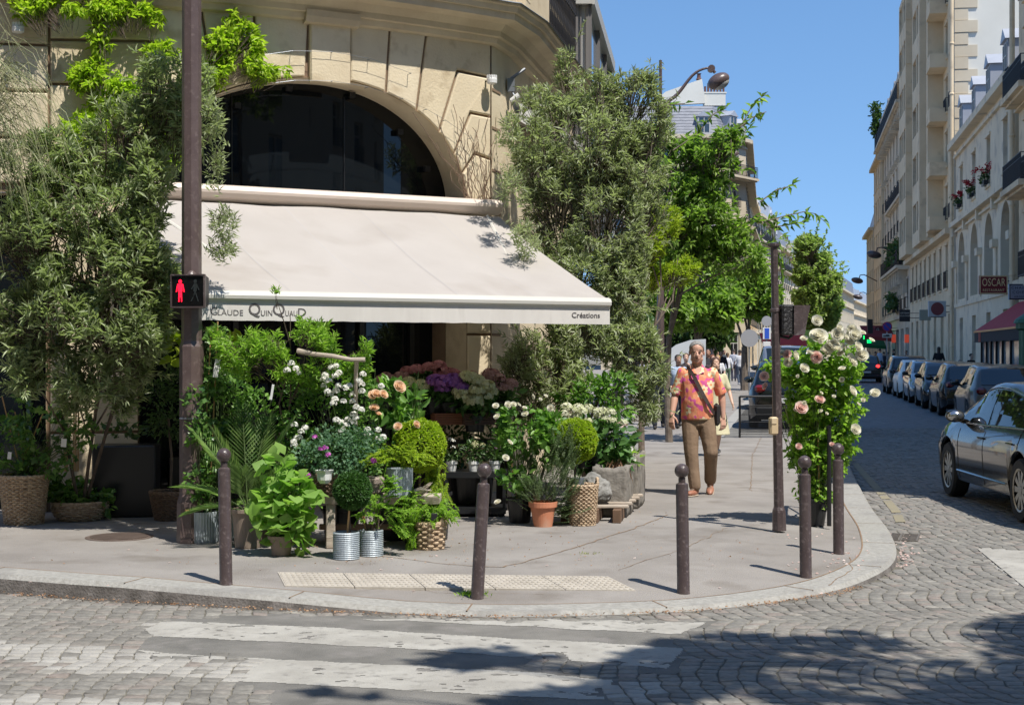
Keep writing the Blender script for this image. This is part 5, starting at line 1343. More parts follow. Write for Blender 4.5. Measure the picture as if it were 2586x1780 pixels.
def barrier(p0,p1,h,label,mesh=True,nb=22):
 p0=Vector(p0);p1=Vector(p1);d=(p1-p0);o=thing('metal_barrier',label,'barrier',p0);up=Vector((0,0,1));mb=MB();r=.022
 mb.tube([p0,p0+up*h],r,8);mb.tube([p1,p1+up*h],r,8);mb.tube([p0+up*h,p1+up*h],r,8);mb.tube([p0+up*.08,p1+up*.08],.014,6);mb.build('frame',M['black_metal'],o)
 mb=MB()
 for i in range(1,nb):a=p0+d*(i/nb);mb.tube([a+up*.08,a+up*h*.78],.006,4)
 for z in (.2,.38,.56,.74,.78):mb.tube([p0+up*h*z,p1+up*h*z],.006,4)
 mb.build('grille',M['black_metal'],o);return o
barrier(G(1868,1105),G(2010,1105),.80,'black mesh barrier in front of the parked black car',nb=52)
def cross_barrier(p0,p1,h,label):
 p0=Vector(p0);p1=Vector(p1);d=(p1-p0);o=thing('metal_barrier',label,'barrier',p0);up=Vector((0,0,1));mb=MB()
 for p in (p0,p1):mb.tube([p,p+up*h],.022,8)
 mb.tube([p0+up*h,p1+up*h],.022,8);mb.tube([p0+up*.12,p1+up*.12],.016,6);mb.build('frame',M['black_metal'],o)
 mb=MB();mb.tube([p0+up*.12,p1+up*h],.014,6);mb.tube([p0+up*h,p1+up*.12],.014,6);c_=p0+d/2+up*(h+.12)/2
 mb.tube([c_+d.normalized()*math.cos(a)*.17+up*math.sin(a)*.17 for a in np.linspace(0,2*PI,17)],.012,6);mb.build('cross_bars',M['black_metal'],o)
cross_barrier((3.02,13.95,0),(3.32,15.5,0),.93,'black crossed-bar barrier behind the rose bush')
def street_lamp(x,y,h,label,arm=1.15,head=True,r=.075):
 o=thing('street_lamp',label,'street lamp',(x,y,0),group='brown curved-arm street lamps on the square');mb=MB()
 mb.lathe([(.14,0),(.13,.6),(r+.02,.9),(r+.012,3.6),(r,3.7),(r*.9,h-1.2),(r*.55,h-1.15),(r*.5,h)],(x,y,0),8);mb.build('pole',M['brown_paint'],o)
 mb=MB();ts=np.linspace(0,1,14);z0=h-1.06
 pts=[Vector((x+r+arm*t,y,z0+.90*(1/(1+math.exp(-7*(t-.45))))-.03*(t<.1))) for t in ts];mb.tube(pts,[.05-.025*t for t in ts],8)
 mb.add([Vector((x,y,z0-.32)),Vector((x+.42,y,z0+.12)),Vector((x+.3,y,z0+.03)),Vector((x,y,z0+.02)),Vector((x,y+.03,z0-.32)),Vector((x+.42,y+.03,z0+.12)),Vector((x+.3,y+.03,z0+.03)),Vector((x,y+.03,z0+.02))],[(0,1,2,3),(7,6,5,4),(0,1,5,4)])
 mb.build('arm',M['brown_paint'],o)
 hc=pts[-1]+Vector((.20,0,-.33));mr=Matrix.Rotation(R(-28),3,'Y')
 mb=MB();mb.ball(hc,.40,24,12,mr,(.72,.6,.46));hb=mb.build('lantern',M['brown_paint'],o,smooth=True)
 mb=MB();mb.ball(hc+mr@Vector((.02,0,-.06)),.40,20,10,mr,(.58,.5,.40));mb.build('glass_bowl',pmat('lamp_glass',(.45,.45,.42),.2),o,smooth=True)
 mb=MB();mb.lathe([(.09,-.08),(.09,.08)],pts[-1]+Vector((.02,0,-.03)),10,Matrix.Rotation(R(90),3,'X'));mb.tube([pts[-1],hc+Vector((-.08,0,.2))],.04,6);mb.build('joint',M['brown_paint'],o)
def LX(sx,y):return (sx-CX)/F*y
street_lamp(LX(1668,36),36,1.65+737/F*36,'nearest brown street lamp, its oval head high against the sky')
street_lamp(LX(1759,58),58,1.65+530/F*58,'second brown street lamp, its head half hidden in the cherry leaves')
street_lamp(LX(1801,78),78,8.8,'third brown street lamp, a thin pole behind the walking man')
street_lamp(LX(1823,105),105,8.8,'fourth and farthest brown street lamp above the strolling crowd')
for y,sy,lb in ((120,640,'highest wall-bracket street lamp against the sky on the right'),(150,706,'middle wall-bracket street lamp on the right'),(182,748,'lowest and farthest wall-bracket street lamp on the right')):
 x=strx(min(y,160),OFF)+max(0,y-160)*.26;z=EYE+(CY-sy)/F*y;o=thing('wall_street_lamp',lb,'street lamp',(x,y,z),group='bracket lamps on the right side');mb=MB()
 mb.tube([(x,y,z-.3),(x-1.6,y,z+.5),(x-2.0,y,z+.45),(x-2.1,y,z+.1)],.05,6);mb.build('arm',M['bollard'],o)
 mb=MB();mb.ball((x-2.3,y,z-.1),.62,16,10,Matrix.Rotation(R(12),3,'Y'),(1,.8,.5));mb.build('lantern',M['bollard'],o,smooth=True)
def pole_sign(x,y,h,label,r=.33,kind='back'):
 o=thing('road_sign',label,'road sign',(x,y,0));mb=MB();mb.tube([(x,y,0),(x,y,h+r)],.03,8);mb.build('post',M['zinc'],o)
 MX=Matrix.Rotation(R(90),3,'X');c=Vector((x,y-.05,h))
 if kind=='back':mb=MB();mb.lathe([(r,-.01),(r,.01)],c,28,MX);mb.build('disc',pmat('grey_disc',(.34,.34,.36),.5),o)
 if kind=='nopark':
  mb=MB();mb.lathe([(r,-.01),(r,.01)],c,28,MX);mb.build('disc',pmat('sign_red',(.35,.03,.06),.5),o)
  mb=MB();mb.lathe([(r*.8,-.01),(r*.8,.01)],c+Vector((0,-.012,0)),28,MX);mb.build('inner_disc',pmat('sign_blue',(.03,.04,.30),.5),o)
  mb=MB();mb.box(c+Vector((0,-.03,0)),(r*1.55,.012,r*.17),M=Matrix.Rotation(R(45),3,'Y'));mb.build('slash',pmat('sign_red',(.35,.03,.06),.5),o)
  mb=MB();mb.bbox(c+Vector((0,0,-r-.25)),(.62,.02,.26),.008);mb.build('lower_plate',M['shutter'],o)
  mb=MB();mb.box(c+Vector((-.05,-.02,-r-.27)),(.4,.01,.06));mb.box(c+Vector((.02,-.02,-r-.22)),(.2,.01,.05));mb.build('truck_symbol',M['frame_dark'],o)
 if kind=='blue':
  mb=MB();mb.bbox(c,(.34,.02,.5),.01);mb.build('panel',M['white_plastic'],o);mb=MB();mb.bbox(c+Vector((0,-.012,0)),(.2,.01,.45),.005);mb.build('blue_field',pmat('sign_blue2',(.03,.10,.55),.5),o)
  mb=MB();mb.bbox(c+Vector((0,0,-.45)),(.32,.02,.2),.01);mb.build('lower_plate',M['white_plastic'],o)
  mb=MB();mb.lathe([(.22,-.01),(.22,.01)],c+Vector((0,0,.52)),24,MX);mb.build('disc',pmat('grey_disc2',(.36,.36,.38),.5),o)
pole_sign(LX(1892,60),60,EYE+(890-854)/F*60,'round grey back of a road sign on a pole above the parked cars',r=.36)
pole_sign(LX(1936,62),62,EYE+(890-842)/F*62,'small blue and white parking sign left of the signal post',kind='blue')
pole_sign(LX(2240,92),92,EYE+(890-825)/F*92,'round blue and red no-parking sign over the dark parked cars',r=.31,kind='nopark')
c=P(1735,925,41);o=thing('info_board','tall white information board with a rounded top behind the walking man','board',(c.x,41,0));mb=MB()
wd=.52;zt_=EYE+34/F*41;poly=[(-wd,.3),(wd,.3),(wd,zt_),(0.1,zt_-.03),(-.3,zt_-.16),(-wd,zt_-.32)];mb.prism(poly,.08,None,(c.x,41,0));mb.build('panel',pmat('board_white',(.55,.58,.60),.5),o)
mb=MB();mb.box((c.x-.3,41,.15),(.1,.1,.3));mb.box((c.x+.3,41,.15),(.1,.1,.3));mb.build('foot',M['black_metal'],o)
o=thing('park_fence','dark iron park fence standing in front of the shaded greenery','fence',(4,62,0));mb=MB()
fa,fb=Vector((3.5,44,0)),Vector((15.0,104,0));fdv=(fb-fa);nB=300
for z in (.15,1.05,2.2):mb.tube([fa+Vector((0,0,z)),fb+Vector((0,0,z))],.025,4)
mb.build('rail',M['iron'],o)
mb=MB()
for i in range(nB):p=fa+fdv*(i/nB);mb.box(p+Vector((0,0,1.2)),(.028,.028,2.3))
mb.build('bars',M['iron'],o)
for a,b,lb in (((1600,1075),(1640,1075),'pale concrete block at the foot of the olive shrub'),):
 p=G(1625,1062);mb=MB();mb.bbox((p.x,p.y,.35),(.75,.5,.75),.05,.2);tag(mb.build('stone_block',pmat('pale_concrete',(.40,.37,.33),.9,c2=(.48,.45,.40),nscale=2),origin=(p.x,p.y,0)),lb,'block')
mb=MB();mb.quad((strx(28.8,-1.3),28.8,.004),(strx(28.8,.62),28.8,.004),(strx(90,.62),90,.004),(strx(90,-1.3),90,.004));tag(mb.build('parking_bay',M['asphalt_grey'],fixn=False),kind='structure')
mb=MB();mb.quad((strx(28.5,-1.55),28.5,.006),(strx(28.5,-1.3),28.5,.006),(strx(90,-1.3),90,.006),(strx(90,-1.55),90,.006));tag(mb.build('kerb',M['granite'],fixn=False),kind='structure')
# ================= cars =================
def paint(name,c,metal=.6,rough=.22,coat=1.0):
 m,nt,b=new_mat(name);b.inputs['Base Color'].default_value=rgb(c);b.inputs['Metallic'].default_value=metal;b.inputs['Roughness'].default_value=rough
 b.inputs['Coat Weight'].default_value=coat;b.inputs['Coat Roughness'].default_value=.03
 return m
M['car_glass']=pmat('car_glass',(.012,.016,.014),.02,spec=1.0)
M['tyre']=pmat('tyre',(.014,.014,.014),.8);M['rim']=pmat('alloy_rim',(.32,.31,.28),.35,.8);M['chrome']=pmat('chrome',(.45,.45,.45),.15,.9)
M['tail']=pmat('tail_lamp',(.16,.008,.008),.12,spec=1);M['tail_lit']=pmat('tail_lamp_lit',(.5,.01,.01),.3,emis=(1,.03,.03),es=3.0)
M['headlamp']=pmat('head_lamp',(.55,.58,.60),.08,.3,spec=1);M['plate']=pmat('number_plate',(.5,.5,.48),.5);M['trim_black']=pmat('car_trim',(.012,.012,.012),.5)
SPECS={
'sedan':dict(L=4.9,W=1.86,wb=2.84,rw=.335,fx=1.52,sill=.24,
top=[(-2.45,.62),(-2.42,.88),(-2.30,.99),(-1.85,1.05),(-1.55,1.13),(-.95,1.36),(-.35,1.445),(.1,1.455),(.45,1.42),(.75,1.30),(1.30,1.03),(1.55,.97),(2.05,.86),(2.30,.74),(2.42,.60),(2.45,.5)],
belt=[(-2.45,.60),(-2.3,.88),(-1.5,.96),(0,.93),(1.3,.92),(1.6,.89),(2.1,.78),(2.45,.5)],win=(-1.62,1.05),pil=[-.02]),
'hatch':dict(L=4.1,W=1.76,wb=2.5,rw=.31,fx=1.28,sill=.22,
top=[(-2.05,.55),(-2.03,.90),(-1.93,1.02),(-1.62,1.38),(-1.3,1.46),(-.4,1.50),(.2,1.47),(.55,1.34),(1.05,1.04),(1.3,.97),(1.75,.82),(1.98,.66),(2.05,.5)],
belt=[(-2.05,.55),(-1.95,.95),(-1.0,1.0),(0,.95),(1.05,.93),(1.4,.86),(1.8,.72),(2.05,.5)],win=(-1.45,.85),pil=[-.2]),
'suv':dict(L=4.5,W=1.84,wb=2.66,rw=.35,fx=1.38,sill=.28,
top=[(-2.25,.6),(-2.23,1.0),(-2.12,1.15),(-1.88,1.52),(-1.55,1.62),(-.5,1.66),(.2,1.63),(.6,1.50),(1.1,1.16),(1.4,1.08),(1.9,.95),(2.15,.78),(2.25,.6)],
belt=[(-2.25,.6),(-2.15,1.05),(-1.0,1.08),(0,1.03),(1.1,1.02),(1.5,.96),(1.95,.84),(2.25,.6)],win=(-1.75,.9),pil=[-.25]),
'van':dict(L=4.7,W=1.88,wb=2.8,rw=.33,fx=1.5,sill=.26,
top=[(-2.35,.6),(-2.34,1.1),(-2.28,1.4),(-2.15,1.76),(-1.9,1.84),(-.5,1.86),(.4,1.82),(.8,1.66),(1.4,1.22),(1.7,1.12),(2.1,.95),(2.3,.75),(2.35,.6)],
belt=[(-2.35,.6),(-2.28,1.1),(-1.0,1.15),(0,1.1),(1.3,1.08),(1.7,1.0),(2.1,.84),(2.35,.6)],win=(-1.95,1.15),pil=[-.9,.2])}
def lerp_t(tab,x):return float(np.interp(x,[t[0] for t in tab],[t[1] for t in tab]))
def make_car(kind,mat,label,loc,rz,tail='tail',hero=False,group=None):
 S=SPECS[kind];L,W=S['L'],S['W']/2;rw=S['rw'];wx=[S['fx'],S['fx']-S['wb']]
 car=thing('parked_car' if not hero else 'car',label,'car',loc,rz,group)
 def top(x):return sum(lerp_t(S['top'],x+d) for d in (-.05,0,.05))/3
 def belt(x):return min(lerp_t(S['belt'],x),top(x)-.015)
 def wid(x):e=abs(x)/(L/2);return W*(1-.02*e**2-.16*max(0,(e-.72)/.28)**2.2)
 def edge(x):return max(belt(x)+.01,top(x)-.055*min(1,max(0,(top(x)-belt(x))/.3)))
 def wtop(x):g=min(1,max(0,(top(x)-belt(x))/.42));return wid(x)*(.90-.17*g)
 def bot(x):
  z=S['sill']+.0
  if abs(x)>L/2-.35:z=S['sill']+(abs(x)-(L/2-.35))*.25
  for c in wx:
   ra=rw+.055;dx=abs(x-c)
   if dx<ra:z=max(z,rw+math.sqrt(ra*ra-dx*dx)*1.0)
  return z
 xs=set(np.linspace(-L/2,L/2,60).tolist())
 for c in wx:
  for a in np.linspace(0,PI,25):xs.add(c+(rw+.055)*math.cos(a))
 xs=sorted(xs)
 def sec(x):
  w_=wid(x);b=bot(x);bl_=belt(x);mid_=max(b+.02,.30*bl_+.70*.52);e_=edge(x);wt=wtop(x);tp=top(x)
  hi=max(mid_+.02,bl_-.11)
  return [(w_*.955,b),(w_*.985,b+(mid_-b)*.35),(w_*1.0,mid_),(w_*.995,(mid_+hi)/2),(w_*.975,hi),(w_*.945,bl_-.03),(w_*.915,bl_),((w_*.915+wt)/2+.012,(bl_+e_)/2),(wt,e_),(wt*.93,e_+(tp-e_)*.55),(wt*.6,tp-.012),(0,tp)]
 rows=[sec(x) for x in xs];nr=len(rows[0]);V=[]
 for x,r_ in zip(xs,rows):
  for y,z in r_:V.append((x,y,z))
  for y,z in reversed(r_[:-1]):V.append((x,-y,z))
 m=2*nr-1;Fq=[]
 for i in range(len(xs)-1):
  for k in range(m-1):Fq.append((i*m+k,(i+1)*m+k,(i+1)*m+k+1,i*m+k+1))
 mb=MB();mb.add(V,Fq);mb.add(V[:m],[tuple(range(m))]);mb.add(V[-m:],[tuple(range(m-1,-1,-1))])
 body=mb.build('body',mat,car,world=False);bm=bmesh.new();bm.from_mesh(body.data);bmesh.ops.remove_doubles(bm,verts=bm.verts,dist=.0008);bmesh.ops.recalc_face_normals(bm,faces=bm.faces);bm.to_mesh(body.data);bm.free();auto_smooth(body,38)
 mb=MB();mb.box((0,0,S['sill']+.09),(L-.7,W*1.62,.16));
 for c in wx:mb.box((c,0,rw+.12),(rw*2+.2,W*1.5,rw*1.5))
 mb.build('underbody',M['trim_black'],car,world=False)
 def sy(x,z):
  r_=sec(x);return float(np.interp(z,[q[1] for q in r_[:9]],[q[0] for q in r_[:9]]))
 xa,xb=S['win'];cuts=[xa]+S['pil']+[xb]
 for s in (1,-1):
  for a,b in zip(cuts[:-1],cuts[1:]):
   mb=MB();a2=a+(.04 if a!=xa else 0);b2=b-(.04 if b!=xb else 0);n=14
   g=[]
   for i in range(n+1):
    x=a2+(b2-a2)*i/n;zl=belt(x)+.025;zh=max(zl+.01,edge(x)-.045)
    g.append([(x,s*(sy(x,zl+(zh-zl)*t)+.006),zl+(zh-zl)*t) for t in (0,.33,.66,1)])
   for i in range(n):
    for k in range(3):mb.quad(g[i][k],g[i+1][k],g[i+1][k+1],g[i][k+1])
   mb.build('side_window',M['car_glass'],car,world=False,smooth=True)
  if hero:
   mb=MB();
   pts=[(x,s*(sy(x,belt(x)+.01)+.006),belt(x)+.012) for x in np.linspace(xa-.1,xb+.12,24)];mb.tube(pts,.009,5)
   pts=[(x,s*(sy(x,edge(x)-.02)+.004),edge(x)-.022) for x in np.linspace(xa-.02,xb+.02,24)];mb.tube(pts,.010,5)
   mb.build('chrome_strip',M['chrome'],car,world=False)
   for xd in (S['pil'][0]-.01,1.02,-1.28):
    mb=MB();pts=[(xd+(.0 if z<.8 else 0),s*(sy(xd,z)+.0005),z) for z in np.linspace(bot(xd)+.03,belt(xd),10)];mb.tube(pts,.0045,4);mb.build('door_seam',M['trim_black'],car,world=False)
   mb=MB();pts=[(x,s*(sy(x,.36)+.008),.36) for x in np.linspace(wx[1]+.45,wx[0]-.45,20)];mb.tube(pts,.012,5);mb.build('sill_strip',M['chrome'],car,world=False)
   for xd in (.18,-.9):
    mb=MB();mb.tube([(xd,s*(sy(xd,.80)+.012),.80),(xd-.1,s*(sy(xd-.1,.80)+.03),.805),(xd-.22,s*(sy(xd-.22,.80)+.012),.80)],.012,6);mb.build('door_handle',mat,car,world=False)
 def glass_top(x0,x1,name,k=.9):
  mb=MB();n=10;q=8;g=[]
  for i in range(n+1):
   x=x0+(x1-x0)*i/n;r_=sec(x);ys=[p[0] for p in r_[8:]][::-1];zs=[p[1] for p in r_[8:]][::-1]
   w2=r_[8][0]*k;row=[]
   for j in range(q+1):
    y=-w2+2*w2*j/q;z=float(np.interp(abs(y),ys,zs));row.append(Vector((x+(.008 if x1>0 else -.008),y,z+.010)))
   g.append(row)
  for i in range(n):
   for j in range(q):mb.quad(g[i][j],g[i+1][j],g[i+1][j+1],g[i][j+1])
  mb.build(name,M['car_glass'],car,world=False,smooth=True)
 if kind=='sedan':glass_top(.52,1.26,'windscreen');glass_top(-1.5,-.8,'rear_window')
 if kind=='hatch':glass_top(.38,1.0,'windscreen');glass_top(-1.93,-1.52,'rear_window')
 if kind=='suv':glass_top(.45,1.05,'windscreen');glass_top(-2.13,-1.76,'rear_window')
 if kind=='van':glass_top(.7,1.36,'windscreen');glass_top(-2.31,-2.08,'rear_window')
 for c in wx:
  for s in (1,-1):
   yo=s*(W-.115);mb=MB();mr=Matrix.Rotation(R(90),3,'X')
   mb.lathe([(rw*.68,-.10),(rw*.93,-.10),(rw,-.07),(rw,.07),(rw*.93,.10),(rw*.68,.10),(rw*.66,0)],(c,yo,rw),32,mr,caps=False);wh=mb.build('wheel',M['tyre'],car,world=False,smooth=False)
   mb=MB();mb.lathe([(.0,-.01),(rw*.2,.0),(rw*.66,-.02)],(c,yo+s*.03,rw),24,mr@Matrix.Diagonal(Vector((1,1,-s))),caps=False)
   mb.mi=1;ns=10 if hero else 5
   for k in range(ns):
    a=2*PI*k/ns;d=Vector((math.cos(a),0,math.sin(a)));t=Vector((-math.sin(a),0,math.cos(a)));w0,w1=(.022,.035) if hero else (.035,.055);o_=Vector((c,yo+s*.085,rw))
    p=[o_+d*.04-t*w0,o_+d*rw*.67-t*w1,o_+d*rw*.67+t*w1,o_+d*.04+t*w0]
    mb.add(p+[x_-Vector((0,s*.03,0)) for x_ in p],[(0,1,2,3),(0,1,5,4),(3,2,6,7)])
   mb.lathe([(rw*.64,-.085),(rw*.70,-.09),(rw*.70,-.10),(rw*.62,-.09)],(c,yo,rw),28,mr@Matrix.Diagonal(Vector((1,1,s))),caps=False);mb.lathe([(.0,.09),(.05,.088),(.05,.07)],(c,yo,rw),12,mr@Matrix.Diagonal(Vector((1,1,-s))),caps=False)
   mb.build('rim',[M['trim_black'],M['rim']],wh,world=False)
 for s in (1,-1):
  z=belt(-L/2+.15)-.06;x0=-L/2+.02;mb=MB()
  y_=wid(x0)*.80
  mb.bbox((x0+.10,s*(y_+.03),z-.02),(.26,.22,.17 if kind!='van' else .4),.05);mb.build('tail_lamp',M[tail],car,world=False)
  x1=L/2-.16;z1=belt(x1)-.05;mb=MB();mb.ball((x1-.08,s*(wid(x1)-.13),z1-.05),.14,14,8,None,(1.6,.85,.55));mb.build('headlight',M['headlamp'],car,world=False,smooth=True)
  xm=xb-.12;zm=belt(xm)+.08;mb=MB();mb.ball((xm,s*(sy(xm,belt(xm))+.13),zm+.01),.1,14,8,None,(.75,1.15,.78));mb.tube([(xm,s*(sy(xm,belt(xm))-.02),zm-.06),(xm,s*(sy(xm,belt(xm))+.1),zm-.03)],.03,6);mi_=mb.build('wing_mirror',mat if hero else M['trim_black'],car,world=False,smooth=True)
  mb=MB();mb.ball((xm-.03,s*(sy(xm,belt(xm))+.13),zm+.01),.092,12,8,None,(.62,1.1,.72));mb.build('mirror_glass',M['chrome'] if hero else M['car_glass'],mi_,world=False,smooth=True)
 mb=MB();mb.bbox((-L/2-.005,0,.62 if kind!='sedan' else .72),(.03,.5,.11),.008);mb.build('number_plate',M['plate'],car,world=False)
 mb=MB();mb.bbox((-L/2+.03,0,.40),(.14,W*1.6,.17),.03);mb.bbox((L/2-.05,0,.42),(.14,W*1.3,.18),.04);mb.build('bumper_trim',M['trim_black'],car,world=False)
 return car
SR=math.atan2(.98,.19)
def park(kind,mat,y,label,off=5.05,face=1,z=RZ,tail='tail',group='cars parked along the right side',d=0):
 return make_car(kind,mat,label,(strx(y,off),y,z),SR+(0 if face>0 else PI)+d,tail,group=group)
pn=dict(black=paint('black_car_paint',(.006,.006,.006),.1,.25,.5),grey=paint('dark_grey_car_paint',(.018,.018,.019),.5,.25,.6),white=paint('white_car_paint',(.80,.80,.77),.0,.35,.3),silver=paint('silver_car_paint',(.36,.365,.37),.6),olive=paint('bronze_car_paint',(.022,.019,.013),.7,.2,.7),beige=paint('beige_grey_car_paint',(.10,.085,.07),.3,.3,.6),blue=paint('dark_blue_car_paint',(.015,.02,.035),.4))
make_car('sedan',pn['olive'],'dark bronze saloon car driving away at the right edge of the junction',(6.24,16.55,RZ),R(88),hero=True)
park('hatch',pn['beige'],35.7,'two-tone grey and black hatchback parked nearest, behind the bronze saloon')
park('hatch',pn['black'],42.4,'glossy black estate parked second from the front of the row')
park('hatch',pn['grey'],47.6,'dark grey rounded hatchback parked facing us in the right row',face=-1)
park('hatch',pn['silver'],52.8,'silver hatchback parked facing us between the white and the dark grey cars',face=-1)
park('hatch',pn['white'],58.2,'white hatchback parked in the right row')
park('suv',pn['grey'],64.0,'dark grey off-roader parked beyond the white hatchback')
make_car('suv',pn['black'],'black car with glowing red tail lamps far down the street',(21.6-.4,88,RZ),SR,'tail_lit')
make_car('hatch',pn['black'],'blue-black hatchback parked behind the mesh barrier',(strx(33.2,-.02),33.2,0.0),SR,group='cars parked along the left side')
make_car('van',pn['silver'],'pale silver van parked ahead of the blue-black hatchback',(strx(44,-.1),44,0.0),SR,group='cars parked along the left side')
make_car('suv',pn['black'],'black off-roader parked farther ahead on the left side',(strx(52,-.3),52,0.0),SR,group='cars parked along the left side')
# ================= people =================
def loft(mb,rings,n=20):
 """rings: (centre, rx, ry[, yaw])"""
 vs=[]
 for r_ in rings:
  c=Vector(r_[0]);yaw=r_[3] if len(r_)>3 else 0
  for k in range(n):
   a=2*PI*k/n;p=Vector((r_[1]*math.cos(a),r_[2]*math.sin(a),0));vs.append(c+RM(yaw)@p)
 fs=[(i*n+k,i*n+(k+1)%n,(i+1)*n+(k+1)%n,(i+1)*n+k) for i in range(len(rings)-1) for k in range(n)]
 fs+=[tuple(range(n-1,-1,-1)),tuple((len(rings)-1)*n+k for k in range(n))]
 mb.add(vs,fs)
def limb(mb,pts,rad,n=12):
 P_=[Vector(p) for p in pts];Q=[P_[0]];r2=[rad[0]]
 for i in range(1,len(P_)):
  for t in (.33,.67,1.0):Q.append(P_[i-1].lerp(P_[i],t));r2.append(rad[i-1]*(1-t)+rad[i]*t)
 mb.tube(Q,r2,n)
 for p,r_ in ((P_[0],rad[0]),(P_[-1],rad[-1])):mb.ball(p,r_*.99,12,8)
 for p,r_ in zip(P_[1:-1],rad[1:-1]):mb.ball(p,r_*1.0,12,8)
def fuse(mb,name,mat,parent,vox,smooth=3,world=False):
 o=mb.build(name,mat,parent,world=world)
 r_=o.modifiers.new('r','REMESH');r_.mode='VOXEL';r_.voxel_size=vox;r_.use_smooth_shade=True
 s=o.modifiers.new('s','SMOOTH');s.iterations=smooth;s.factor=.5
 apply_mods(o)
 if not o.data.materials:o.data.materials.append(mat)
 o.data.polygons.foreach_set('use_smooth',[True]*len(o.data.polygons));return o
def hand(mb,wr,d,palmn,side,s=1.0,curl=.35):
 """palm and five fingers. d: towards the fingertips, palmn: palm normal, side: +1/-1 thumb side"""
 d=Vector(d).normalized();n=Vector(palmn);n=(n-d*n.dot(d)).normalized();t=d.cross(n)*side
 wr=Vector(wr);pc=wr+d*.05*s
 for a,b,r_ in ((-.024,.0,.013),(-.008,0,.014),(.009,0,.014),(.025,0,.013)):mb.tube([wr+t*a*.6*s,wr+t*a*s+d*.088*s],r_*s,8)
 for i,(a,L_) in enumerate(((.030,.070),(.010,.080),(-.010,.074),(-.028,.058))):
  p0=wr+t*a*s+d*.085*s;c=curl+.07*i
  p1=p0+(d*math.cos(c*.5)+n*math.sin(c*.5))*L_*.45*s;p2=p1+(d*math.cos(c*1.6)+n*math.sin(c*1.6))*L_*.32*s;p3=p2+(d*math.cos(c*2.6)+n*math.sin(c*2.6))*L_*.25*s
  mb.tube([p0,p1,p2,p3],[.0092*s,.0086*s,.0078*s,.0062*s],8);mb.ball(p3,.0062*s,8,6);mb.ball(p1,.0087*s,8,6)
 p0=wr+t*.022*s+d*.02*s;p1=p0+(t*.75+d*.6+n*.25).normalized()*.038*s;p2=p1+(t*.35+d*.9+n*.35).normalized()*.030*s;p3=p2+(t*.05+d*.95+n*.4).normalized()*.022*s
 mb.tube([p0,p1,p2,p3],[.014*s,.0115*s,.0098*s,.007*s],8);mb.ball(p3,.007*s,8,6)
def head(mb,c,s=1.0):
 c=Vector(c)
 mb.ball(c+Vector((0,.018,.040))*s,.1*s,20,14,None,(.76,.97,.80));mb.ball(c+Vector((0,-.012,-.040))*s,.1*s,20,14,None,(.64,.74,.80))
 mb.ball(c+Vector((0,-.055,-.095))*s,.03*s,12,8,None,(.95,.7,.75));mb.ball(c+Vector((0,-.03,-.085))*s,.05*s,12,8,None,(1.0,.9,.6))
 mb.tube([c+Vector((0,-.082,.004))*s,c+Vector((0,-.095,-.018))*s,c+Vector((0,-.104,-.038))*s],[.009*s,.011*s,.015*s],8);mb.ball(c+Vector((0,-.098,-.040))*s,.016*s,10,8)
 for k in (-1,1):
  mb.ball(c+Vector((k*.030,-.068,.014))*s,.020*s,10,6,None,(1.3,.7,.5));mb.ball(c+Vector((k*.043,-.055,-.022))*s,.022*s,10,8,None,(1,.8,1));mb.ball(c+Vector((k*.078,.015,-.010))*s,.030*s,10,8,None,(.32,.65,1.05))
  mb.ball(c+Vector((k*.048,-.02,-.075))*s,.03*s,10,8,None,(.7,1.2,.8))
 for z_,r_ in ((-.061,.014),(-.072,.016)):mb.ball(c+Vector((0,-.080,z_))*s,r_*s,10,6,None,(1.7,.65,.42))
def hair_cap(name,c,s,mat,parent,back=-.02,front=.055,thick=1.05,long=0.0):
 c=Vector(c);V=[];Fq=[];nu,nv=36,16
 for i in range(nv+1):
  for k in range(nu):
   a=2*PI*k/nu;fr_=max(0,-math.sin(a));lim=back+(front-back)*fr_**.8-long*(1-fr_)**1.5
   zt_=.080;z=zt_-(zt_-lim)*(i/nv);zz=min(z,.0795)
   e=math.sqrt(max(0,1-(max(zz,-.01)/.082)**2)) if zz>-.01 else (.99-.5*max(0,-zz-.05)*(1 if long>.03 else 3))
   e=max(e,.02);w=1+.03*noise.noise(Vector((math.cos(a)*4,math.sin(a)*4,z*40)))
   V.append((c.x+.0775*s*e*math.cos(a)*thick*w,c.y+.018*s+.0975*s*e*math.sin(a)*thick*w,c.z+(.040+z*(1.0 if z>0 else 1))*s+.004*s))
 for i in range(nv):
  for k in range(nu):j=(k+1)%nu;Fq.append((i*nu+k,i*nu+j,(i+1)*nu+j,(i+1)*nu+k))
 mb=MB();mb.add(V,Fq);mb.add(V[:nu],[tuple(range(nu))]);return mb.build(name,mat,parent,world=False,smooth=True)
M['skin']=pmat('skin',(.55,.31,.22),.5,c2=(.61,.36,.27),nscale=9,spec=.4);M['skin2']=pmat('pale_skin',(.56,.36,.27),.5);M['skin3']=pmat('tan_skin',(.36,.20,.135),.5)
M['khaki']=pmat('khaki_cloth',(.19,.125,.078),.9,c2=(.23,.155,.10),nscale=7,bump=.9,bscale=9)
def cloth(name,c,bump_=.35):return pmat(name,c,.9,c2=tuple(x*1.15 for x in c),nscale=6,bump=bump_,bscale=12)
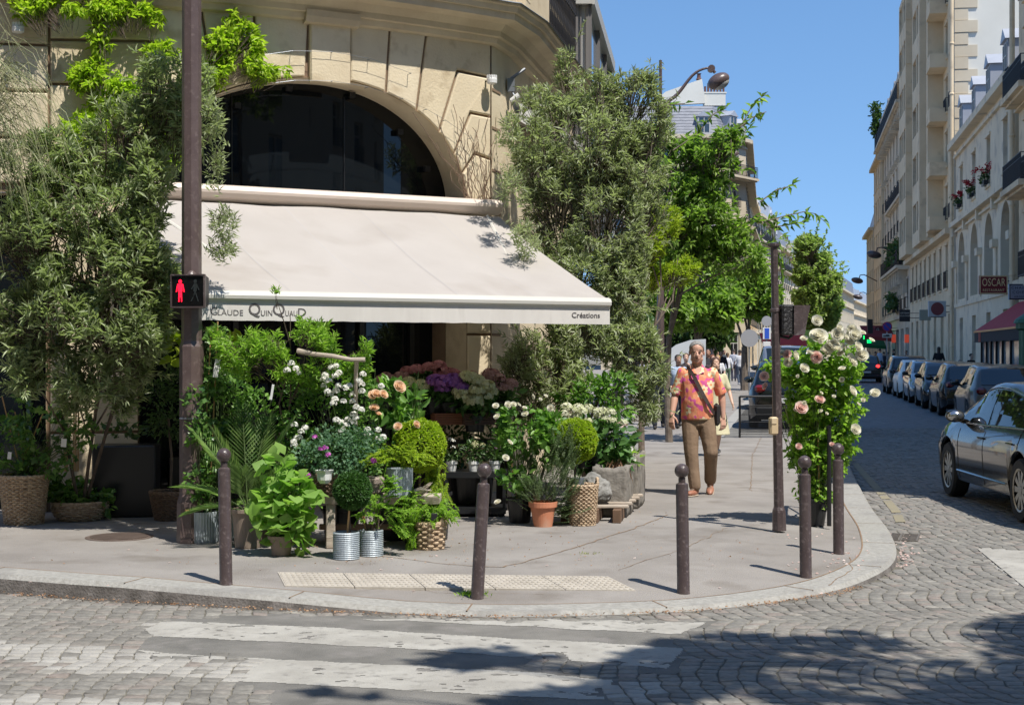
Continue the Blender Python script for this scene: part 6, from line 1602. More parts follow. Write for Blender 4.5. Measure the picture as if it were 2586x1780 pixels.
def make_person(label,loc,rz,top_c,leg_c,hair_c,skin='skin2',h=1.72,phase=.25,vox=.022,group='people strolling in the background',hair_long=.0,sleeve=1.0,skirt=False,armup=False,shoe_c=(.03,.025,.02)):
 s=h/1.75;o=thing('person',label,'person',loc,rz,group);X=lambda x,y,z:Vector((x,y,z))*s
 st=phase
 kL,aL=X(-.09,-.30*st-.03,.50),X(-.09,-.62*st,.09);kR,aR=X(.09,.10*st-.04,.50),X(.09,.62*st,.09+.1*st)
 hL,hR=X(-.09,0,.92),X(.09,0,.92)
 eL,wL=X(-.25,.22*st,1.14),X(-.26,.12*st-.04,.90);eR,wR=X(.25,-.22*st+.03,1.14),X(.26,-.40*st-.08,.93)
 if armup:wR=X(.10,-.26,1.38);eR=X(.26,-.08,1.15)
 hc=X(0,-.02,1.635)
 mb=MB();head(mb,hc,s);limb(mb,[X(0,.01,1.43),X(0,-.005,1.55)],[.055*s,.05*s])
 loft(mb,[(X(0,0,.90),.14*s,.09*s),(X(0,0,1.1),.12*s,.085*s),(X(0,0,1.30),.14*s,.095*s),(X(0,.01,1.42),.13*s,.065*s),(X(0,.01,1.46),.06*s,.05*s)])
 for S_,E_,W_h in ((X(-.17,.01,1.41),eL,wL),(X(.17,.01,1.41),eR,wR)):limb(mb,[S_,E_,W_h],[.042*s,.036*s,.024*s]);
 for hp,k_,a_ in ((hL,kL,aL),(hR,kR,aR)):limb(mb,[hp,k_,a_],[.075*s,.05*s,.034*s])
 hand(mb,wL,(wL-eL),(1,0,0),1,s*.95);hand(mb,wR,(wR-eR),(-1,0,0),-1,s*.95)
 fuse(mb,'body',M[skin],o,vox*.62,1)
 mb=MB();loft(mb,[(X(0,0,.90),.165*s,.115*s),(X(0,0,1.08),.145*s,.11*s),(X(0,0,1.28),.175*s,.125*s),(X(0,.01,1.40),.175*s,.09*s),(X(0,.01,1.47),.075*s,.065*s)])
 for S_,E_,W_h in ((X(-.165,.01,1.41),eL,wL),(X(.165,.01,1.41),eR,wR)):
  if sleeve>.6:limb(mb,[S_,E_,E_.lerp(W_h,.85)],[.06*s,.05*s,.038*s])
  else:limb(mb,[S_,S_.lerp(E_,.75)],[.06*s,.058*s])
 fuse(mb,'shirt',cloth('cloth_top',top_c),o,vox*.8,2)
 mb=MB()
 if skirt:loft(mb,[(X(0,0,.38),.27*s,.22*s),(X(0,0,.65),.22*s,.18*s),(X(0,0,.95),.15*s,.11*s)])
 else:
  loft(mb,[(X(0,0,.82),.155*s,.10*s),(X(0,0,.97),.16*s,.115*s)])
  for hp,k_,a_ in ((hL,kL,aL),(hR,kR,aR)):limb(mb,[hp,k_,a_+Vector((0,0,.02))],[.092*s,.068*s,.054*s])
 fuse(mb,'skirt' if skirt else 'trousers',cloth('cloth_leg',leg_c),o,vox*.8,2)
 for a_ in (aL,aR):
  mb=MB();mb.ball(a_+Vector((0,-.045*s,-.045*s)),.06*s,12,8,None,(.75,2.0,.72));mb.ball(a_+Vector((0,.01,-.02*s)),.045*s,10,8);mb.build('shoe',pmat('shoe_mat',shoe_c,.6),o,world=False,smooth=True)
 hair_cap('hair',hc,s,pmat('hair_mat',hair_c,.6,c2=tuple(x*1.5 for x in hair_c),nscale=40),o,long=hair_long,back=-.05,thick=1.08 if hair_long else 1.05)
 return o
def floral():
 m,nt,b=new_mat('floral_shirt');b.inputs['Roughness'].default_value=.85;N=nt.nodes.new;Lk=nt.links.new
 tc=N('ShaderNodeTexCoord');mp=N('ShaderNodeMapping');Lk(tc.outputs['Object'],mp.inputs[0]);mp.inputs['Scale'].default_value=(1,.5,1)
 def noise_mask(scale,lo,hi,off):
  n=N('ShaderNodeTexNoise');n.inputs['Scale'].default_value=scale;n.inputs['Detail'].default_value=1.5;mm=N('ShaderNodeMapping');mm.inputs['Location'].default_value=(off,off,off);Lk(tc.outputs['Object'],mm.inputs[0]);Lk(mm.outputs[0],n.inputs['Vector'])
  r=N('ShaderNodeValToRGB');r.color_ramp.elements[0].position=lo;r.color_ramp.elements[1].position=hi;Lk(n.outputs['Fac'],r.inputs[0]);return r.outputs[0]
 def mix(f,a,c):
  x=N('ShaderNodeMixRGB');Lk(f,x.inputs[0])
  if isinstance(a,tuple):x.inputs[1].default_value=rgb(a)
  else:Lk(a,x.inputs[1])
  x.inputs[2].default_value=rgb(c);return x.outputs[0]
 col=mix(noise_mask(12,.50,.53,3),(.74,.22,.13),(.80,.33,.17));col=mix(noise_mask(13,.55,.58,11),col,(.60,.09,.28))
 def mth(op,a,b_=None):
  x=N('ShaderNodeMath');x.operation=op
  for i,v in enumerate((a,b_)):
   if v is None:continue
   if isinstance(v,(int,float)):x.inputs[i].default_value=v
   else:Lk(v,x.inputs[i])
  return x.outputs[0]
 v=N('ShaderNodeTexVoronoi');v.voronoi_dimensions='3D';v.inputs['Scale'].default_value=6.6;v.inputs['Randomness'].default_value=.75;Lk(mp.outputs[0],v.inputs['Vector'])
 sub=N('ShaderNodeVectorMath');sub.operation='SUBTRACT';sc_=N('ShaderNodeVectorMath');sc_.operation='SCALE';sc_.inputs['Scale'].default_value=1.0
 Lk(mp.outputs[0],sub.inputs[0]);Lk(v.outputs['Position'],sub.inputs[1]);sx=N('ShaderNodeSeparateXYZ');Lk(sub.outputs[0],sx.inputs[0])
 ang=mth('ARCTAN2',sx.outputs[2],sx.outputs[0]);pet=mth('ABSOLUTE',mth('SINE',mth('MULTIPLY',ang,3.0)));r_=mth('SQRT',mth('ADD',mth('MULTIPLY',sx.outputs[0],sx.outputs[0]),mth('MULTIPLY',sx.outputs[2],sx.outputs[2])))
 lim=mth('ADD',.032,mth('MULTIPLY',pet,.021));f=mth('LESS_THAN',r_,lim);vv=N('ShaderNodeSeparateXYZ');Lk(v.outputs['Color'],vv.inputs[0]);f=mth('MULTIPLY',f,mth('LESS_THAN',vv.outputs[0],.62))
 col=mix(f,col,(.78,.66,.42));f2=mth('MULTIPLY',f,mth('LESS_THAN',r_,.013));col=mix(f2,col,(.72,.26,.09));Lk(col,b.inputs['Base Color'])
 n=N('ShaderNodeTexNoise');n.inputs['Scale'].default_value=11;mp2=N('ShaderNodeMapping');mp2.inputs['Scale'].default_value=(1,1,.5);Lk(tc.outputs['Object'],mp2.inputs[0]);Lk(mp2.outputs[0],n.inputs['Vector']);bp_=N('ShaderNodeBump');bp_.inputs['Strength'].default_value=.6;bp_.inputs['Distance'].default_value=.03;Lk(n.outputs['Fac'],bp_.inputs['Height']);Lk(bp_.outputs[0],b.inputs['Normal'])
 return m
HM=thing('person','grey-haired man in an orange and magenta floral shirt and khaki trousers walking on the pavement','person',(2.15,17.0,0),R(-4))
V3=Vector;hc=V3((-.008,-.03,1.652))
SL_,EL_,WL_=V3((-.175,.0,1.42)),V3((-.255,.03,1.16)),V3((-.295,-.06,.925))
SR_,ER_,WR_=V3((.175,.0,1.42)),V3((.285,.07,1.16)),V3((.300,.05,.895))
HL_,KL_,AL_=V3((-.085,0,.90)),V3((-.075,-.10,.49)),V3((-.035,-.13,.095))
HR_,KR_,AR_=V3((.10,0,.90)),V3((.150,-.10,.50)),V3((.160,.16,.135))
mb=MB();head(mb,hc,1.08);limb(mb,[V3((0,.02,1.40)),V3((-.004,.0,1.56))],[.068,.060])
loft(mb,[(V3((0,0,.88)),.15,.10),(V3((0,-.01,1.08)),.145,.115),(V3((0,0,1.28)),.15,.11),(V3((0,.01,1.40)),.15,.075),(V3((0,.015,1.47)),.07,.055)])
limb(mb,[SL_,EL_,WL_],[.052,.043,.029]);limb(mb,[EL_,EL_.lerp(WL_,.3),WL_],[.043,.044,.028]);limb(mb,[SR_,ER_,WR_],[.052,.043,.029]);limb(mb,[ER_,ER_.lerp(WR_,.3),WR_],[.043,.044,.028])
limb(mb,[HL_,KL_,AL_],[.08,.052,.036]);limb(mb,[HR_,KR_,AR_],[.08,.052,.036])
hand(mb,WL_,(-.012,-.045,-.16),(.6,.8,-.05),1,1.08,.30);hand(mb,WR_,(.005,-.02,-.16),(-.5,.85,0),-1,1.08,.55)
body=fuse(mb,'body',M['skin'],HM,.0062,2)
mb=MB();loft(mb,[(V3((0,-.005,.875)),.19,.145),(V3((0,-.012,.98)),.188,.15),(V3((0,-.02,1.08)),.186,.152),(V3((0,-.012,1.2)),.184,.142),(V3((0,0,1.32)),.192,.132),(V3((0,.008,1.41)),.188,.100),(V3((0,.015,1.455)),.13,.080),(V3((0,.016,1.485)),.072,.066)])
limb(mb,[SL_,SL_.lerp(EL_,.45),SL_.lerp(EL_,.84)],[.062,.062,.060]);limb(mb,[SR_,SR_.lerp(ER_,.45),SR_.lerp(ER_,.84)],[.062,.062,.060])
for s_,e_ in ((SL_,EL_),(SR_,ER_)):mb.tube([s_.lerp(e_,.6),s_.lerp(e_,.96)],[.060,.071],16)
shirt=fuse(mb,'shirt',floral(),HM,.010,3)
mb=MB();
for k in (-1,1):
 mb.add([V3((k*.012,-.105,1.40)),V3((k*.075,-.102,1.42)),V3((k*.088,-.065,1.47)),V3((k*.055,-.030,1.515)),V3((k*.045,-.062,1.475))],[(0,1,2,3,4)])
cl=mb.build('collar',floral(),HM,world=False,fixn=False);so_=cl.modifiers.new('s','SOLIDIFY');so_.thickness=.006;apply_mods(cl)
mb=MB();mb.add([V3((-.022,-.106,1.395)),V3((.022,-.106,1.395)),V3((.046,-.068,1.475)),V3((-.046,-.068,1.475))],[(0,1,2,3)]);mb.build('open_neck',M['skin'],HM,world=False,fixn=False)
mb=MB();
for z0,z1,y0_,y1_ in ((.885,.98,-.152,-.163),(.98,1.08,-.163,-.173),(1.08,1.2,-.173,-.155),(1.2,1.32,-.155,-.133),(1.32,1.395,-.133,-.112)):mb.add([V3((-.010,y0_+.004,z0)),V3((.012,y0_+.004,z0)),V3((.012,y1_+.004,z1)),V3((-.010,y1_+.004,z1))],[(0,1,2,3)])
mb.build('button_placket',pmat('magenta_placket',(.50,.05,.28),.85),HM,world=False,fixn=False)
mb=MB();loft(mb,[(V3((0,0,.80)),.155,.12),(V3((0,0,.93)),.172,.132)])
limb(mb,[HL_,HL_.lerp(KL_,.5),KL_,KL_.lerp(AL_,.5),AL_+V3((0,0,.02))],[.105,.096,.082,.074,.070]);limb(mb,[HR_,HR_.lerp(KR_,.5),KR_,KR_.lerp(AR_,.5),AR_+V3((0,0,.03))],[.105,.096,.084,.074,.072])
tr=fuse(mb,'trousers',M['khaki'],HM,.010,3)
shm=pmat('tan_leather',(.30,.12,.075),.5,c2=(.36,.16,.10),nscale=10);som=pmat('pale_sole',(.42,.34,.26),.8)
for a_,yaw,pitch_ in ((AL_,R(-28),0),(AR_,R(-6),R(24))):
 MM=RM(yaw)@Matrix.Rotation(pitch_,3,'X');c=a_+V3((0,0,-.045));mb=MB();mb.ball(c+MM@V3((0,-.075,-.012)),.05,16,10,MM,(.92,2.1,.72));mb.ball(c+MM@V3((0,.015,.012)),.046,14,10,MM,(.9,1.15,1.15));sh=fuse(mb,'shoe',shm,HM,.007,2)
 mb=MB();mb.ball(c+MM@V3((0,-.055,-.040)),.05,16,8,MM,(.98,2.75,.22));mb.build('sole',som,sh,world=False,smooth=True)
 mb=MB()
 for q in range(3):mb.tube([c+MM@V3((-.022,-.06-q*.022,.030-q*.006)),c+MM@V3((0,-.064-q*.022,.037-q*.007)),c+MM@V3((.022,-.06-q*.022,.030-q*.006))],.003,5)
 mb.build('laces',som,sh,world=False)
hair_cap('hair',hc,1.08,pmat('grey_hair',(.17,.16,.155),.8,c2=(.34,.33,.32),nscale=60,bump=.3,bscale=200),HM,back=-.055,front=.045,thick=1.035)
mb=MB();mb2=MB();mb3=MB()
for k in (-1,1):
 mb.ball(hc+V3((k*.031,-.083,.002))*1.06,.0105,10,8,None,(1.3,.6,.75));mb2.tube([hc+V3((k*.015,-.092,.020))*1.06,hc+V3((k*.033,-.091,.026))*1.06,hc+V3((k*.050,-.076,.020))*1.06],.0052,6)
 mb3.ball(hc+V3((k*.031,-.0895,.001))*1.06,.0048,8,6,None,(1,.5,1))
mb.build('eyes',pmat('eye_socket_shade',(.16,.11,.09),.4),HM,world=False,smooth=True);mb2.build('eyebrows',pmat('brow',(.09,.07,.06),.8),HM,world=False);mb3.build('pupils',M['frame_dark'],HM,world=False)  # eyes coloured dark to stand in for the shade of the sockets
mb=MB();mb.ball(hc+V3((0,-.0905,-.067))*1.06,.012,12,6,None,(1.45,.4,.42));mb.build('mouth',pmat('mouth',(.10,.025,.02),.6),HM,world=False,smooth=True)
BG=thing('shoulder_bag','dark brown cross-body bag with a wide strap worn over the floral shirt','bag',(2.15,17.0,0),R(-4))
mb=MB();path=[V3((-.115,.02,1.485)),V3((-.095,-.07,1.455)),V3((-.06,-.132,1.40)),V3((0,-.160,1.28)),V3((.06,-.178,1.16)),V3((.115,-.172,1.06)),V3((.165,-.125,.98)),V3((.20,-.05,.93))]
path=[p*1.0 for p in path]
rr_=[]
for i in range(len(path)-1):
 for t in (0,.25,.5,.75):rr_.append(path[i].lerp(path[i+1],t))
vs=[];
for i,p in enumerate(rr_):
 d=(rr_[min(i+1,len(rr_)-1)]-rr_[max(0,i-1)]).normalized();n=V3((p.x*.6,p.y-.02,0)).normalized();t=d.cross(n).normalized()*.021;vs+=[p-t,p+t,p+t+n*.004,p-t+n*.004]
fs=[(i*4+k,i*4+(k+1)%4,i*4+4+(k+1)%4,i*4+4+k) for i in range(len(rr_)-1) for k in range(4)]
mb.add(vs,fs);mb.build('strap',pmat('bag_strap',(.055,.038,.034),.8),BG,world=False)
mb=MB();mb.bbox(V3((.225,.03,.93)),(.07,.24,.26),.03);mb.build('bag_body',pmat('bag_black',(.02,.017,.018),.7),BG,world=False)
def at(sx,y):return (LX(sx,y),y,0)
make_person('woman in a cream and yellow dress right behind the man in the floral shirt',at(1806,23.4),R(8),(.55,.52,.34),(.58,.54,.36),(.06,.03,.02),h=1.57,phase=.3,vox=.014,hair_long=.12,sleeve=.5,skirt=True,group='people near the walking man',shoe_c=(.5,.5,.5))
make_person('man in a pale blue shirt and dark trousers left of the walking man',at(1712,32),R(12),(.36,.44,.56),(.015,.018,.03),(.035,.025,.02),'skin3',h=1.60,phase=.3,vox=.016,group='people near the walking man')
make_person('man in a dark suit partly hidden by the olive branches',at(1664,31.6),R(-5),(.02,.024,.04),(.02,.024,.04),(.04,.03,.03),h=1.72,phase=.3,vox=.016,group='people near the walking man')
make_person('person in a white striped shirt behind the olive branches',at(1637,33.5),R(160),(.50,.48,.52),(.03,.03,.04),(.10,.06,.04),h=1.66,phase=.2,vox=.018,group='people near the walking man')
make_person('woman with bare shoulders holding a hand to her face',at(1732,38),R(0),(.05,.04,.04),(.03,.03,.04),(.08,.04,.025),h=1.63,phase=.1,vox=.018,hair_long=.03,sleeve=.3,armup=True,group='people near the walking man')
make_person('bearded man in black just right of the walking man\'s head',at(1788,46),R(-10),(.03,.03,.035),(.03,.03,.04),(.012,.01,.01),'skin3',h=1.76,phase=.2)
make_person('auburn-haired woman in dark clothes right of the walking man\'s head',at(1799,40),R(15),(.05,.035,.04),(.04,.04,.05),(.16,.055,.02),h=1.58,hair_long=.10)
make_person('blonde woman in a white top carrying a bag',at(1813,48),R(-15),(.60,.60,.60),(.45,.45,.46),(.42,.27,.11),h=1.56,hair_long=.12,sleeve=.5)
make_person('woman in a white top and green trousers seen from behind',at(1837,73),R(172),(.60,.60,.62),(.13,.20,.13),(.10,.055,.03),h=1.64,hair_long=.06,sleeve=1.0,phase=.22,shoe_c=(.5,.5,.5))
make_person('man in a white T-shirt and dark jeans seen from behind',at(1868,74),R(186),(.52,.52,.54),(.045,.06,.09),(.02,.015,.012),'skin3',h=1.78,sleeve=.4,phase=.28,shoe_c=(.5,.5,.5))
make_person('person in a pale grey patterned shirt between the two in white',at(1853,84),R(175),(.34,.35,.40),(.03,.03,.05),(.05,.04,.03),h=1.84,phase=.1)
for i,(sx,y,hh,tc_,lb) in enumerate(((1822,66,1.74,(.02,.02,.03),'dark-clothed person under the trees, left of the woman in green trousers'),(1829,92,1.80,(.05,.06,.07),'distant dark-clothed person under the trees, almost hidden'),(1811,80,1.72,(.03,.02,.02),'distant person in dark clothes right of the third lamp pole'))):
 make_person(lb,at(sx,y),R(20*i),tc_,(.02,.02,.03),(.02,.015,.01),'skin3',h=hh,vox=.026)
make_person('long-haired woman in black walking on the shaded right pavement',(strx(78,7.9),78,0),R(170),(.008,.008,.01),(.01,.01,.012),(.008,.006,.006),h=1.95,hair_long=.2,group='people on the shaded right pavement')
make_person('person with a dark coat sitting low behind the nearest parked cars',(strx(64,7.9),64,-.12),R(30),(.012,.012,.015),(.01,.01,.012),(.008,.006,.006),h=1.72,group='people on the shaded right pavement')
make_person('person in a pale top low behind the parked cars',(strx(67,7.75),67,-.35),R(0),(.22,.24,.28),(.03,.03,.04),(.12,.11,.10),h=1.66,group='people on the shaded right pavement')
dark=[(2187,1.75,(.02,.018,.02),'leftmost dark figure in the far crowd by the pharmacy cross'),(2196,1.70,(.03,.02,.02),'second dark figure from the left in the far crowd'),(2211,1.72,(.10,.12,.16),'grey-shirted figure in the far crowd'),(2222,1.92,(.30,.36,.45),'light-blue-shirted figure standing tallest in the far crowd'),(2232,1.70,(.03,.03,.04),'dark figure just right of the light-blue shirt in the far crowd'),(2242,1.68,(.25,.24,.24),'figure with a pale top in the far crowd'),(2257,1.9,(.012,.012,.015),'broad black-clad figure before the lit display'),(2289,1.80,(.06,.05,.05),'rightmost figure of the far crowd, beside the nearer lit display')]
for i,(sx,hh,tc_,lb) in enumerate(dark):make_person(lb,at(sx,104+(i*3)%8),R(40*i),tc_,(.02,.02,.03),(.02,.015,.012),'skin3',h=hh,vox=.03,group='far crowd on the right pavement')
# ================= plants =================
def Bb(sx,sy,rx,rz,y,ry=None,w=None):
 c=P(sx,sy,y);a=rx*y/F;b=rz*y/F;r_=ry or (a+b)/2
 return ((c.x,c.y,c.z),(a,r_,b),w or a*b)
def shrub(name,label,cat,base,blobs,n,nl,leafL,leafW,mat,trunk=None,shootL=.12,up=.5,spread=1.0,shape=4,clump=2.2,thr=-.12,twr=.006,bark='twig',group=None,parent=None,fname='foliage',droop=.15,fold=.25,shell=.55,out=.6,trunks=None,tint=None,twigs=True):
 o=parent or thing(name,label,cat,base,group=group)
 tips,cen=blob_points(blobs,n,shell,clump,thr)
 b_,D,L,W_,t_,sd=shoots(tips,cen,nl,leafL,leafW,spread,up,shootL,out=out)
 leaves_mesh(fname,b_,D,L,W_,M[mat],o,shape=shape,droop=droop,fold=fold,tint=t_)
 if twigs:
  root=np.array(trunk if trunk is not None else base,float)
  t=rng.random((len(tips),1))*.5+.35
  limb_pt=cen+(root-cen)*(1-t)*.35
  start=tips+(limb_pt-tips)*.62
  twig_mesh(fname+'_twigs' if parent is not None else 'twigs',start,tips,twr,twr*.35,M[bark],o)
 if trunks is not False:
  A=[];Bp=[]
  rt=np.array(trunk if trunk is not None else base,float)
  mb=MB();cs_=[Vector(q[0]) for q in blobs];cm=sum(cs_,Vector())/len(cs_);zt_=max(q.z for q in cs_);r0=Vector(rt)
  mains=[]
  for k in range(3):
   e=Vector((cm.x+(k-1)*.12*abs(zt_-r0.z),cm.y+random.gauss(0,.08),r0.z+(zt_-r0.z)*(.9-.12*abs(k-1))));mp_=[r0,r0.lerp(e,.33)+Vector((random.gauss(0,.04)*(zt_-r0.z),0,0)),r0.lerp(e,.66)+Vector((random.gauss(0,.05)*(zt_-r0.z),0,0)),e];mains.append(mp_);mb.tube(mp_,[twr*3.4,twr*2.8,twr*2,twr],7)
  for c in cs_:
   mp_=min(mains,key=lambda q:min((p-c).length for p in q));fz=max(0,min(1,(c.z-r0.z)/max(.01,zt_-r0.z)*.75));j=min(2,int(fz*3));st_=mp_[j].lerp(mp_[j+1],fz*3-j)
   mb.tube([st_,st_.lerp(c,.5)+Vector((0,0,.04*(c-st_).length)),c],[twr*1.9,twr*1.5,twr*.8],6)
  mb.build('trunk' if parent is None else fname+'_stem',M[bark],o,fixn=False)
 return o
def lath_pot(o,c,r0,r1,h,mat,rim=.012,name='pot',n=28,ribs=0,vert=False,rimh=.03):
 mb=MB();pr=[]
 if ribs:
  for i in range(ribs*2+1):t=i/(ribs*2);pr.append((r0+(r1-r0)*t+(.004 if i%2 else -.002),h*t))
 else:
  pr=[(r0*.96,0),(r0,.01)]+[(r0+(r1-r0)*t,h*t) for t in (.3,.6,.85)]+[(r1 if not rim else r1+.0,h-rimh),(r1+rim,h-rimh+.003),(r1+rim,h)]
 r_in=pr[-1][0]-.008;pr+=[(r_in,h+.002),(r_in-.004,h-.05),(0.001,h-.052)]
 mb.lathe(pr,c,n if not vert else 64,ridge=(-.035 if vert else 0),caps=False);mb.lathe([(r0*.9,0),(.001,0)],c,n,caps=False)
 mb.build(name,mat,o,fixn=False)
 mb=MB();mb.lathe([(r_in-.002,h-.035),(.001,h-.025)],c,18,caps=False);mb.build('soil',M['soil'],o,fixn=False)
def basket(o,c,r0,r1,h,mat,rows=None,nst=14,handle=None,belly=0.0,tr=.0105,name='basket'):
 c=Vector(c);rows=rows or int(h/(tr*1.75));mb=MB();n=nst*4
 def rad(t):return r0+(r1-r0)*t+belly*math.sin(PI*t)
 for i in range(rows):
  t=(i+.5)/rows;pts=[]
  for k in range(n+1):
   a=2*PI*k/n;r_=rad(t)+tr*(.75 if (k//2+i)%2 else -.65);pts.append(c+Vector((r_*math.cos(a),r_*math.sin(a),h*t+random.gauss(0,.0012))))
  mb.tube(pts,tr*random.uniform(.9,1.1),5,caps=False)
 for k in range(nst):a=2*PI*k/nst+.01;mb.tube([c+Vector((rad(t)*math.cos(a),rad(t)*math.sin(a),h*t)) for t in (0,.33,.66,1)],tr*.8,5)
 for q in (0,1):mb.tube([c+Vector(((rad(1)+.006*math.sin(k*1.9+q*3))*math.cos(2*PI*k/40),(rad(1)+.006*math.sin(k*1.9+q*3))*math.sin(2*PI*k/40),h+.006+.006*math.cos(k*1.9+q*3))) for k in range(41)],tr*1.3,6,caps=False)
 mb.build(name,mat,o,fixn=False)
 mb=MB();mb.lathe([(rad(0)-.01,.01),(rad(.5)-.012,h*.5),(rad(1)-.012,h-.04),(.001,h-.035)],c,20,caps=False);mb.build('liner',M['soil'],o,fixn=False)
 if handle:
  for a in handle:
   p=c+Vector((rad(1)*math.cos(a),rad(1)*math.sin(a),h));t=Vector((-math.sin(a),math.cos(a),0));mb=MB()
   for q in (0,1):mb.tube([p+t*math.cos(u)*.055+Vector((0,0,math.sin(u)*.075))+Vector((math.cos(a),math.sin(a),0))*.008*math.sin(u*9+q*3) for u in np.linspace(0,PI,14)],tr*.9,5)
   mb.build('handle',mat,o,fixn=False)
def cane(o,pts,r_=.006,mat='cane',name='cane'):mb=MB();mb.tube(pts,r_,6);mb.build(name,M[mat],o)
def roses(o,centres,r_,mat,name='rose',face=(0.2,-.8,.55),npet=18):
 """each flower its own part: cupped rings of petals"""
 for i,c in enumerate(centres):
  rr=r_[i] if hasattr(r_,'__len__') else r_*random.uniform(.8,1.15);c=np.array(c,float)
  up=unit(np.array([face])+rng.normal(scale=.35,size=(1,3)))[0];ref=np.array([1,0,0.]) if abs(up[0])<.8 else np.array([0,1,0.]);x=np.cross(up,ref);x /= np.linalg.norm(x);y=np.cross(up,x)
  Pb=[];D=[];L=[];W_=[];Nn=[]
  for ring,(k,tilt,ln) in enumerate(((7,1.25,.95),(7,.98,.95),(7,.66,.88),(6,.40,.80),(5,.18,.70))):
   for q in range(k):
    a=2*PI*(q+ring*.37)/k+random.gauss(0,.08);rad_=x*math.cos(a)+y*math.sin(a);d=rad_*math.sin(tilt)+up*math.cos(tilt);Pb.append(c-up*rr*.25+rad_*rr*.10*(3-ring)*.5);D.append(d);L.append(rr*1.02*ln);W_.append(rr*1.25*ln);Nn.append(up*math.sin(tilt)-rad_*math.cos(tilt))
  leaves_mesh(name,np.array(Pb),np.array(D),np.array(L),np.array(W_),mat,o,Nn=np.array(Nn),shape=7,fold=.20,droop=-.16)
def pompons(o,centres,r_,mat,name='flower_head',per=60,pet=None,flat=.75,lump=None):
 for i,c in enumerate(centres):
  rr=r_[i] if hasattr(r_,'__len__') else r_*random.uniform(.85,1.15);n=per;d=rand_dir(n);d[:,2]=np.abs(d[:,2])*1.0-.25;d=unit(d)
  base=np.array(c)+d*rr*np.array([1,1,flat]);pw=pet or rr*.34;k=4
  T=unit(np.cross(d,rng.normal(size=(n,3))));Bt=np.cross(d,T);Pb=[];D=[];Nn=[]
  for q in range(k):a=q*PI/2;Pb.append(base);D.append(T*math.cos(a)+Bt*math.sin(a)+d*.35);Nn.append(d)
  m=mat[i%len(mat)] if isinstance(mat,list) else mat
  leaves_mesh(name,np.concatenate(Pb),np.concatenate(D),pw,pw*.95,m,o,Nn=np.concatenate(Nn),shape=4,fold=.05,droop=.05,tint=np.tile(rng.random(n),4))
def scatter_leaves(o,blobs,n,L,W_,mat,shape=6,shell=.3,up=.35,name='foliage',clump=4,thr=-.15,droop=.25,fold=.2):
 p,c=blob_points(blobs,n,shell,clump,thr);d=unit(p-c)+rng.normal(scale=.5,size=p.shape)+[0,-.2,up]
 N=unit(p-c)*.6+rng.normal(scale=.5,size=p.shape)+[0,-.3,.8]
 leaves_mesh(name,p,d,L*(.6+.7*rng.random(len(p))),W_*(.6+.7*rng.random(len(p))),M[mat],o,Nn=N,shape=shape,droop=droop,fold=fold)
def stems(o,root,blobs,n,r_=.004,mat='green_stem',name='stems'):
 p,c=blob_points(blobs,n,.3,3,-1);A=np.tile(np.array(root,float),(len(p),1))+rng.normal(scale=.02,size=p.shape)*[1,1,0];twig_mesh(name,A,p,r_,r_*.5,M[mat],o)
def hang_tag(c,label,h=.06,wd=.045,tilt=.1,curl=0):
 mb=MB();mb.bbox((0,0,0),(wd,.002,h),.001);t=mb.build('paper_tag',M['white_plastic'],world=False);t.location=c;t.rotation_euler=(.1,tilt,.2);tag(t,label,'tag');return t
LS=[Bb(440,200,95,90,13.3,.3),Bb(490,300,60,100,13.2,.25),Bb(330,330,130,100,13.5,.35),Bb(200,400,150,90,13.5,.35),Bb(70,420,90,90,13.4,.3),Bb(375,450,75,95,13.2,.3),Bb(250,520,190,110,13.3,.4),Bb(80,620,120,130,13.2,.35),Bb(260,680,190,120,13.2,.4),Bb(345,620,50,110,13.1,.25),Bb(120,800,150,120,13.3,.35),Bb(300,830,150,110,13.2,.35),Bb(250,940,120,80,13.4,.3),Bb(390,750,35,60,13.2,.2),Bb(60,930,90,60,13.4,.25),Bb(310,1000,60,50,13.6,.2),Bb(190,1000,60,40,13.6,.2),Bb(350,920,50,60,13.4,.2)]
shrub('olive_shrub','big grey-green narrow-leaved shrub climbing the wall at the left, behind the signal pole','shrub',(P(260,1000,13.5).x,13.5,.3),LS,1800,13,.105,.022,'oleander',trunk=(P(205,1290,14.5).x,14.5,.0),shootL=.14,clump=2.6,thr=-.04,twr=.0055)
o=thing('olive_branch','thin silvery olive sprays reaching over the awning beside the signal pole','branch',P(545,590,12.9));
bl_=[Bb(560,560,42,50,12.8,.2),Bb(530,300,40,60,12.9,.2),Bb(548,420,22,60,12.9,.12),Bb(560,620,50,30,12.8,.15)]
shrub('','','',(P(430,620,13.1).x,13.1,2.6),bl_,95,13,.075,.012,'olive',shootL=.14,parent=o,trunks=False,twr=.003,fname='leaves',thr=-.5)
o=thing('bamboo_canes','pale bamboo canes standing in the sun patch under the left shrub','canes',(P(190,1100,14.2).x,14.2,0));mb=MB()
for sx in (164,169,186,191,197):mb.tube([P(sx,1190,14.6),P(sx+2,900,14.65)],.009,8)
mb.build('cane',M['cane'],o)
def wallblob(sx,sy,rx,rz,o_=.22,ry=.16):
 s=s_at(sx);yy=WP(s,4,o_).y;return Bb(sx,sy,rx,rz,yy,ry)
VB=[wallblob(70,25,50,30),wallblob(150,20,80,35),wallblob(240,25,80,35),wallblob(330,35,70,35),wallblob(385,50,30,22),wallblob(250,110,30,50),wallblob(240,200,70,50),wallblob(300,240,90,60),wallblob(220,330,70,50),wallblob(410,130,50,40),wallblob(560,110,55,45),wallblob(610,110,60,60),wallblob(600,160,70,40),wallblob(660,190,50,25),wallblob(700,195,40,18),wallblob(540,190,40,40),wallblob(380,330,60,40),wallblob(420,390,45,40),wallblob(590,50,12,40)]
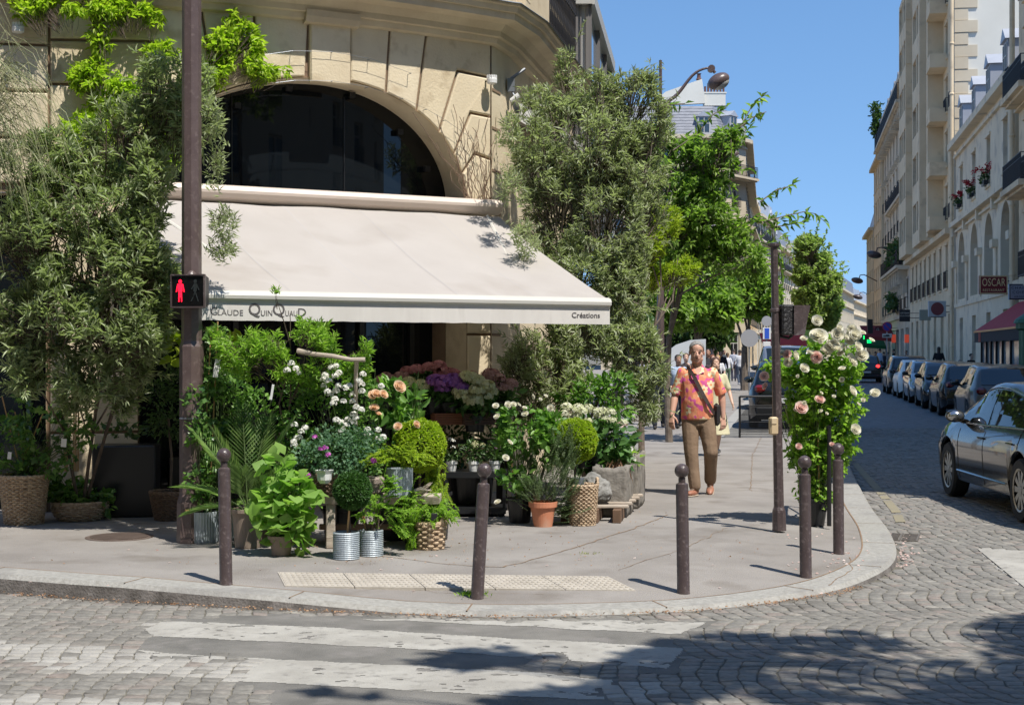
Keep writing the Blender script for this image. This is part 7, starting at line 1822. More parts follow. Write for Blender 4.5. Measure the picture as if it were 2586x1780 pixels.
shrub('vine','bright yellow-green climbing vine spread over the top left of the stone wall','vine',(P(300,300,14.6).x,14.6,3.5),VB,1000,9,.085,.030,'vine',trunk=(P(330,420,14.7).x,14.7,3.2),shootL=.12,up=-.1,spread=1.1,clump=3.2,thr=-.18,twr=.003,droop=.3,trunks=False,shell=.2)
o=thing('bare_creeper','dry leafless creeper stems tangled on the pier right of the arch','creeper',WP(SE-.25,3.3,.1));mb=MB()
for k in range(26):
 s0=SE-random.uniform(.02,.42);z0=3.30;p=[WP(s0,z0,.08)];s_=s0;z_=z0;ds=random.gauss(-.02,.02)
 for i in range(random.randint(4,12)):z_+=random.uniform(.06,.13);s_+=ds+random.gauss(0,.03);p.append(WP(min(s_,SE+.02),z_,.07+random.random()*.06))
 mb.tube(p,.0035,4,caps=False)
mb.build('stems',pmat('dry_stem',(.20,.13,.09),.8),o,fixn=False)
o=thing('ornamental_grass','arching thin-bladed ornamental grass hanging at the far left edge','grass plant',P(-30,300,13.0));n=230
A=np.tile(np.array(P(-60,260,12.9)),(n,1))+rng.normal(size=(n,3))*[.12,.12,.25]
mb=MB()
for a in A:
 dx=random.uniform(.15,.75);hgt=random.uniform(-.1,.35);dn=random.uniform(.2,.9);a=Vector(a);y_=random.gauss(0,.15)
 pts=[a,a+Vector((dx*.35,y_*.3,hgt)),a+Vector((dx*.75,y_*.7,hgt-dn*.3)),a+Vector((dx,y_,hgt-dn))]
 q=[pts[0],pts[0].lerp(pts[1],.6),pts[1],pts[1].lerp(pts[2],.5)+Vector((0,0,.02)),pts[2],pts[3]];mb.tube(q,[.004,.004,.0035,.003,.0025,.001],3,caps=False)
g_=mb.build('blades',pmat('grass_blade_mat',(.17,.21,.09),.6,c2=(.34,.32,.17),nscale=3),o,fixn=False)
y0=16.9
RS=[Bb(1440,170,38,55,17.4,.25),Bb(1400,270,95,70,17.0,.4),Bb(1520,240,90,70,17.0,.4),Bb(1600,230,70,60,16.9,.35),Bb(1640,310,60,80,16.9,.35),Bb(1500,370,130,110,16.8,.5),Bb(1360,400,75,110,16.8,.4),Bb(1600,430,90,110,16.8,.45),Bb(1400,540,100,110,16.8,.5),Bb(1530,570,120,110,16.6,.5),Bb(1630,560,60,90,16.8,.4),Bb(1450,700,120,90,16.5,.45),Bb(1570,720,90,110,16.5,.45),Bb(1640,690,45,80,16.6,.3),Bb(1480,850,150,70,16.4,.45),Bb(1590,870,75,80,16.4,.4),Bb(1380,900,90,90,16.6,.4),Bb(1640,930,50,70,16.3,.25),Bb(1625,1010,45,60,16.3,.2)]
shrub('olive_tree','big silvery grey-green olive-like tree right of the awning','tree',(P(1440,1200,16.8).x,16.8,0),RS,2500,13,.10,.018,'olive',trunk=(P(1450,1130,16.8).x,16.8,.5),shootL=.15,clump=2.1,thr=-.03,twr=.006,bark='bark')
o=thing('olive_branch','olive branch with narrow leaves over the right edge of the awning','branch',P(1290,560,15.9))
shrub('','','',(P(1400,520,16.6).x,16.6,3.2),[Bb(1295,470,40,50,15.9,.3),Bb(1330,600,40,50,15.6,.3),Bb(1290,330,35,60,16.4,.3)],110,12,.085,.013,'olive',parent=o,trunks=False,twr=.003,fname='leaves',thr=-.5)
shrub('dark_shrub','dark narrow-leaved shrub in the shade under the right end of the awning','shrub',(P(1350,1130,16.2).x,16.2,0),[Bb(1330,920,70,90,16.3,.35),Bb(1410,960,90,90,16.1,.35),Bb(1340,1040,60,60,16.2,.3)],420,12,.09,.014,'olive',shootL=.14,thr=-.2)
def wisps(o,blobs,n,ln,leafL,leafW,mat,k=16,up=.7,name='wispy_shoots',r_=.004,bark='twig'):
 p,c=blob_points(blobs,n,.05,2,-1);Pb=[];D=[];mb=MB()
 for a,cc in zip(p,c):
  a=Vector(a);d=(a-Vector(cc)).normalized()+Vector((random.gauss(0,.3),random.gauss(0,.3),up));d.normalize();l=ln*random.uniform(.5,1.2);q=a-d*l*.3;pts=[q]
  for i in range(5):d=(d+Vector((random.gauss(0,.1),random.gauss(0,.1),random.gauss(-.05,.08)))).normalized();q=q+d*l/5;pts.append(q)
  mb.tube(pts,[r_*(1-.16*i) for i in range(6)],4,caps=False)
  for j in range(k):
   t=random.random()*5;i=min(4,int(t));Pb.append(tuple(pts[i].lerp(pts[i+1],t-i)));D.append(tuple(d*.9+Vector((random.gauss(0,.6),random.gauss(0,.6),random.gauss(0,.6)))))
 mb.build(name+'_stem',M[bark],o,fixn=False);leaves_mesh(name,np.array(Pb),np.array(D),leafL*(.6+.6*rng.random(len(Pb))),leafW,M[mat],o,droop=.2)
wisps(bpy.data.objects['olive_tree'],RS,150,.55,.085,.015,'olive',22)
wisps(bpy.data.objects['olive_shrub'],LS,110,.42,.082,.015,'oleander',20)
CB=[Bb(1700,440,110,80,27,1.2),Bb(1800,430,80,70,26.5,1.0),Bb(1835,360,40,40,26,.5),Bb(1650,360,60,45,27,.6),Bb(1760,370,40,25,27,.5),Bb(1760,560,130,90,27,1.3),Bb(1860,600,45,40,26.5,.6),Bb(1690,620,110,100,27,1.2),Bb(1840,640,100,60,27,1.1),Bb(1905,660,35,40,26,.4),Bb(1640,500,60,60,27,.6),Bb(1600,430,50,60,27.5,.6)]
shrub('cherry_tree','fresh green cherry-leaved tree spreading towards the street, right of the olive tree','tree',(LX(1640,27),27,0),CB,1500,8,.145,.055,'cherry',trunk=(LX(1690,27),27,1.9),shootL=.20,up=.15,clump=1.3,thr=-.02,twr=.010,bark='bark',shape=4,droop=.35,fold=.12)
wisps(bpy.data.objects['cherry_tree'],CB,120,1.0,.15,.055,'cherry',18,up=.25,r_=.008,bark='bark')
o=thing('cherry_branch','outermost leafy branch tips of the cherry tree against the blue sky','branch',P(1850,420,26.4));V_=[];Tt=[];mb=MB()
for path_ in ([(1830,380),(1870,320),(1895,275),(1915,252),(1935,238)],[(1860,330),(1895,300),(1915,290),(1935,283)],[(1920,510),(1960,480),(1990,472),(2015,458)],[(1930,560),(1985,545),(2030,535),(2060,540),(2085,562)],[(1935,575),(1980,570),(2030,560),(2040,530)],[(1900,680),(1940,660),(1960,655)],[(1650,290),(1690,265),(1730,262)],[(1950,590),(1965,640),(1975,700)],[(1700,380),(1760,340),(1800,290),(1838,268)]):
 pts=[P(a,b,26.2+.15*i) for i,(a,b) in enumerate(path_)];mb.tube(pts,[.013-.002*i for i in range(len(pts))],5)
 for a,b in zip(pts[:-1],pts[1:]):
  for k in range(int((b-a).length/.05)+1):
   p=a.lerp(b,random.random());V_.append(tuple(p));d=(b-a).normalized()*.6+Vector((random.gauss(0,.6),random.gauss(0,.6),random.gauss(-.1,.6)));Tt.append(tuple(d))
mb.build('twig',M['bark'],o,fixn=False);leaves_mesh('leaves',np.array(V_),np.array(Tt),.17,.06,M['cherry'],o,droop=.35)
mb=MB();mb.tube([(LX(1690,27),27,0),(LX(1685,27),27.05,1.0),(LX(1690,27),27,1.95)],[.07,.06,.05],10);t_=mb.build('trunk',M['bark'],bpy.data.objects['cherry_tree'])
shrub('lime_shrub','yellow-green feathery maple between the olive tree and the cherry tree','shrub',(LX(1640,21),21,0),[Bb(1660,560,65,50,21,.5),Bb(1630,620,60,45,21,.5),Bb(1705,690,60,30,21.5,.4),Bb(1640,700,50,35,21.5,.4),Bb(1600,640,60,50,21.5,.4),Bb(1740,665,30,22,21.5,.3)],720,12,.085,.022,'lime',trunk=(LX(1620,21),21,1.2),shootL=.12,thr=-.2,clump=3.2,bark='bark')
mb=MB();mb.tube([(LX(1620,21),21,0),(LX(1620,21),21,1.25)],[.05,.035],8);mb.build('stem',M['bark'],bpy.data.objects['lime_shrub'])
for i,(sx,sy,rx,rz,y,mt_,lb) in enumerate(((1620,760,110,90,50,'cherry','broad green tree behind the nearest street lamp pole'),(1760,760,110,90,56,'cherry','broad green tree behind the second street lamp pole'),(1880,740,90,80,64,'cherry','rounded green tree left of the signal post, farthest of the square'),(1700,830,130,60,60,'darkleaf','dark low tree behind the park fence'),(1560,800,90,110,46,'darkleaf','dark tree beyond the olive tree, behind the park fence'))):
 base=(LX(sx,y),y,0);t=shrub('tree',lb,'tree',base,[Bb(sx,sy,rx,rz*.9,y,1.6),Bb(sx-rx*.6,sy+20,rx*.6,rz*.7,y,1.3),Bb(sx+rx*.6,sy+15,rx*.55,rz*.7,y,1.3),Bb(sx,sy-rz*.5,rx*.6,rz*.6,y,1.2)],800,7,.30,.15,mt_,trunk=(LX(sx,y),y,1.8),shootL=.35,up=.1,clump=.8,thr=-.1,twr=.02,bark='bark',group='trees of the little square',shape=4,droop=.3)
 mb=MB();mb.tube([(LX(sx,y),y,0),(LX(sx,y),y,1.9)],[.18,.13],8);mb.build('stem',M['bark'],t)
yT=175
shrub('street_tree','tall leafy plane tree standing alone against the sky at the bend of the street','tree',(LX(2060,yT),yT,0),[Bb(2050,650,45,55,yT,3),Bb(2065,700,55,60,yT,3),Bb(2040,720,40,90,yT,3),Bb(2085,760,45,50,yT,3),Bb(2060,790,60,55,yT,3),Bb(2100,710,25,30,yT,2),Bb(2035,620,28,30,yT,2)],4200,6,.50,.30,'plane',trunk=(LX(2060,yT),yT,4),shootL=.7,clump=.55,thr=.02,twr=.04,bark='bark',group=None)
wisps(bpy.data.objects['street_tree'],[Bb(2050,650,45,55,yT,3),Bb(2080,760,45,50,yT,3),Bb(2060,700,55,60,yT,3)],90,3.0,.5,.3,'plane',16,up=.4,r_=.03,bark='bark')
mb=MB();mb.tube([(LX(2060,yT),yT,0),(LX(2058,yT),yT,4.2)],[.45,.3],8);mb.build('stem',M['bark'],bpy.data.objects['street_tree'])
def shade_tree(x,y,blobs,n,label):
 t=shrub('tree',label,'tree',(x,y,RZ),blobs,n,7,.22,.13,'plane',trunk=(x,y,4.2),shootL=.3,clump=1.1,thr=.04,twr=.018,bark='bark',group='plane trees on the near pavement')
 mb=MB();mb.tube([(x,y,RZ),(x,y+.1,2.2),(x,y,4.4)],[.26,.2,.17],12);mb.build('stem',M['bark'],t)
shade_tree(7.6,.6,[((5.2,4.4,8.2),(1.9,1.1,.9),3),((7.6,5.2,8.6),(1.6,.9,.9),3),((6.3,2.4,8.6),(2.6,1.3,1.2),4),((8.6,2.6,8.2),(1.8,1.6,1.2),3),((4.4,2.4,7.6),(1.3,.8,.6),1.2),((7.0,.6,9.0),(2.6,2.0,1.6),3),((2.8,3.9,7.9),(1.0,.4,.3),1),((3.5,4.7,8.2),(1.1,.3,.25),.7)],1500,'plane tree whose crown shades the right part of the crossing')
shade_tree(-1.8,-5.2,[((-.5,-3.2,8.6),(3.4,2.0,2.0),4),((-4.2,-4.0,8.6),(2.6,2.2,2.0),3),((3.0,-3.4,9.0),(2.8,2.0,1.8),3)],1500,'plane tree on the near pavement across from the flower shop')
# ================= the flower display =================
def gz(sx,sy):g=GP(sx,sy);return Vector((g.x,g.y,pave_z(g.x,g.y)))
b=gz(50,1326);b.y+=.12;o=thing('ivy_basket','tall wicker basket of ivy on canes at the far left edge','potted plant',b);basket(o,b,.17,.225,.46,M['wicker'],nst=18)
iv=[Bb(20,1120,80,70,b.y,.22),Bb(110,1090,70,60,b.y,.2),Bb(130,1150,60,50,b.y,.2),Bb(190,1070,50,40,b.y-.05,.15),Bb(230,1100,28,50,b.y-.05,.1),Bb(40,1190,60,25,b.y,.2),Bb(50,1040,30,40,b.y,.15)]
scatter_leaves(o,iv,720,.075,.075,'ivy',shape=11,shell=.3);stems(o,b+Vector((0,0,.45)),iv,90,.0035)
for sx,sy in ((5,1000),(38,1040),(108,1045)):cane(o,[b+Vector((random.gauss(0,.05),0,.4)),P(sx,sy,b.y)])
hang_tag(P(161,1118,b.y-.2),'white paper tag hanging in the ivy of the far left basket',.08,.05);hang_tag(P(24,1150,b.y-.2),'small green-topped plant tag in the ivy at the far left edge',.07,.035)
b=gz(187,1318);b.y+=.2;o=thing('leafy_basket','low round wicker basket overflowing with round glossy leaves','potted plant',b);basket(o,b,.19,.26,.17,M['wicker'],belly=.03)
lb_=[Bb(160,1230,50,30,b.y,.2),Bb(220,1245,60,30,b.y,.2),Bb(190,1255,80,28,b.y,.22),Bb(158,1205,20,22,b.y,.1),Bb(255,1270,28,25,b.y,.12)]
scatter_leaves(o,lb_,420,.085,.06,'ivy',shell=.3);stems(o,b+Vector((0,0,.12)),lb_,60)
b=Vector((P(320,1250,14.85).x,14.85,0));o=thing('black_planter','tall glossy black planter in the shade by the doorway','planter',b);mb=MB();mb.bbox(b+Vector((0,0,.36)),(.62,.4,.72),.015,.1);mb.build('box',M['black_plastic'],o)
scatter_leaves(o,[Bb(310,1090,50,20,14.85,.2)],60,.08,.05,'darkleaf')
b=gz(418,1318);b.y+=.2;o=thing('standard_tree','small dark-crowned tree on a bare stem in a brown wicker basket, in shade','potted plant',b);basket(o,b,.14,.195,.27,M['wicker_dark'])
cane(o,[b+Vector((0,0,.2)),b+Vector((.01,.02,.6)),b+Vector((-.02,0,1.0))],.013,'twig','stem');cr=[Bb(430,1060,60,60,b.y,.22),Bb(400,1010,50,50,b.y,.2),Bb(450,960,50,60,b.y,.2)]
scatter_leaves(o,cr,900,.06,.025,'darkleaf',shape=4,shell=.1)
o=thing('hanging_plant','pale yellow-green leaf cluster hanging under the awning behind the signal pole','plant',P(450,870,13.4));scatter_leaves(o,[Bb(452,880,22,30,13.3,.1),Bb(600,880,30,30,13.4,.1)],36,.12,.09,'lime',shape=6);scatter_leaves(o,[Bb(500,850,60,30,13.4,.2)],60,.06,.04,'darkleaf',name='dark_leaves')
b=gz(508,1374);b.y+=.13;o=thing('zinc_pot_climber','corrugated zinc pot with a slim climber on tall canes, left of the palm','potted plant',b);lath_pot(o,b,.125,.125,.27,M['zinc_pot'],rim=0,vert=True)
cl=[Bb(510,1250,35,50,b.y,.1),Bb(500,1150,35,80,b.y+.1,.12),Bb(530,1040,45,90,b.y+.1,.15),Bb(545,930,35,90,b.y+.1,.12),Bb(545,860,30,40,b.y+.1,.1),Bb(490,1090,20,60,b.y,.1),Bb(540,1160,35,50,b.y,.1),Bb(500,1220,35,50,b.y-.12,.1),Bb(495,1030,28,60,b.y-.1,.1),Bb(505,1120,30,60,b.y-.12,.1)]
scatter_leaves(o,cl,980,.065,.06,'ivy',shape=11,shell=.2);stems(o,b+Vector((0,0,.2)),cl,60,.0035)
cane(o,[b+Vector((-.03,0,.2)),P(532,850,b.y+.1)],.006);cane(o,[b+Vector((.04,0,.2)),P(550,812,b.y+.1)],.006);hang_tag(P(547,930,b.y-.05),'crumpled white tag tied to the tall canes behind the signal pole',.16,.045,.15)
mb=MB();mb.bbox(P(476,1290,b.y-.12),(.06,.012,.03),.003,.4);tag(mb.build('wooden_label',M['cane'],origin=P(476,1290,b.y-.12)),'small wooden label on the rim of the zinc climber pot','label')
b2=gz(560,1372);b2.y+=.3;o=thing('zinc_pot','second zinc pot almost hidden behind the leftmost bollard','pot',b2);lath_pot(o,b2,.12,.12,.26,M['zinc_pot'],rim=0,vert=True);scatter_leaves(o,[Bb(560,1240,40,60,b2.y,.15)],180,.07,.03,'darkleaf',shape=4)
def palm(name,label,b,fr,mat,pot=None,Lm=(.45,.75),group=None,nlf=20,lw=.013,ll=.24,h0=.3):
 o=thing(name,label,'potted plant',b);
 if pot:pot(o)
 Pb=[];D=[];L=[];Nn=[];mb=MB()
 for az,el,ln in fr:
  d0=Vector((math.cos(az)*math.cos(el),math.sin(az)*math.cos(el),math.sin(el)));p=Vector(b)+Vector((0,0,h0));pts=[p];d=d0.copy();side=d0.cross(Vector((0,0,1))).normalized()
  for i in range(12):d=(d+Vector((0,0,-.065*(1.1-el*.35)))).normalized();p=p+d*ln/12;pts.append(p)
  mb.tube(pts,[.006-.0035*i/12 for i in range(13)],5)
  for i in range(nlf):
   t=.28+.72*i/nlf;k=min(11,int(t*12));q=pts[k].lerp(pts[k+1],t*12-k);dd=(pts[k+1]-pts[k]).normalized();upv=side.cross(dd)
   for s in (-1,1):
    Pb.append(q);D.append(dd*(.55+.5*t)+side*s*(1.0-.45*t)+upv*.28+Vector((0,0,-.05)));L.append(ll*(1-abs(t-.5)*.9)*random.uniform(.85,1.1));Nn.append(upv)
 mb.build('frond_stalks',M['green_stem'],o,fixn=False);leaves_mesh('fronds',np.array([tuple(x) for x in Pb]),np.array([tuple(x) for x in D]),np.array(L),lw,M[mat],o,Nn=np.array([tuple(x) for x in Nn]),droop=.12,fold=.3)
 return o
b=gz(618,1388);b.y+=.14
palm('potted_palm','feathery date palm in a taupe pot, just right of the leftmost bollard',b,[(R(a),R(e),l) for a,e,l in ((175,38,.62),(160,62,.85),(110,76,.95),(70,72,.9),(15,60,.78),(0,70,.85),(215,72,.75),(325,55,.62),(188,22,.5),(350,40,.5),(270,60,.5))],'palm',lambda o:lath_pot(o,b,.105,.135,.33,M['taupe']))
b3=gz(640,1380);b3.y+=.35
palm('potted_palm','darker spiky fan palm tucked behind the taupe palm pot',b3+Vector((.05,0,.0)),[(R(a),R(e),l) for a,e,l in ((180,20,.4),(150,35,.45),(210,40,.4),(250,30,.4),(280,45,.42),(310,25,.4),(340,40,.42),(20,35,.4),(60,50,.4),(120,60,.4))],'palm',lambda o:lath_pot(o,b3+Vector((.05,0,0)),.11,.13,.3,M['taupe']),ll=.16,lw=.014)
b=gz(705,1407);b.y+=.11;o=thing('potted_hollyhock','big-leaved light green hollyhock in a small taupe pot in front of the display','potted plant',b);lath_pot(o,b,.075,.098,.165,M['taupe'])
hb=[Bb(700,1190,38,50,b.y,.15),Bb(740,1240,50,40,b.y,.16),Bb(690,1280,55,40,b.y-.03,.16),Bb(740,1320,50,32,b.y-.02,.15),Bb(665,1310,35,30,b.y-.02,.12),Bb(765,1370,22,16,b.y-.02,.08),Bb(785,1260,28,22,b.y,.1),Bb(720,1345,45,20,b.y-.03,.1)]
scatter_leaves(o,hb,250,.105,.115,'mallow',shape=12,shell=.15,clump=1,thr=-.9,fold=.12,droop=.2);stems(o,b+Vector((0,0,.13)),hb,46,.005)
bz=.44;bc=Vector((P(940,1260,12.45).x,12.45,0));o=thing('rustic_bench','rough weathered wooden bench carrying pots in the middle of the display','bench',bc)
mb=MB();n=22;top_=[]
for i in range(n+1):
 t=i/n;x=-.62+1.2*t;e=.035*noise.noise(Vector((x*6,1,0)));e2=.03*noise.noise(Vector((x*7,5,0)));top_.append([Vector((x,-.17+e,bz)),Vector((x,.17+e2,bz)),Vector((x,.17+e2,bz-.055)),Vector((x,-.15+e*.6,bz-.06+.01*noise.noise(Vector((x*9,0,0)))))])
vs=[q+bc for r_ in top_ for q in r_];fs=[(i*4+k,i*4+(k+1)%4,i*4+4+(k+1)%4,i*4+4+k) for i in range(n) for k in range(4)]+[(3,2,1,0),(n*4,n*4+1,n*4+2,n*4+3)];mb.add(vs,fs);mb.build('seat',M['wood_grey'],o)
for x,y_,dx in ((.36,-.12,.06),(.38,.12,.05),(-.34,-.1,0),(-.36,.12,-.03)):
 p=bc+Vector((x,y_,bz-.05));mb=MB()
 if x>0:mb.tube([p,p+Vector((dx*.2,-.01,-.14)),p+Vector((dx,-.02,-bz+.05))],[.042,.040,.034],9)
 else:mb.bbox(p+Vector((0,0,-(bz-.05)/2)),(.075,.06,bz-.05),.008)
 mb.build('leg',M['wood_grey'],o)
mb=MB();mb.bbox(bc+Vector((-.02,0,.17)),(.86,.035,.05),.006);mb.build('stretcher',M['wood_brown'],o)
b=Vector((P(720,1240,12.7).x,12.75,0));o=thing('tall_potted_shrub','tall arching shrub with light green lance leaves under the left half of the awning','potted plant',b);basket(o,b,.15,.18,.3,M['wicker_dark'])
ab=[Bb(620,880,70,40,12.5,.25),Bb(700,855,60,35,12.5,.25),Bb(640,850,30,30,12.5,.15),Bb(780,850,70,50,12.5,.25),Bb(830,855,40,25,12.5,.2),Bb(560,850,30,30,12.6,.2),Bb(698,755,7,35,12.4,.06),Bb(920,880,25,25,12.5,.1),Bb(680,920,90,45,12.6,.25),Bb(800,930,70,50,12.6,.25),Bb(905,930,50,35,12.6,.15),Bb(590,900,40,40,12.6,.2),Bb(800,850,20,15,12.5,.1)]
shrub('','','',b,ab,430,13,.066,.013,'rose_leaf_bright',trunk=tuple(b+Vector((0,0,.9))),shootL=.09,parent=o,fname='foliage',thr=-.02,clump=4,twr=.003,up=.7)
mb=MB()
for k in range(5):mb.tube([b+Vector((random.gauss(0,.03),0,.25)),b+Vector((random.gauss(0,.04),0,.6)),b+Vector((random.gauss(0,.06),-.02,.95))],.009,6)
mb.build('stem',M['twig'],o,fixn=False)
hang_tag(P(687,990,12.35),'long curled white tag dangling from the tall arching shrub',.13,.02,.15)
b=Vector((P(860,1250,12.8).x,12.85,0));o=thing('white_rambler_rose','rambling rose covered in small white pompon blooms, in the middle of the display','potted plant',b);lath_pot(o,b,.14,.17,.3,M['black_plastic'])
wb=[Bb(840,980,90,60,12.7,.25),Bb(800,1060,90,70,12.7,.25),Bb(900,1080,70,80,12.7,.25),Bb(930,950,40,60,12.7,.2),Bb(760,1120,50,60,12.7,.2),Bb(860,1160,90,40,12.8,.22),Bb(740,1000,50,50,12.8,.2),Bb(960,1150,50,60,12.7,.15)]
scatter_leaves(o,wb,2300,.05,.028,'rose_leaf',shell=.1,shape=4);stems(o,b+Vector((0,0,.25)),wb,80,.004)
fl_=[(850,925),(862,940),(848,950),(840,965),(858,970),(870,985),(850,985),(835,1000),(852,1005),(842,1018),(828,990),(820,960),(825,945),(882,975),(912,975),(905,960),(735,925),(745,932),(728,935),(755,940),(895,1000),(885,1020),(900,1030),(890,1045),(905,1052),(893,1065),(912,1038),(875,1078),(860,1072),(868,1085),(750,1078),(760,1090),(745,1100),(755,1110),(745,1125),(768,1082),(880,1060),(955,1090),(965,1100),(925,1085),(930,1100),(955,1110),(1105-150,975),(838,930),(868,1015),(915,945),(918,990),(850,1062),(818,975),(740,1115)]
for k in range(3):pass
cs=[P(a+random.gauss(0,3),c_+random.gauss(0,3),12.42+random.gauss(0,.03)) for a,c_ in fl_]
pompons(o,cs,.026,M['white_petal'],'pompon_bloom',per=26,flat=1.0,pet=.014)
b=Vector((P(990,1240,12.95).x,12.95,0));o=thing('peach_rose','rose with large peach-cream blooms and broad dark leaves above the bright box ball','potted plant',b);lath_pot(o,b,.13,.16,.3,M['black_plastic'])
pb=[Bb(1010,1020,55,55,12.9,.2),Bb(960,1010,40,50,12.9,.15),Bb(1030,1080,50,40,12.9,.2),Bb(980,1130,60,50,12.9,.2)]
scatter_leaves(o,pb,330,.11,.065,'rose_leaf',shell=.2);stems(o,b+Vector((0,0,.25)),pb,36,.004);stems(o,P(1040,1060,12.8),[Bb(1050,960,25,25,12.8,.08)],10,.003,name='bud_stems')
roses(o,[P(a,c_,12.55) for a,c_ in ((1008,977),(950,995),(968,996),(945,1030),(1005,1077),(1052,1072),(955,1045),(940,998))],[.060,.048,.045,.045,.040,.038,.032,.042],M['peach'],'rose_bloom')
for sx,sy,rx,rz,y,lb,mt_ in ((560,1000,70,130,13.1,'dark leafy climber rising behind the palm','ivy'),(640,1060,90,80,13.0,'mid-green shrub between the palm and the white rambler','rose_leaf'),(700,1150,70,60,12.9,'dark leafy filler plant behind the hollyhock','ivy')):
 b=Vector((LX(sx,y),y,0));o=thing('filler_shrub',lb,'potted plant',b,group='leafy plants filling the back of the display');lath_pot(o,b,.12,.15,.26,M['black_plastic']);bl_=[Bb(sx,sy,rx,rz,y,.22),Bb(sx+20,sy+90,rx*.8,60,y,.2)]
 scatter_leaves(o,bl_,800,.055,.034,mt_,shell=.1);stems(o,b+Vector((0,0,.2)),bl_,50)
b=Vector((P(830,1255,12.45).x,12.4,bz));o=thing('cranesbill_basket','blue-green leafy plant with magenta flowers in a dark basket on the bench','potted plant',b);basket(o,b,.12,.15,.16,M['wicker_dark'])
gb=[Bb(850,1150,90,55,12.3,.22),Bb(790,1160,50,50,12.3,.18),Bb(910,1130,60,50,12.35,.18),Bb(850,1100,60,30,12.4,.15)]
scatter_leaves(o,gb,1500,.042,.030,'bluegreen',shell=.15,shape=11);pompons(o,[P(a,c_,12.1) for a,c_ in ((828,1148),(943,1162),(945,1167),(795,1103),(822,1130),(812,1132),(778,1200))],.016,M['magenta'],'magenta_flower',per=8,pet=.018)
b=P(820,1205,12.12);o=thing('white_pot_wrap','crumpled white paper wrap on the bench left of the dark box ball','paper wrap',b);mb=MB();mb.lathe([(.035,-.05),(.055,-.02),(.06,.03),(.075,.06)],b,9,ridge=.12,caps=False);mb.build('wrap',M['white_plastic'],o,fixn=False)
b=Vector((P(925,1250,12.5).x,12.52,bz));o=thing('bench_pots','pinkish rough stone trough standing on the bench between the pots','trough',b);mb=MB();mb.bbox(b+Vector((0,0,.075)),(.3,.14,.15),.02);mb.build('trough_body',pmat('pink_stone',(.30,.24,.21),.95,c2=(.40,.33,.29),nscale=9,bump=.5),o);scatter_leaves(o,[Bb(925,1185,40,15,12.5,.08)],60,.04,.03,'ivy')
def boxball(name,label,sx,sy,rpx,y,mat,n,potf=None,ll=.022,stem=True,grp=None):
 c=P(sx,sy,y);r_=rpx*y/F;b=Vector((c.x,y,0));o=thing(name,label,'potted plant',b,group=grp)
 d=rand_dir(n);k=np.array([noise.noise(Vector(q)*3.2) for q in d]);rad=r_*(.97+.10*k+rng.normal(scale=.018,size=n));p=np.array(c)+d*rad[:,None]
 nl=5;base=np.repeat(p,nl,0);dd=np.repeat(d,nl,0)*.8+rng.normal(scale=.7,size=(n*nl,3));leaves_mesh('foliage',base,dd,ll*(.7+.6*rng.random(n*nl)),ll*.55,M[mat],o,shape=4,tint=np.clip(np.repeat(rng.random(n)*.6,nl)+rng.random(n*nl)*.4,0,1))
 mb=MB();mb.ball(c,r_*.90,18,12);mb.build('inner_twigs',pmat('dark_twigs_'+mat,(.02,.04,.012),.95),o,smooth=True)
 if stem:cane(o,[b+Vector((0,0,.2)),c],.012,'twig','stem')
 if potf:potf(o,b)
 return o
boxball('box_ball','large bright green clipped box ball above the bench',1060,1124,64,12.7,'box',3400,lambda o,b:lath_pot(o,b,.13,.16,.3,M['black_plastic']))
b=Vector((P(1006,1251,12.2).x,12.33,bz));o=thing('zinc_pot_juniper','corrugated zinc pot with feathery yellow-green juniper on the right end of the bench','potted plant',b);lath_pot(o,b,.112,.112,.235,M['zinc_pot'],rim=0,vert=True)
def feather(o,centres,n,ln,mat,seg=16,up=.2,root=None,name='fronds',lw=.008,ll=.022,droop=.05):
 Pb=[];D=[];mb=MB()
 for _ in range(n):
  c=random.choice(centres);r0=Vector(root if root is not None else c[0]);d=Vector((random.gauss(0,1),random.gauss(-.2,.8),random.gauss(up,.5))).normalized();tgt=Vector(c[0])+Vector((random.gauss(0,.5)*c[1][0],random.gauss(0,.5)*c[1][1],random.gauss(0,.5)*c[1][2]));d=((tgt-r0).normalized()*.8+d*.6).normalized();p=tgt-d*ln*.5;pts=[p]
  for i in range(seg):
   d=(d+Vector((0,0,-droop))).normalized();p=p+d*ln/seg;pts.append(p);side=d.cross(Vector((0,0,1)));side=side.normalized() if side.length>.01 else Vector((1,0,0))
   w_=1-abs(i/seg-.35)
   for s in (-1,1):
    for q in range(2):Pb.append(tuple(p));D.append(tuple((d*.5+side*s*(1+.3*q)+Vector((0,0,random.gauss(0,.3))))*w_))
  mb.tube(pts,.0014,3,caps=False)
 mb.build(name+'_stalks',M['green_stem'],o,fixn=False);leaves_mesh(name,np.array(Pb),np.array(D),ll*(.6+.6*rng.random(len(Pb))),lw,M[mat],o,droop=.1)
rt=b+Vector((0,0,.22));feather(o,[Bb(965,1150,40,18,12.2,.1),Bb(1010,1140,40,20,12.25,.1),Bb(1055,1152,35,18,12.2,.1)],70,.13,'box',root=rt)
b=Vector((P(1095,1260,12.9).x,12.95,0));o=thing('trailing_rosemary','green needle-leaved plant trailing beside the right end of the bench','potted plant',b);lath_pot(o,b,.12,.15,.42,M['black_plastic'])
feather(o,[Bb(1095,1190,22,50,12.8,.12),Bb(1105,1245,25,35,12.8,.12),Bb(1080,1150,20,30,12.8,.1)],130,.15,'box',root=b+Vector((0,0,.7)),lw=.006)
b=gz(872,1416);b.y+=.12;
o=boxball('box_ball_small','small dark box ball on a cane in the left ribbed zinc pot',890,1238,44,b.y,'box_dark',1500,lambda o,q:lath_pot(o,q+Vector((-.05,0,b.z)),.104,.104,.215,M['zinc_pot'],rim=0,ribs=14),stem=False,ll=.026)
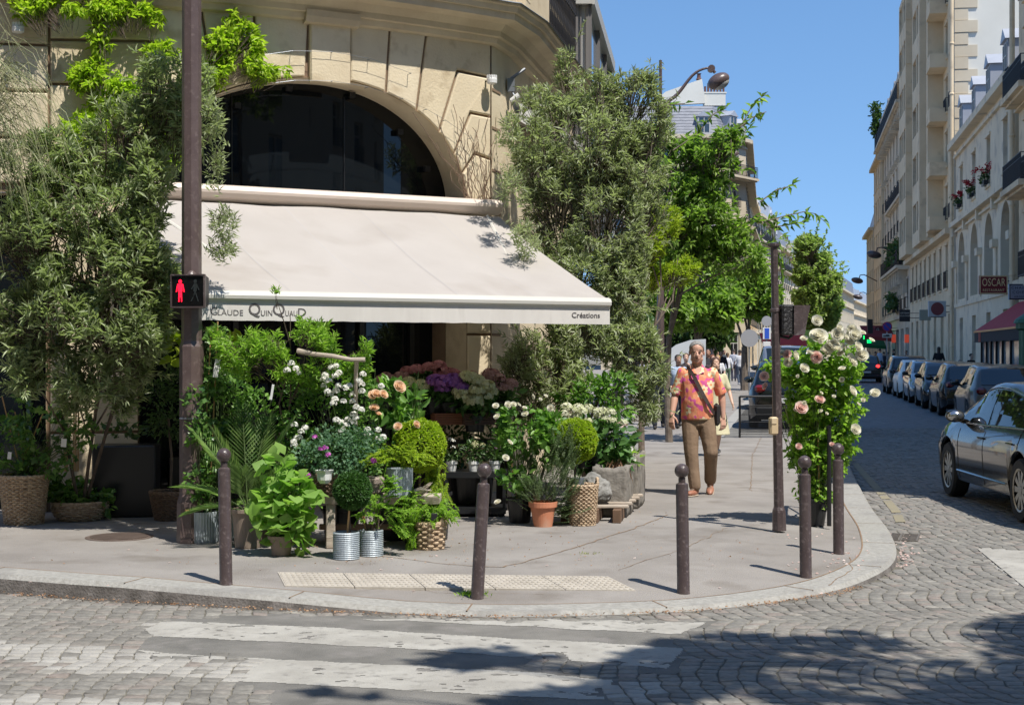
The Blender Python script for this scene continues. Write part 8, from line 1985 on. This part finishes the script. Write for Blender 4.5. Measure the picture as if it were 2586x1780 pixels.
cane(o,[Vector((b.x,b.y,.16)),P(884,1262,b.y)],.008);cane(o,[Vector((b.x+.03,b.y,.16)),P(880,1262,b.y+.02)],.007,'twig','stem')
b=gz(934,1408);b.y+=.12;o=thing('acacia_pot','feathery light green shrub in the right one of the two ribbed zinc pots','potted plant',b);lath_pot(o,b,.095,.095,.21,M['zinc_pot'],rim=0,ribs=14);cane(o,[b+Vector((-.03,0,.15)),P(917,1300,b.y)],.014)
feather(o,[Bb(950,1270,50,35,b.y+.02,.15),Bb(965,1262,40,25,b.y+.05,.12),Bb(1000,1290,30,40,b.y,.1),Bb(935,1300,35,25,b.y,.12),Bb(985,1222,14,22,b.y+.05,.06),Bb(1010,1330,18,18,b.y,.08)],90,.13,'rose_leaf_bright',root=b+Vector((0,0,.3)),ll=.026,lw=.010);stems(o,b+Vector((0,0,.15)),[Bb(950,1270,50,35,b.y,.1)],12,.004,'twig')
b=gz(1084,1391);b.y+=.14;o=thing('fern_basket','chunky wicker basket with ring handles and a bright lacy fern right of the bench','potted plant',b);basket(o,b,.105,.128,.215,M['wicker'],nst=8,handle=(R(-20),R(160)),tr=.013,rows=9)
feather(o,[Bb(1080,1275,45,28,b.y,.15),Bb(1045,1290,22,30,b.y-.05,.1),Bb(1115,1285,30,25,b.y,.12),Bb(1038,1340,14,35,b.y-.08,.06),Bb(1040,1250,16,20,b.y,.08)],190,.14,'fern',root=b+Vector((0,0,.25)),ll=.024,droop=.12)
mb=MB();mb.bbox(P(1097,1305,b.y-.14),(.055,.006,.06),.002,.3);tag(mb.build('slate_label',M['frame_dark'],origin=P(1097,1305,b.y-.14)),'small slate plant label stuck in the fern basket','label')
b=P(1063,1235,12.3);mb=MB()
for k in range(9):mb.tube([b+Vector((-.05,0,-.02)),b+Vector((.0,random.gauss(0,.02),random.gauss(0,.02))),b+Vector((random.uniform(.03,.1),random.gauss(0,.02),random.uniform(-.01,.07)))],[.022,.016,.003],6)
tag(mb.build('driftwood',M['wood_grey'],origin=b),'pale spiky driftwood piece on the right end of the bench','driftwood')
mb=MB();q=[P(752,886,12.4),P(790,894,12.35),P(840,899,12.3),P(885,908,12.3),P(922,908,12.3)];mb.tube(q,[.024,.020,.019,.018,.020],9);mb.tube([P(901,908,12.3),P(899,940,12.4),P(897,1240,12.85)],[.02,.017,.016],8)
tag(mb.build('driftwood',M['wood_grey'],origin=q[2]),'bleached driftwood branch frame standing among the shrubs under the awning','driftwood')
tc_=Vector((P(1200,1300,14.7).x,14.9,0));o=thing('black_trolley','low black metal trolley on castors holding small pots under the awning','trolley',tc_);mb=MB()
for x in (-.29,.29):
 for y_ in (-.2,.2):mb.box(tc_+Vector((x,y_,.25)),(.03,.03,.38))
for z in (.44,.08):
 mb.box(tc_+Vector((0,0,z)),(.64,.44,.025));mb.box(tc_+Vector((0,-.215,z-.02)),(.62,.02,.05))
mb.build('frame',M['black_plastic'],o)
for x in (-.26,.26):mb=MB();mb.lathe([(.035,-.012),(.035,.012)],tc_+Vector((x,-.2,.035)),14,Matrix.Rotation(R(90),3,'X'));mb.build('castor',M['tyre'],o)
for i,(x,y_,cc,lb) in enumerate(((-.24,-.1,'white_petal','small white pot with white blooms on the trolley, left one'),(-.02,-.12,'hyd_green','small white pot with cream blooms on the trolley, middle one'),(.2,-.08,'magenta','small white pot with dusky blooms on the trolley, right one'))):
 b=tc_+Vector((x,y_,.455));o=thing('small_pot_plant',lb,'potted plant',b,group='small pots on the black trolley');lath_pot(o,b,.042,.056,.10,M['white_plastic'],rim=.004);bl_=[((b.x,b.y,b.z+.2),(.1,.08,.1),1)]
 scatter_leaves(o,bl_,180,.05,.022,'darkleaf',shape=4);pompons(o,[b+Vector((random.gauss(0,.06),-.05+random.gauss(0,.02),.28+random.gauss(0,.03))) for _ in range(5)],.026,M[cc],'flower',per=18)
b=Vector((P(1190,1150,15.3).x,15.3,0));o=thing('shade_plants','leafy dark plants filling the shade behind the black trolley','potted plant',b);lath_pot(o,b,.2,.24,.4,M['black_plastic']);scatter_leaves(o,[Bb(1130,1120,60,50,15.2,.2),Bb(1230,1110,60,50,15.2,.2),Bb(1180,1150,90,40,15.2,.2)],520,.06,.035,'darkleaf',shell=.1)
sc_=Vector((P(1120,1040,15.2).x,15.35,0));o=thing('display_shelf','dark tiered wooden shelf under the awning carrying crates and hydrangeas','shelf',sc_);mb=MB()
for z,d_,y_ in ((.72,.4,-.1),(1.02,.35,.1)):mb.box(sc_+Vector((0,y_,z)),(1.35,d_,.03),.3)
for x in (-.62,.62):mb.box(sc_+Vector((x,x*.3,.5)),(.04,.4,1.0),.3)
mb.build('boards',pmat('black_wood',(.02,.015,.012),.7),o)
for i,sx in enumerate((1133,1205)):
 c=P(sx,1057,15.05);o=thing('wicker_crate',['reddish wicker crate on the shelf below the purple hydrangeas','darker wicker crate on the shelf beside the reddish one'][i],'crate',c,group='wicker crates on the shelf');mb=MB()
 for k in range(7):
  z=-.05+k*.017;hx,hy=.16,.11;pts=[c+RM(.3)@Vector((x*hx,y_*hy,z)) for x,y_ in ((-1,-1),(1,-1),(1,1),(-1,1),(-1,-1))];mb.tube(pts,.0085,5)
 mb.build('weave',pmat('crate_wicker%d'%i,(.22,.085,.045) if i==0 else (.09,.05,.035),.8),o)
def hyd(label,pts,r_,mat,y,grp='hydrangeas banked on the shelf'):
 sx=sum(p[0] for p in pts)/len(pts);sy=max(p[1] for p in pts);b=P(sx,sy+75,y+.08);o=thing('hydrangea',label,'potted plant',b,group=grp);lath_pot(o,b,.09,.12,.17,M['black_plastic'])
 pompons(o,[P(a,c_,y-.12+random.gauss(0,.03)) for a,c_ in pts],r_*1.3,mat,'flower_head',per=70)
 bl_=[Bb(a,c_+28,22,20,y+.05,.1) for a,c_ in pts];scatter_leaves(o,bl_,26*len(pts),.085,.055,'hyd_leaf',clump=1,thr=-1);stems(o,b+Vector((0,0,.12)),bl_,len(pts)*2,.004)
def dens(pts,k,a=12,b_=5):return [(x+random.gauss(0,a),y_+random.gauss(0,b_)) for x,y_ in pts for _ in range(k)]
hyd('wide bank of dull rose-red hydrangeas at the top back of the shelf',dens([(1055,932),(1080,930),(1105,936),(1130,942),(1160,945),(1190,950)],2),.058,M['hyd_rose'],15.3)
hyd('dusky pink hydrangea at the left end of the shelf',dens([(970,958),(990,958),(1015,955)],2),.055,M['hyd_dusty'],15.2)
hyd('greenish-beige hydrangea below the dusky pink one',dens([(1030,970),(1050,972),(985,985),(1040,962)],1),.055,M['hyd_green'],15.0)
hyd('deep violet-blue hydrangea in front of the rose-red bank',dens([(1080,960),(1100,965),(1090,970)],1),.058,M['hyd_purple'],15.05)
hyd('purple-pink hydrangea in the centre of the shelf',dens([(1125,962),(1145,970),(1135,980),(1165,975),(1155,962)],1),.060,M['hyd_purple'],15.0)
hyd('cream-green hydrangea with large round heads at the right front of the shelf',[(1190,955),(1205,962),(1170,1000),(1190,1010),(1205,985),(1230,975),(1225,1000),(1238,990),(1200,1015),(1160,990),(1178,950)],.058,M['hyd_green'],14.95)
hyd('brownish faded hydrangea at the right end of the shelf',dens([(1240,955),(1262,965),(1270,975),(1250,945)],2),.052,M['hyd_dusty'],15.2)
b=gz(1313,1325);b.y+=.2;o=thing('white_rose_pot','white rose with loose stems in a black pot, left of the terracotta pot','potted plant',b);lath_pot(o,b,.10,.125,.24,M['black_plastic'])
wr=[Bb(1330,1090,75,45,14.1,.22),Bb(1350,1140,70,45,14.1,.22),Bb(1290,1110,35,40,14.1,.15),Bb(1300,1200,40,35,14.0,.12),Bb(1320,1050,50,20,14.1,.15),Bb(1385,1080,40,40,14.2,.15)]
scatter_leaves(o,wr,620,.085,.055,'rose_leaf',shell=.2);stems(o,b+Vector((0,0,.2)),wr,60,.004);cane(o,[b+Vector((-.02,-.02,.2)),P(1280,1100,b.y-.05)],.008)
roses(o,[P(a,c_,13.85) for a,c_ in ((1252,1025),(1283,1022),(1297,1021),(1255,1052),(1326,1045),(1349,1002),(1378,1000),(1365,1008),(1391,1030),(1287,1117),(1277,1156),(1257,1268),(1325,1030),(1310,1022))],[.034,.036,.030,.035,.036,.030,.022,.018,.038,.034,.036,.036,.025,.028],M['cream'],'rose_bloom')
b=gz(1372,1333);b.y+=.14;o=thing('terracotta_rosemary','orange terracotta pot of bushy rosemary on the pavement','potted plant',b)
mb=MB();mb.lathe([(.088,0),(.118,.18),(.120,.185),(.136,.187),(.139,.235),(.128,.237),(.122,.19),(.001,.185)],b,28,caps=False);mb.build('pot',M['terracotta'],o,fixn=False)
feather(o,[Bb(1375,1240,55,30,b.y,.16),Bb(1340,1230,30,35,b.y,.12),Bb(1400,1190,45,55,b.y,.15),Bb(1430,1230,35,60,b.y,.12),Bb(1400,1140,30,40,b.y+.05,.1),Bb(1440,1150,22,60,b.y+.05,.1),Bb(1425,1285,35,25,b.y+.05,.1)],430,.16,'rosemary',root=b+Vector((0,0,.22)),lw=.005,ll=.020,droop=-.02,up=.8)
b=gz(1473,1330);b.y+=.16
boxball('box_ball','bright clipped box ball on a stem rising from the tall wicker basket',1452,1112,54,b.y+.15,'box',2900,None)
o=thing('wicker_basket','tall wicker basket with two rope-like handles beside the terracotta pot','basket',b);basket(o,b,.115,.142,.375,M['wicker'],nst=18,handle=(R(175),R(5)),tr=.0105)
mb=MB();mb.lathe([(.06,0),(.07,.2)],b+Vector((-.05,0,.25)),16);tag(mb.build('grey_pot',M['zinc'],origin=b),'grey pot sunk in the tall wicker basket','pot')
b=Vector((P(1492,1300,14.5).x,14.65,0));o=thing('wooden_pallet','low weathered pallet under the round rock and troughs','pallet',b);mb=MB()
for k in range(5):mb.bbox(b+Vector((.05+k*.06,k*.28-.3,.145)),(.62,.11,.025),.004,R(70)*0)
mb.build('boards',M['wood_grey'],o);mb=MB()
for x in (-.18,.1,.32):mb.bbox(b+Vector((x,.1,.065)),(.08,1.2,.13),.005,-.15)
mb.build('runners',M['wood_brown'],o)
def rock(name,label,c,r_,seed,mat='rock',cat='rock',sc=(1,1,1),amp=.16):
 bm=bmesh.new();bmesh.ops.create_icosphere(bm,subdivisions=5,radius=1)
 for v in bm.verts:
  n_=v.co.normalized();k=1+amp*noise.noise(n_*1.6+Vector((seed,0,0)))+amp*.4*noise.noise(n_*5+Vector((seed,0,0)))+amp*.15*noise.noise(n_*16);v.co=Vector((n_.x*sc[0],n_.y*sc[1],n_.z*sc[2]))*k*r_
 me=bpy.data.meshes.new(name);bm.to_mesh(me);bm.free();me.materials.append(M[mat]);me.polygons.foreach_set('use_smooth',[True]*len(me.polygons));o=link_mesh(name,me);o.location=c;return tag(o,label,cat)
rock('rock','round grey pumice boulder beside the tall wicker basket',P(1498,1238,14.55),.165,1,sc=(1.05,1,1.0),amp=.22)
for x0,x1,y_,h,lb in ((1530,1572,15.1,.50,'rough grey stone trough behind the round boulder'),(1560,1602,15.9,.56,'farther rough stone trough beside the passing pavement')):
 c=Vector(((x0+x1)/2-CX,0,0))/F*y_;c.y=y_;wd=.34;bm=bmesh.new();bmesh.ops.create_cube(bm,size=1);bmesh.ops.subdivide_edges(bm,edges=bm.edges,cuts=9,use_grid_fill=True)
 for v in bm.verts:
  p=v.co.copy();inn=(abs(p.x)<.38 and abs(p.y)<.42 and p.z>.45);v.co=Vector((p.x*wd,p.y*.85,p.z*h));
  if inn:v.co.z-=.07
  v.co+=Vector((noise.noise(p*5),noise.noise(p*5+Vector((4,4,4))),noise.noise(p*5+Vector((9,1,4)))))*.022
 me=bpy.data.meshes.new('stone_trough');bm.to_mesh(me);bm.free();me.materials.append(M['trough']);me.polygons.foreach_set('use_smooth',[True]*len(me.polygons));o=link_mesh('stone_trough',me);o.location=(c.x,c.y,h/2+.0);o.rotation_euler.z=-.18;tag(o,lb,'trough','stone troughs at the right of the display')
y_=15.3;b=Vector((P(1490,1150,y_).x,y_,.45));o=thing('white_hydrangeas','bank of white-green lacecap hydrangeas with big dark leaves above the troughs','potted plant',b)
lath_pot(o,b,.13,.17,.2,M['black_plastic'])
hp=[(1400,1045),(1415,1050),(1430,1028),(1445,1035),(1425,1045),(1455,1050),(1470,1040),(1485,1030),(1500,1038),(1520,1040),(1540,1042),(1485,1065),(1470,1068),(1545,1062),(1560,1065),(1575,1068),(1530,1060),(1440,1055),(1405,1058),(1510,1050),(1460,1030)]
pompons(o,[P(a,c_,15.1+random.gauss(0,.06)) for a,c_ in hp],.052,M['hyd_white'],'flower_head',per=60);pompons(o,[P(a,c_,15.0) for a,c_ in ((1563,1068),(1580,1075),(1572,1080))],.022,M['pink'],'pink_flower',per=16)
hl=[Bb(1400,1090,40,35,15.3,.2),Bb(1540,1110,60,50,15.1,.2),Bb(1480,1090,80,30,15.3,.2),Bb(1560,1160,35,40,15.2,.15),Bb(1510,1160,50,40,15.3,.15),Bb(1420,1130,40,40,15.4,.15)]
scatter_leaves(o,hl,560,.115,.075,'hyd_leaf',shell=.2,clump=2,thr=-.4);stems(o,b+Vector((0,0,.15)),hl,40,.004)
b=Vector((P(1510,1100,16.0).x,16.0,0));o=thing('camellia','glossy bright green broad-leaved shrub behind the white hydrangeas','potted plant',b);lath_pot(o,b,.15,.2,.5,M['taupe']);cb=[Bb(1500,990,75,35,15.9,.25),Bb(1550,980,50,35,15.9,.2),Bb(1570,1030,30,35,15.9,.15),Bb(1440,1000,40,25,15.9,.15)]
scatter_leaves(o,cb,560,.085,.042,'rose_leaf',shell=.2);stems(o,b+Vector((0,0,.4)),cb,50,.004,'twig')
o=thing('dry_fan_leaves','dry reddish fan leaves drooping over the stone trough','dried leaves',P(1565,1190,15.0));n=70;a=rng.random(n)*1.2-.6
leaves_mesh('leaf',np.array(P(1560,1165,15.0))+rng.normal(size=(n,3))*[.04,.03,.02],np.c_[a,rng.normal(size=n)*.2-.15,-np.ones(n)],.26,.012,M['straw'],o,droop=.1)
b=gz(1602,1248);b.y+=.15;o=thing('plinth','narrow weathered plinth at the right end of the display','plinth',b);mb=MB();mb.bbox(b+Vector((0,0,.17)),(.13,.2,.34),.01);mb.build('block',M['wood_grey'],o)
q=b+Vector((0,0,.34));o=thing('terracotta_pot','small dark terracotta pot of spiky seedlings on the weathered plinth','potted plant',q);lath_pot(o,q,.05,.068,.11,pmat('old_terracotta',(.25,.10,.06),.85),rim=.01);leaves_mesh('leaves',np.tile(np.array(q+Vector((0,0,.1))),(60,1))+rng.normal(size=(60,3))*[.03,.03,.0],rng.normal(size=(60,3))+[0,0,1.4],.12,.008,M['fern'],o)
o=thing('white_lily','pale lily-like bloom with yellow-green leaves at the right end of the troughs','plant',P(1590,1150,15.6));scatter_leaves(o,[Bb(1580,1160,30,25,15.6,.12)],60,.12,.02,'fern',shape=4);roses(o,[P(1590,1135,15.4),P(1597,1160,15.4)],.035,M['white_petal'],'bloom')
b=gz(2063,1332);b.y+=.17;o=thing('rose_bush','tall rose bush with creamy and blush blooms in a black plastic pot by the kerb','potted plant',b);lath_pot(o,b,.105,.145,.27,M['black_plastic'],rim=.008)
Y=b.y;rb=[Bb(2130,1110,45,60,Y,.2),Bb(2110,1180,35,50,Y,.18),Bb(1965,940,42,40,Y-.1,.15),Bb(2060,970,110,80,Y,.35),Bb(2120,930,70,70,Y,.3),Bb(2020,930,60,60,Y,.28),Bb(2080,1060,90,70,Y,.3),Bb(2020,1050,45,60,Y,.25),Bb(2060,1150,70,70,Y,.25),Bb(2050,1240,50,45,Y,.18),Bb(2150,1010,40,50,Y,.2),Bb(2090,870,60,30,Y,.25),Bb(2020,1130,35,70,Y,.2),Bb(2090,1220,30,60,Y,.15)]
p_,c_=blob_points(rb,1050,.15,2.5,-.2);nl=7;sd=unit(unit(p_-c_)+rng.normal(scale=.5,size=p_.shape)+[0,0,.3]);t_=rng.random((len(p_),nl,1));side=unit(np.cross(sd[:,None,:],rng.normal(size=(len(p_),nl,3))))
base=p_[:,None,:]-sd[:,None,:]*.12*(1-t_);Dd=sd[:,None,:]*.6+side;leaves_mesh('foliage',base.reshape(-1,3),Dd.reshape(-1,3),.055*(.7+.6*rng.random(len(p_)*nl)),.036,M['rose_leaf_bright'],o,shape=6,droop=.2,tint=np.clip(np.repeat(rng.random(len(p_)),nl)*.6+rng.random(len(p_)*nl)*.4,0,1))
stems(o,b+Vector((0,0,.2)),rb,70,.005);mb=MB()
for k in range(9):x_=random.gauss(0,.06);mb.tube([b+Vector((x_*.6,random.gauss(0,.04),.2)),b+Vector((x_*1.5,0,.7)),b+Vector((x_*2.5,0,1.15))],.008,6)
mb.build('canes',pmat('rose_cane',(.24,.26,.08),.7),o,fixn=False);cane(o,[b+Vector((.05,-.05,.2)),b+Vector((.03,-.06,1.0))],.008)
wf=[(2067,850,36),(2115,845,26),(2143,853,28),(2063,810,22),(2158,845,26),(2113,880,24),(2145,862,20),(2176,898,26),(2152,912,24),(2166,876,22),(2090,880,24),(1965,880,14),(2008,898,20),(1990,915,18),(2082,885,18),(2152,988,22),(2210,993,20),(2160,1084,22),(2097,870,22),(2130,875,18),(2125,958,12),(2031,930,20),(2150,830,20),(2120,828,16),(1955,940,14),(2180,1010,10),(1975,892,14)]
wf+=[(random.gauss(2110,45),random.gauss(880,30),random.uniform(9,16)) for _ in range(26)]+[(random.gauss(2080,50),random.gauss(980,40),random.uniform(6,11)) for _ in range(10)]
roses(o,[P(a,c2,Y-.30+random.gauss(0,.04)) for a,c2,r_ in wf],[r_*Y/F*.66 for a,c2,r_ in wf],M['cream'],'rose_bloom',face=(.1,-.8,.5))
pf=[(1988,895,20),(1930,950,20),(2070,1010,22),(2023,1030,28),(2063,902,26),(1933,975,16),(2017,1127,14),(2101,1122,11)]
roses(o,[P(a,c2,Y-.32+random.gauss(0,.04)) for a,c2,r_ in pf],[r_*Y/F*.62 for a,c2,r_ in pf],M['pink'],'blush_rose_bloom',face=(-.2,-.8,.4))
mb=MB()
for (a,c2) in ((2210,993),(2160,1084),(2063,815),(2150,835),(2176,898)):q=P(a,c2,Y-.28);r0=P(2120 if a>2100 else 2070,min(c2+40,1060),Y-.15);mb.tube([r0,r0.lerp(q,.5)+Vector((0,0,.04)),q],.003,5)
mb.build('flower_stems',M['green_stem'],o,fixn=False)
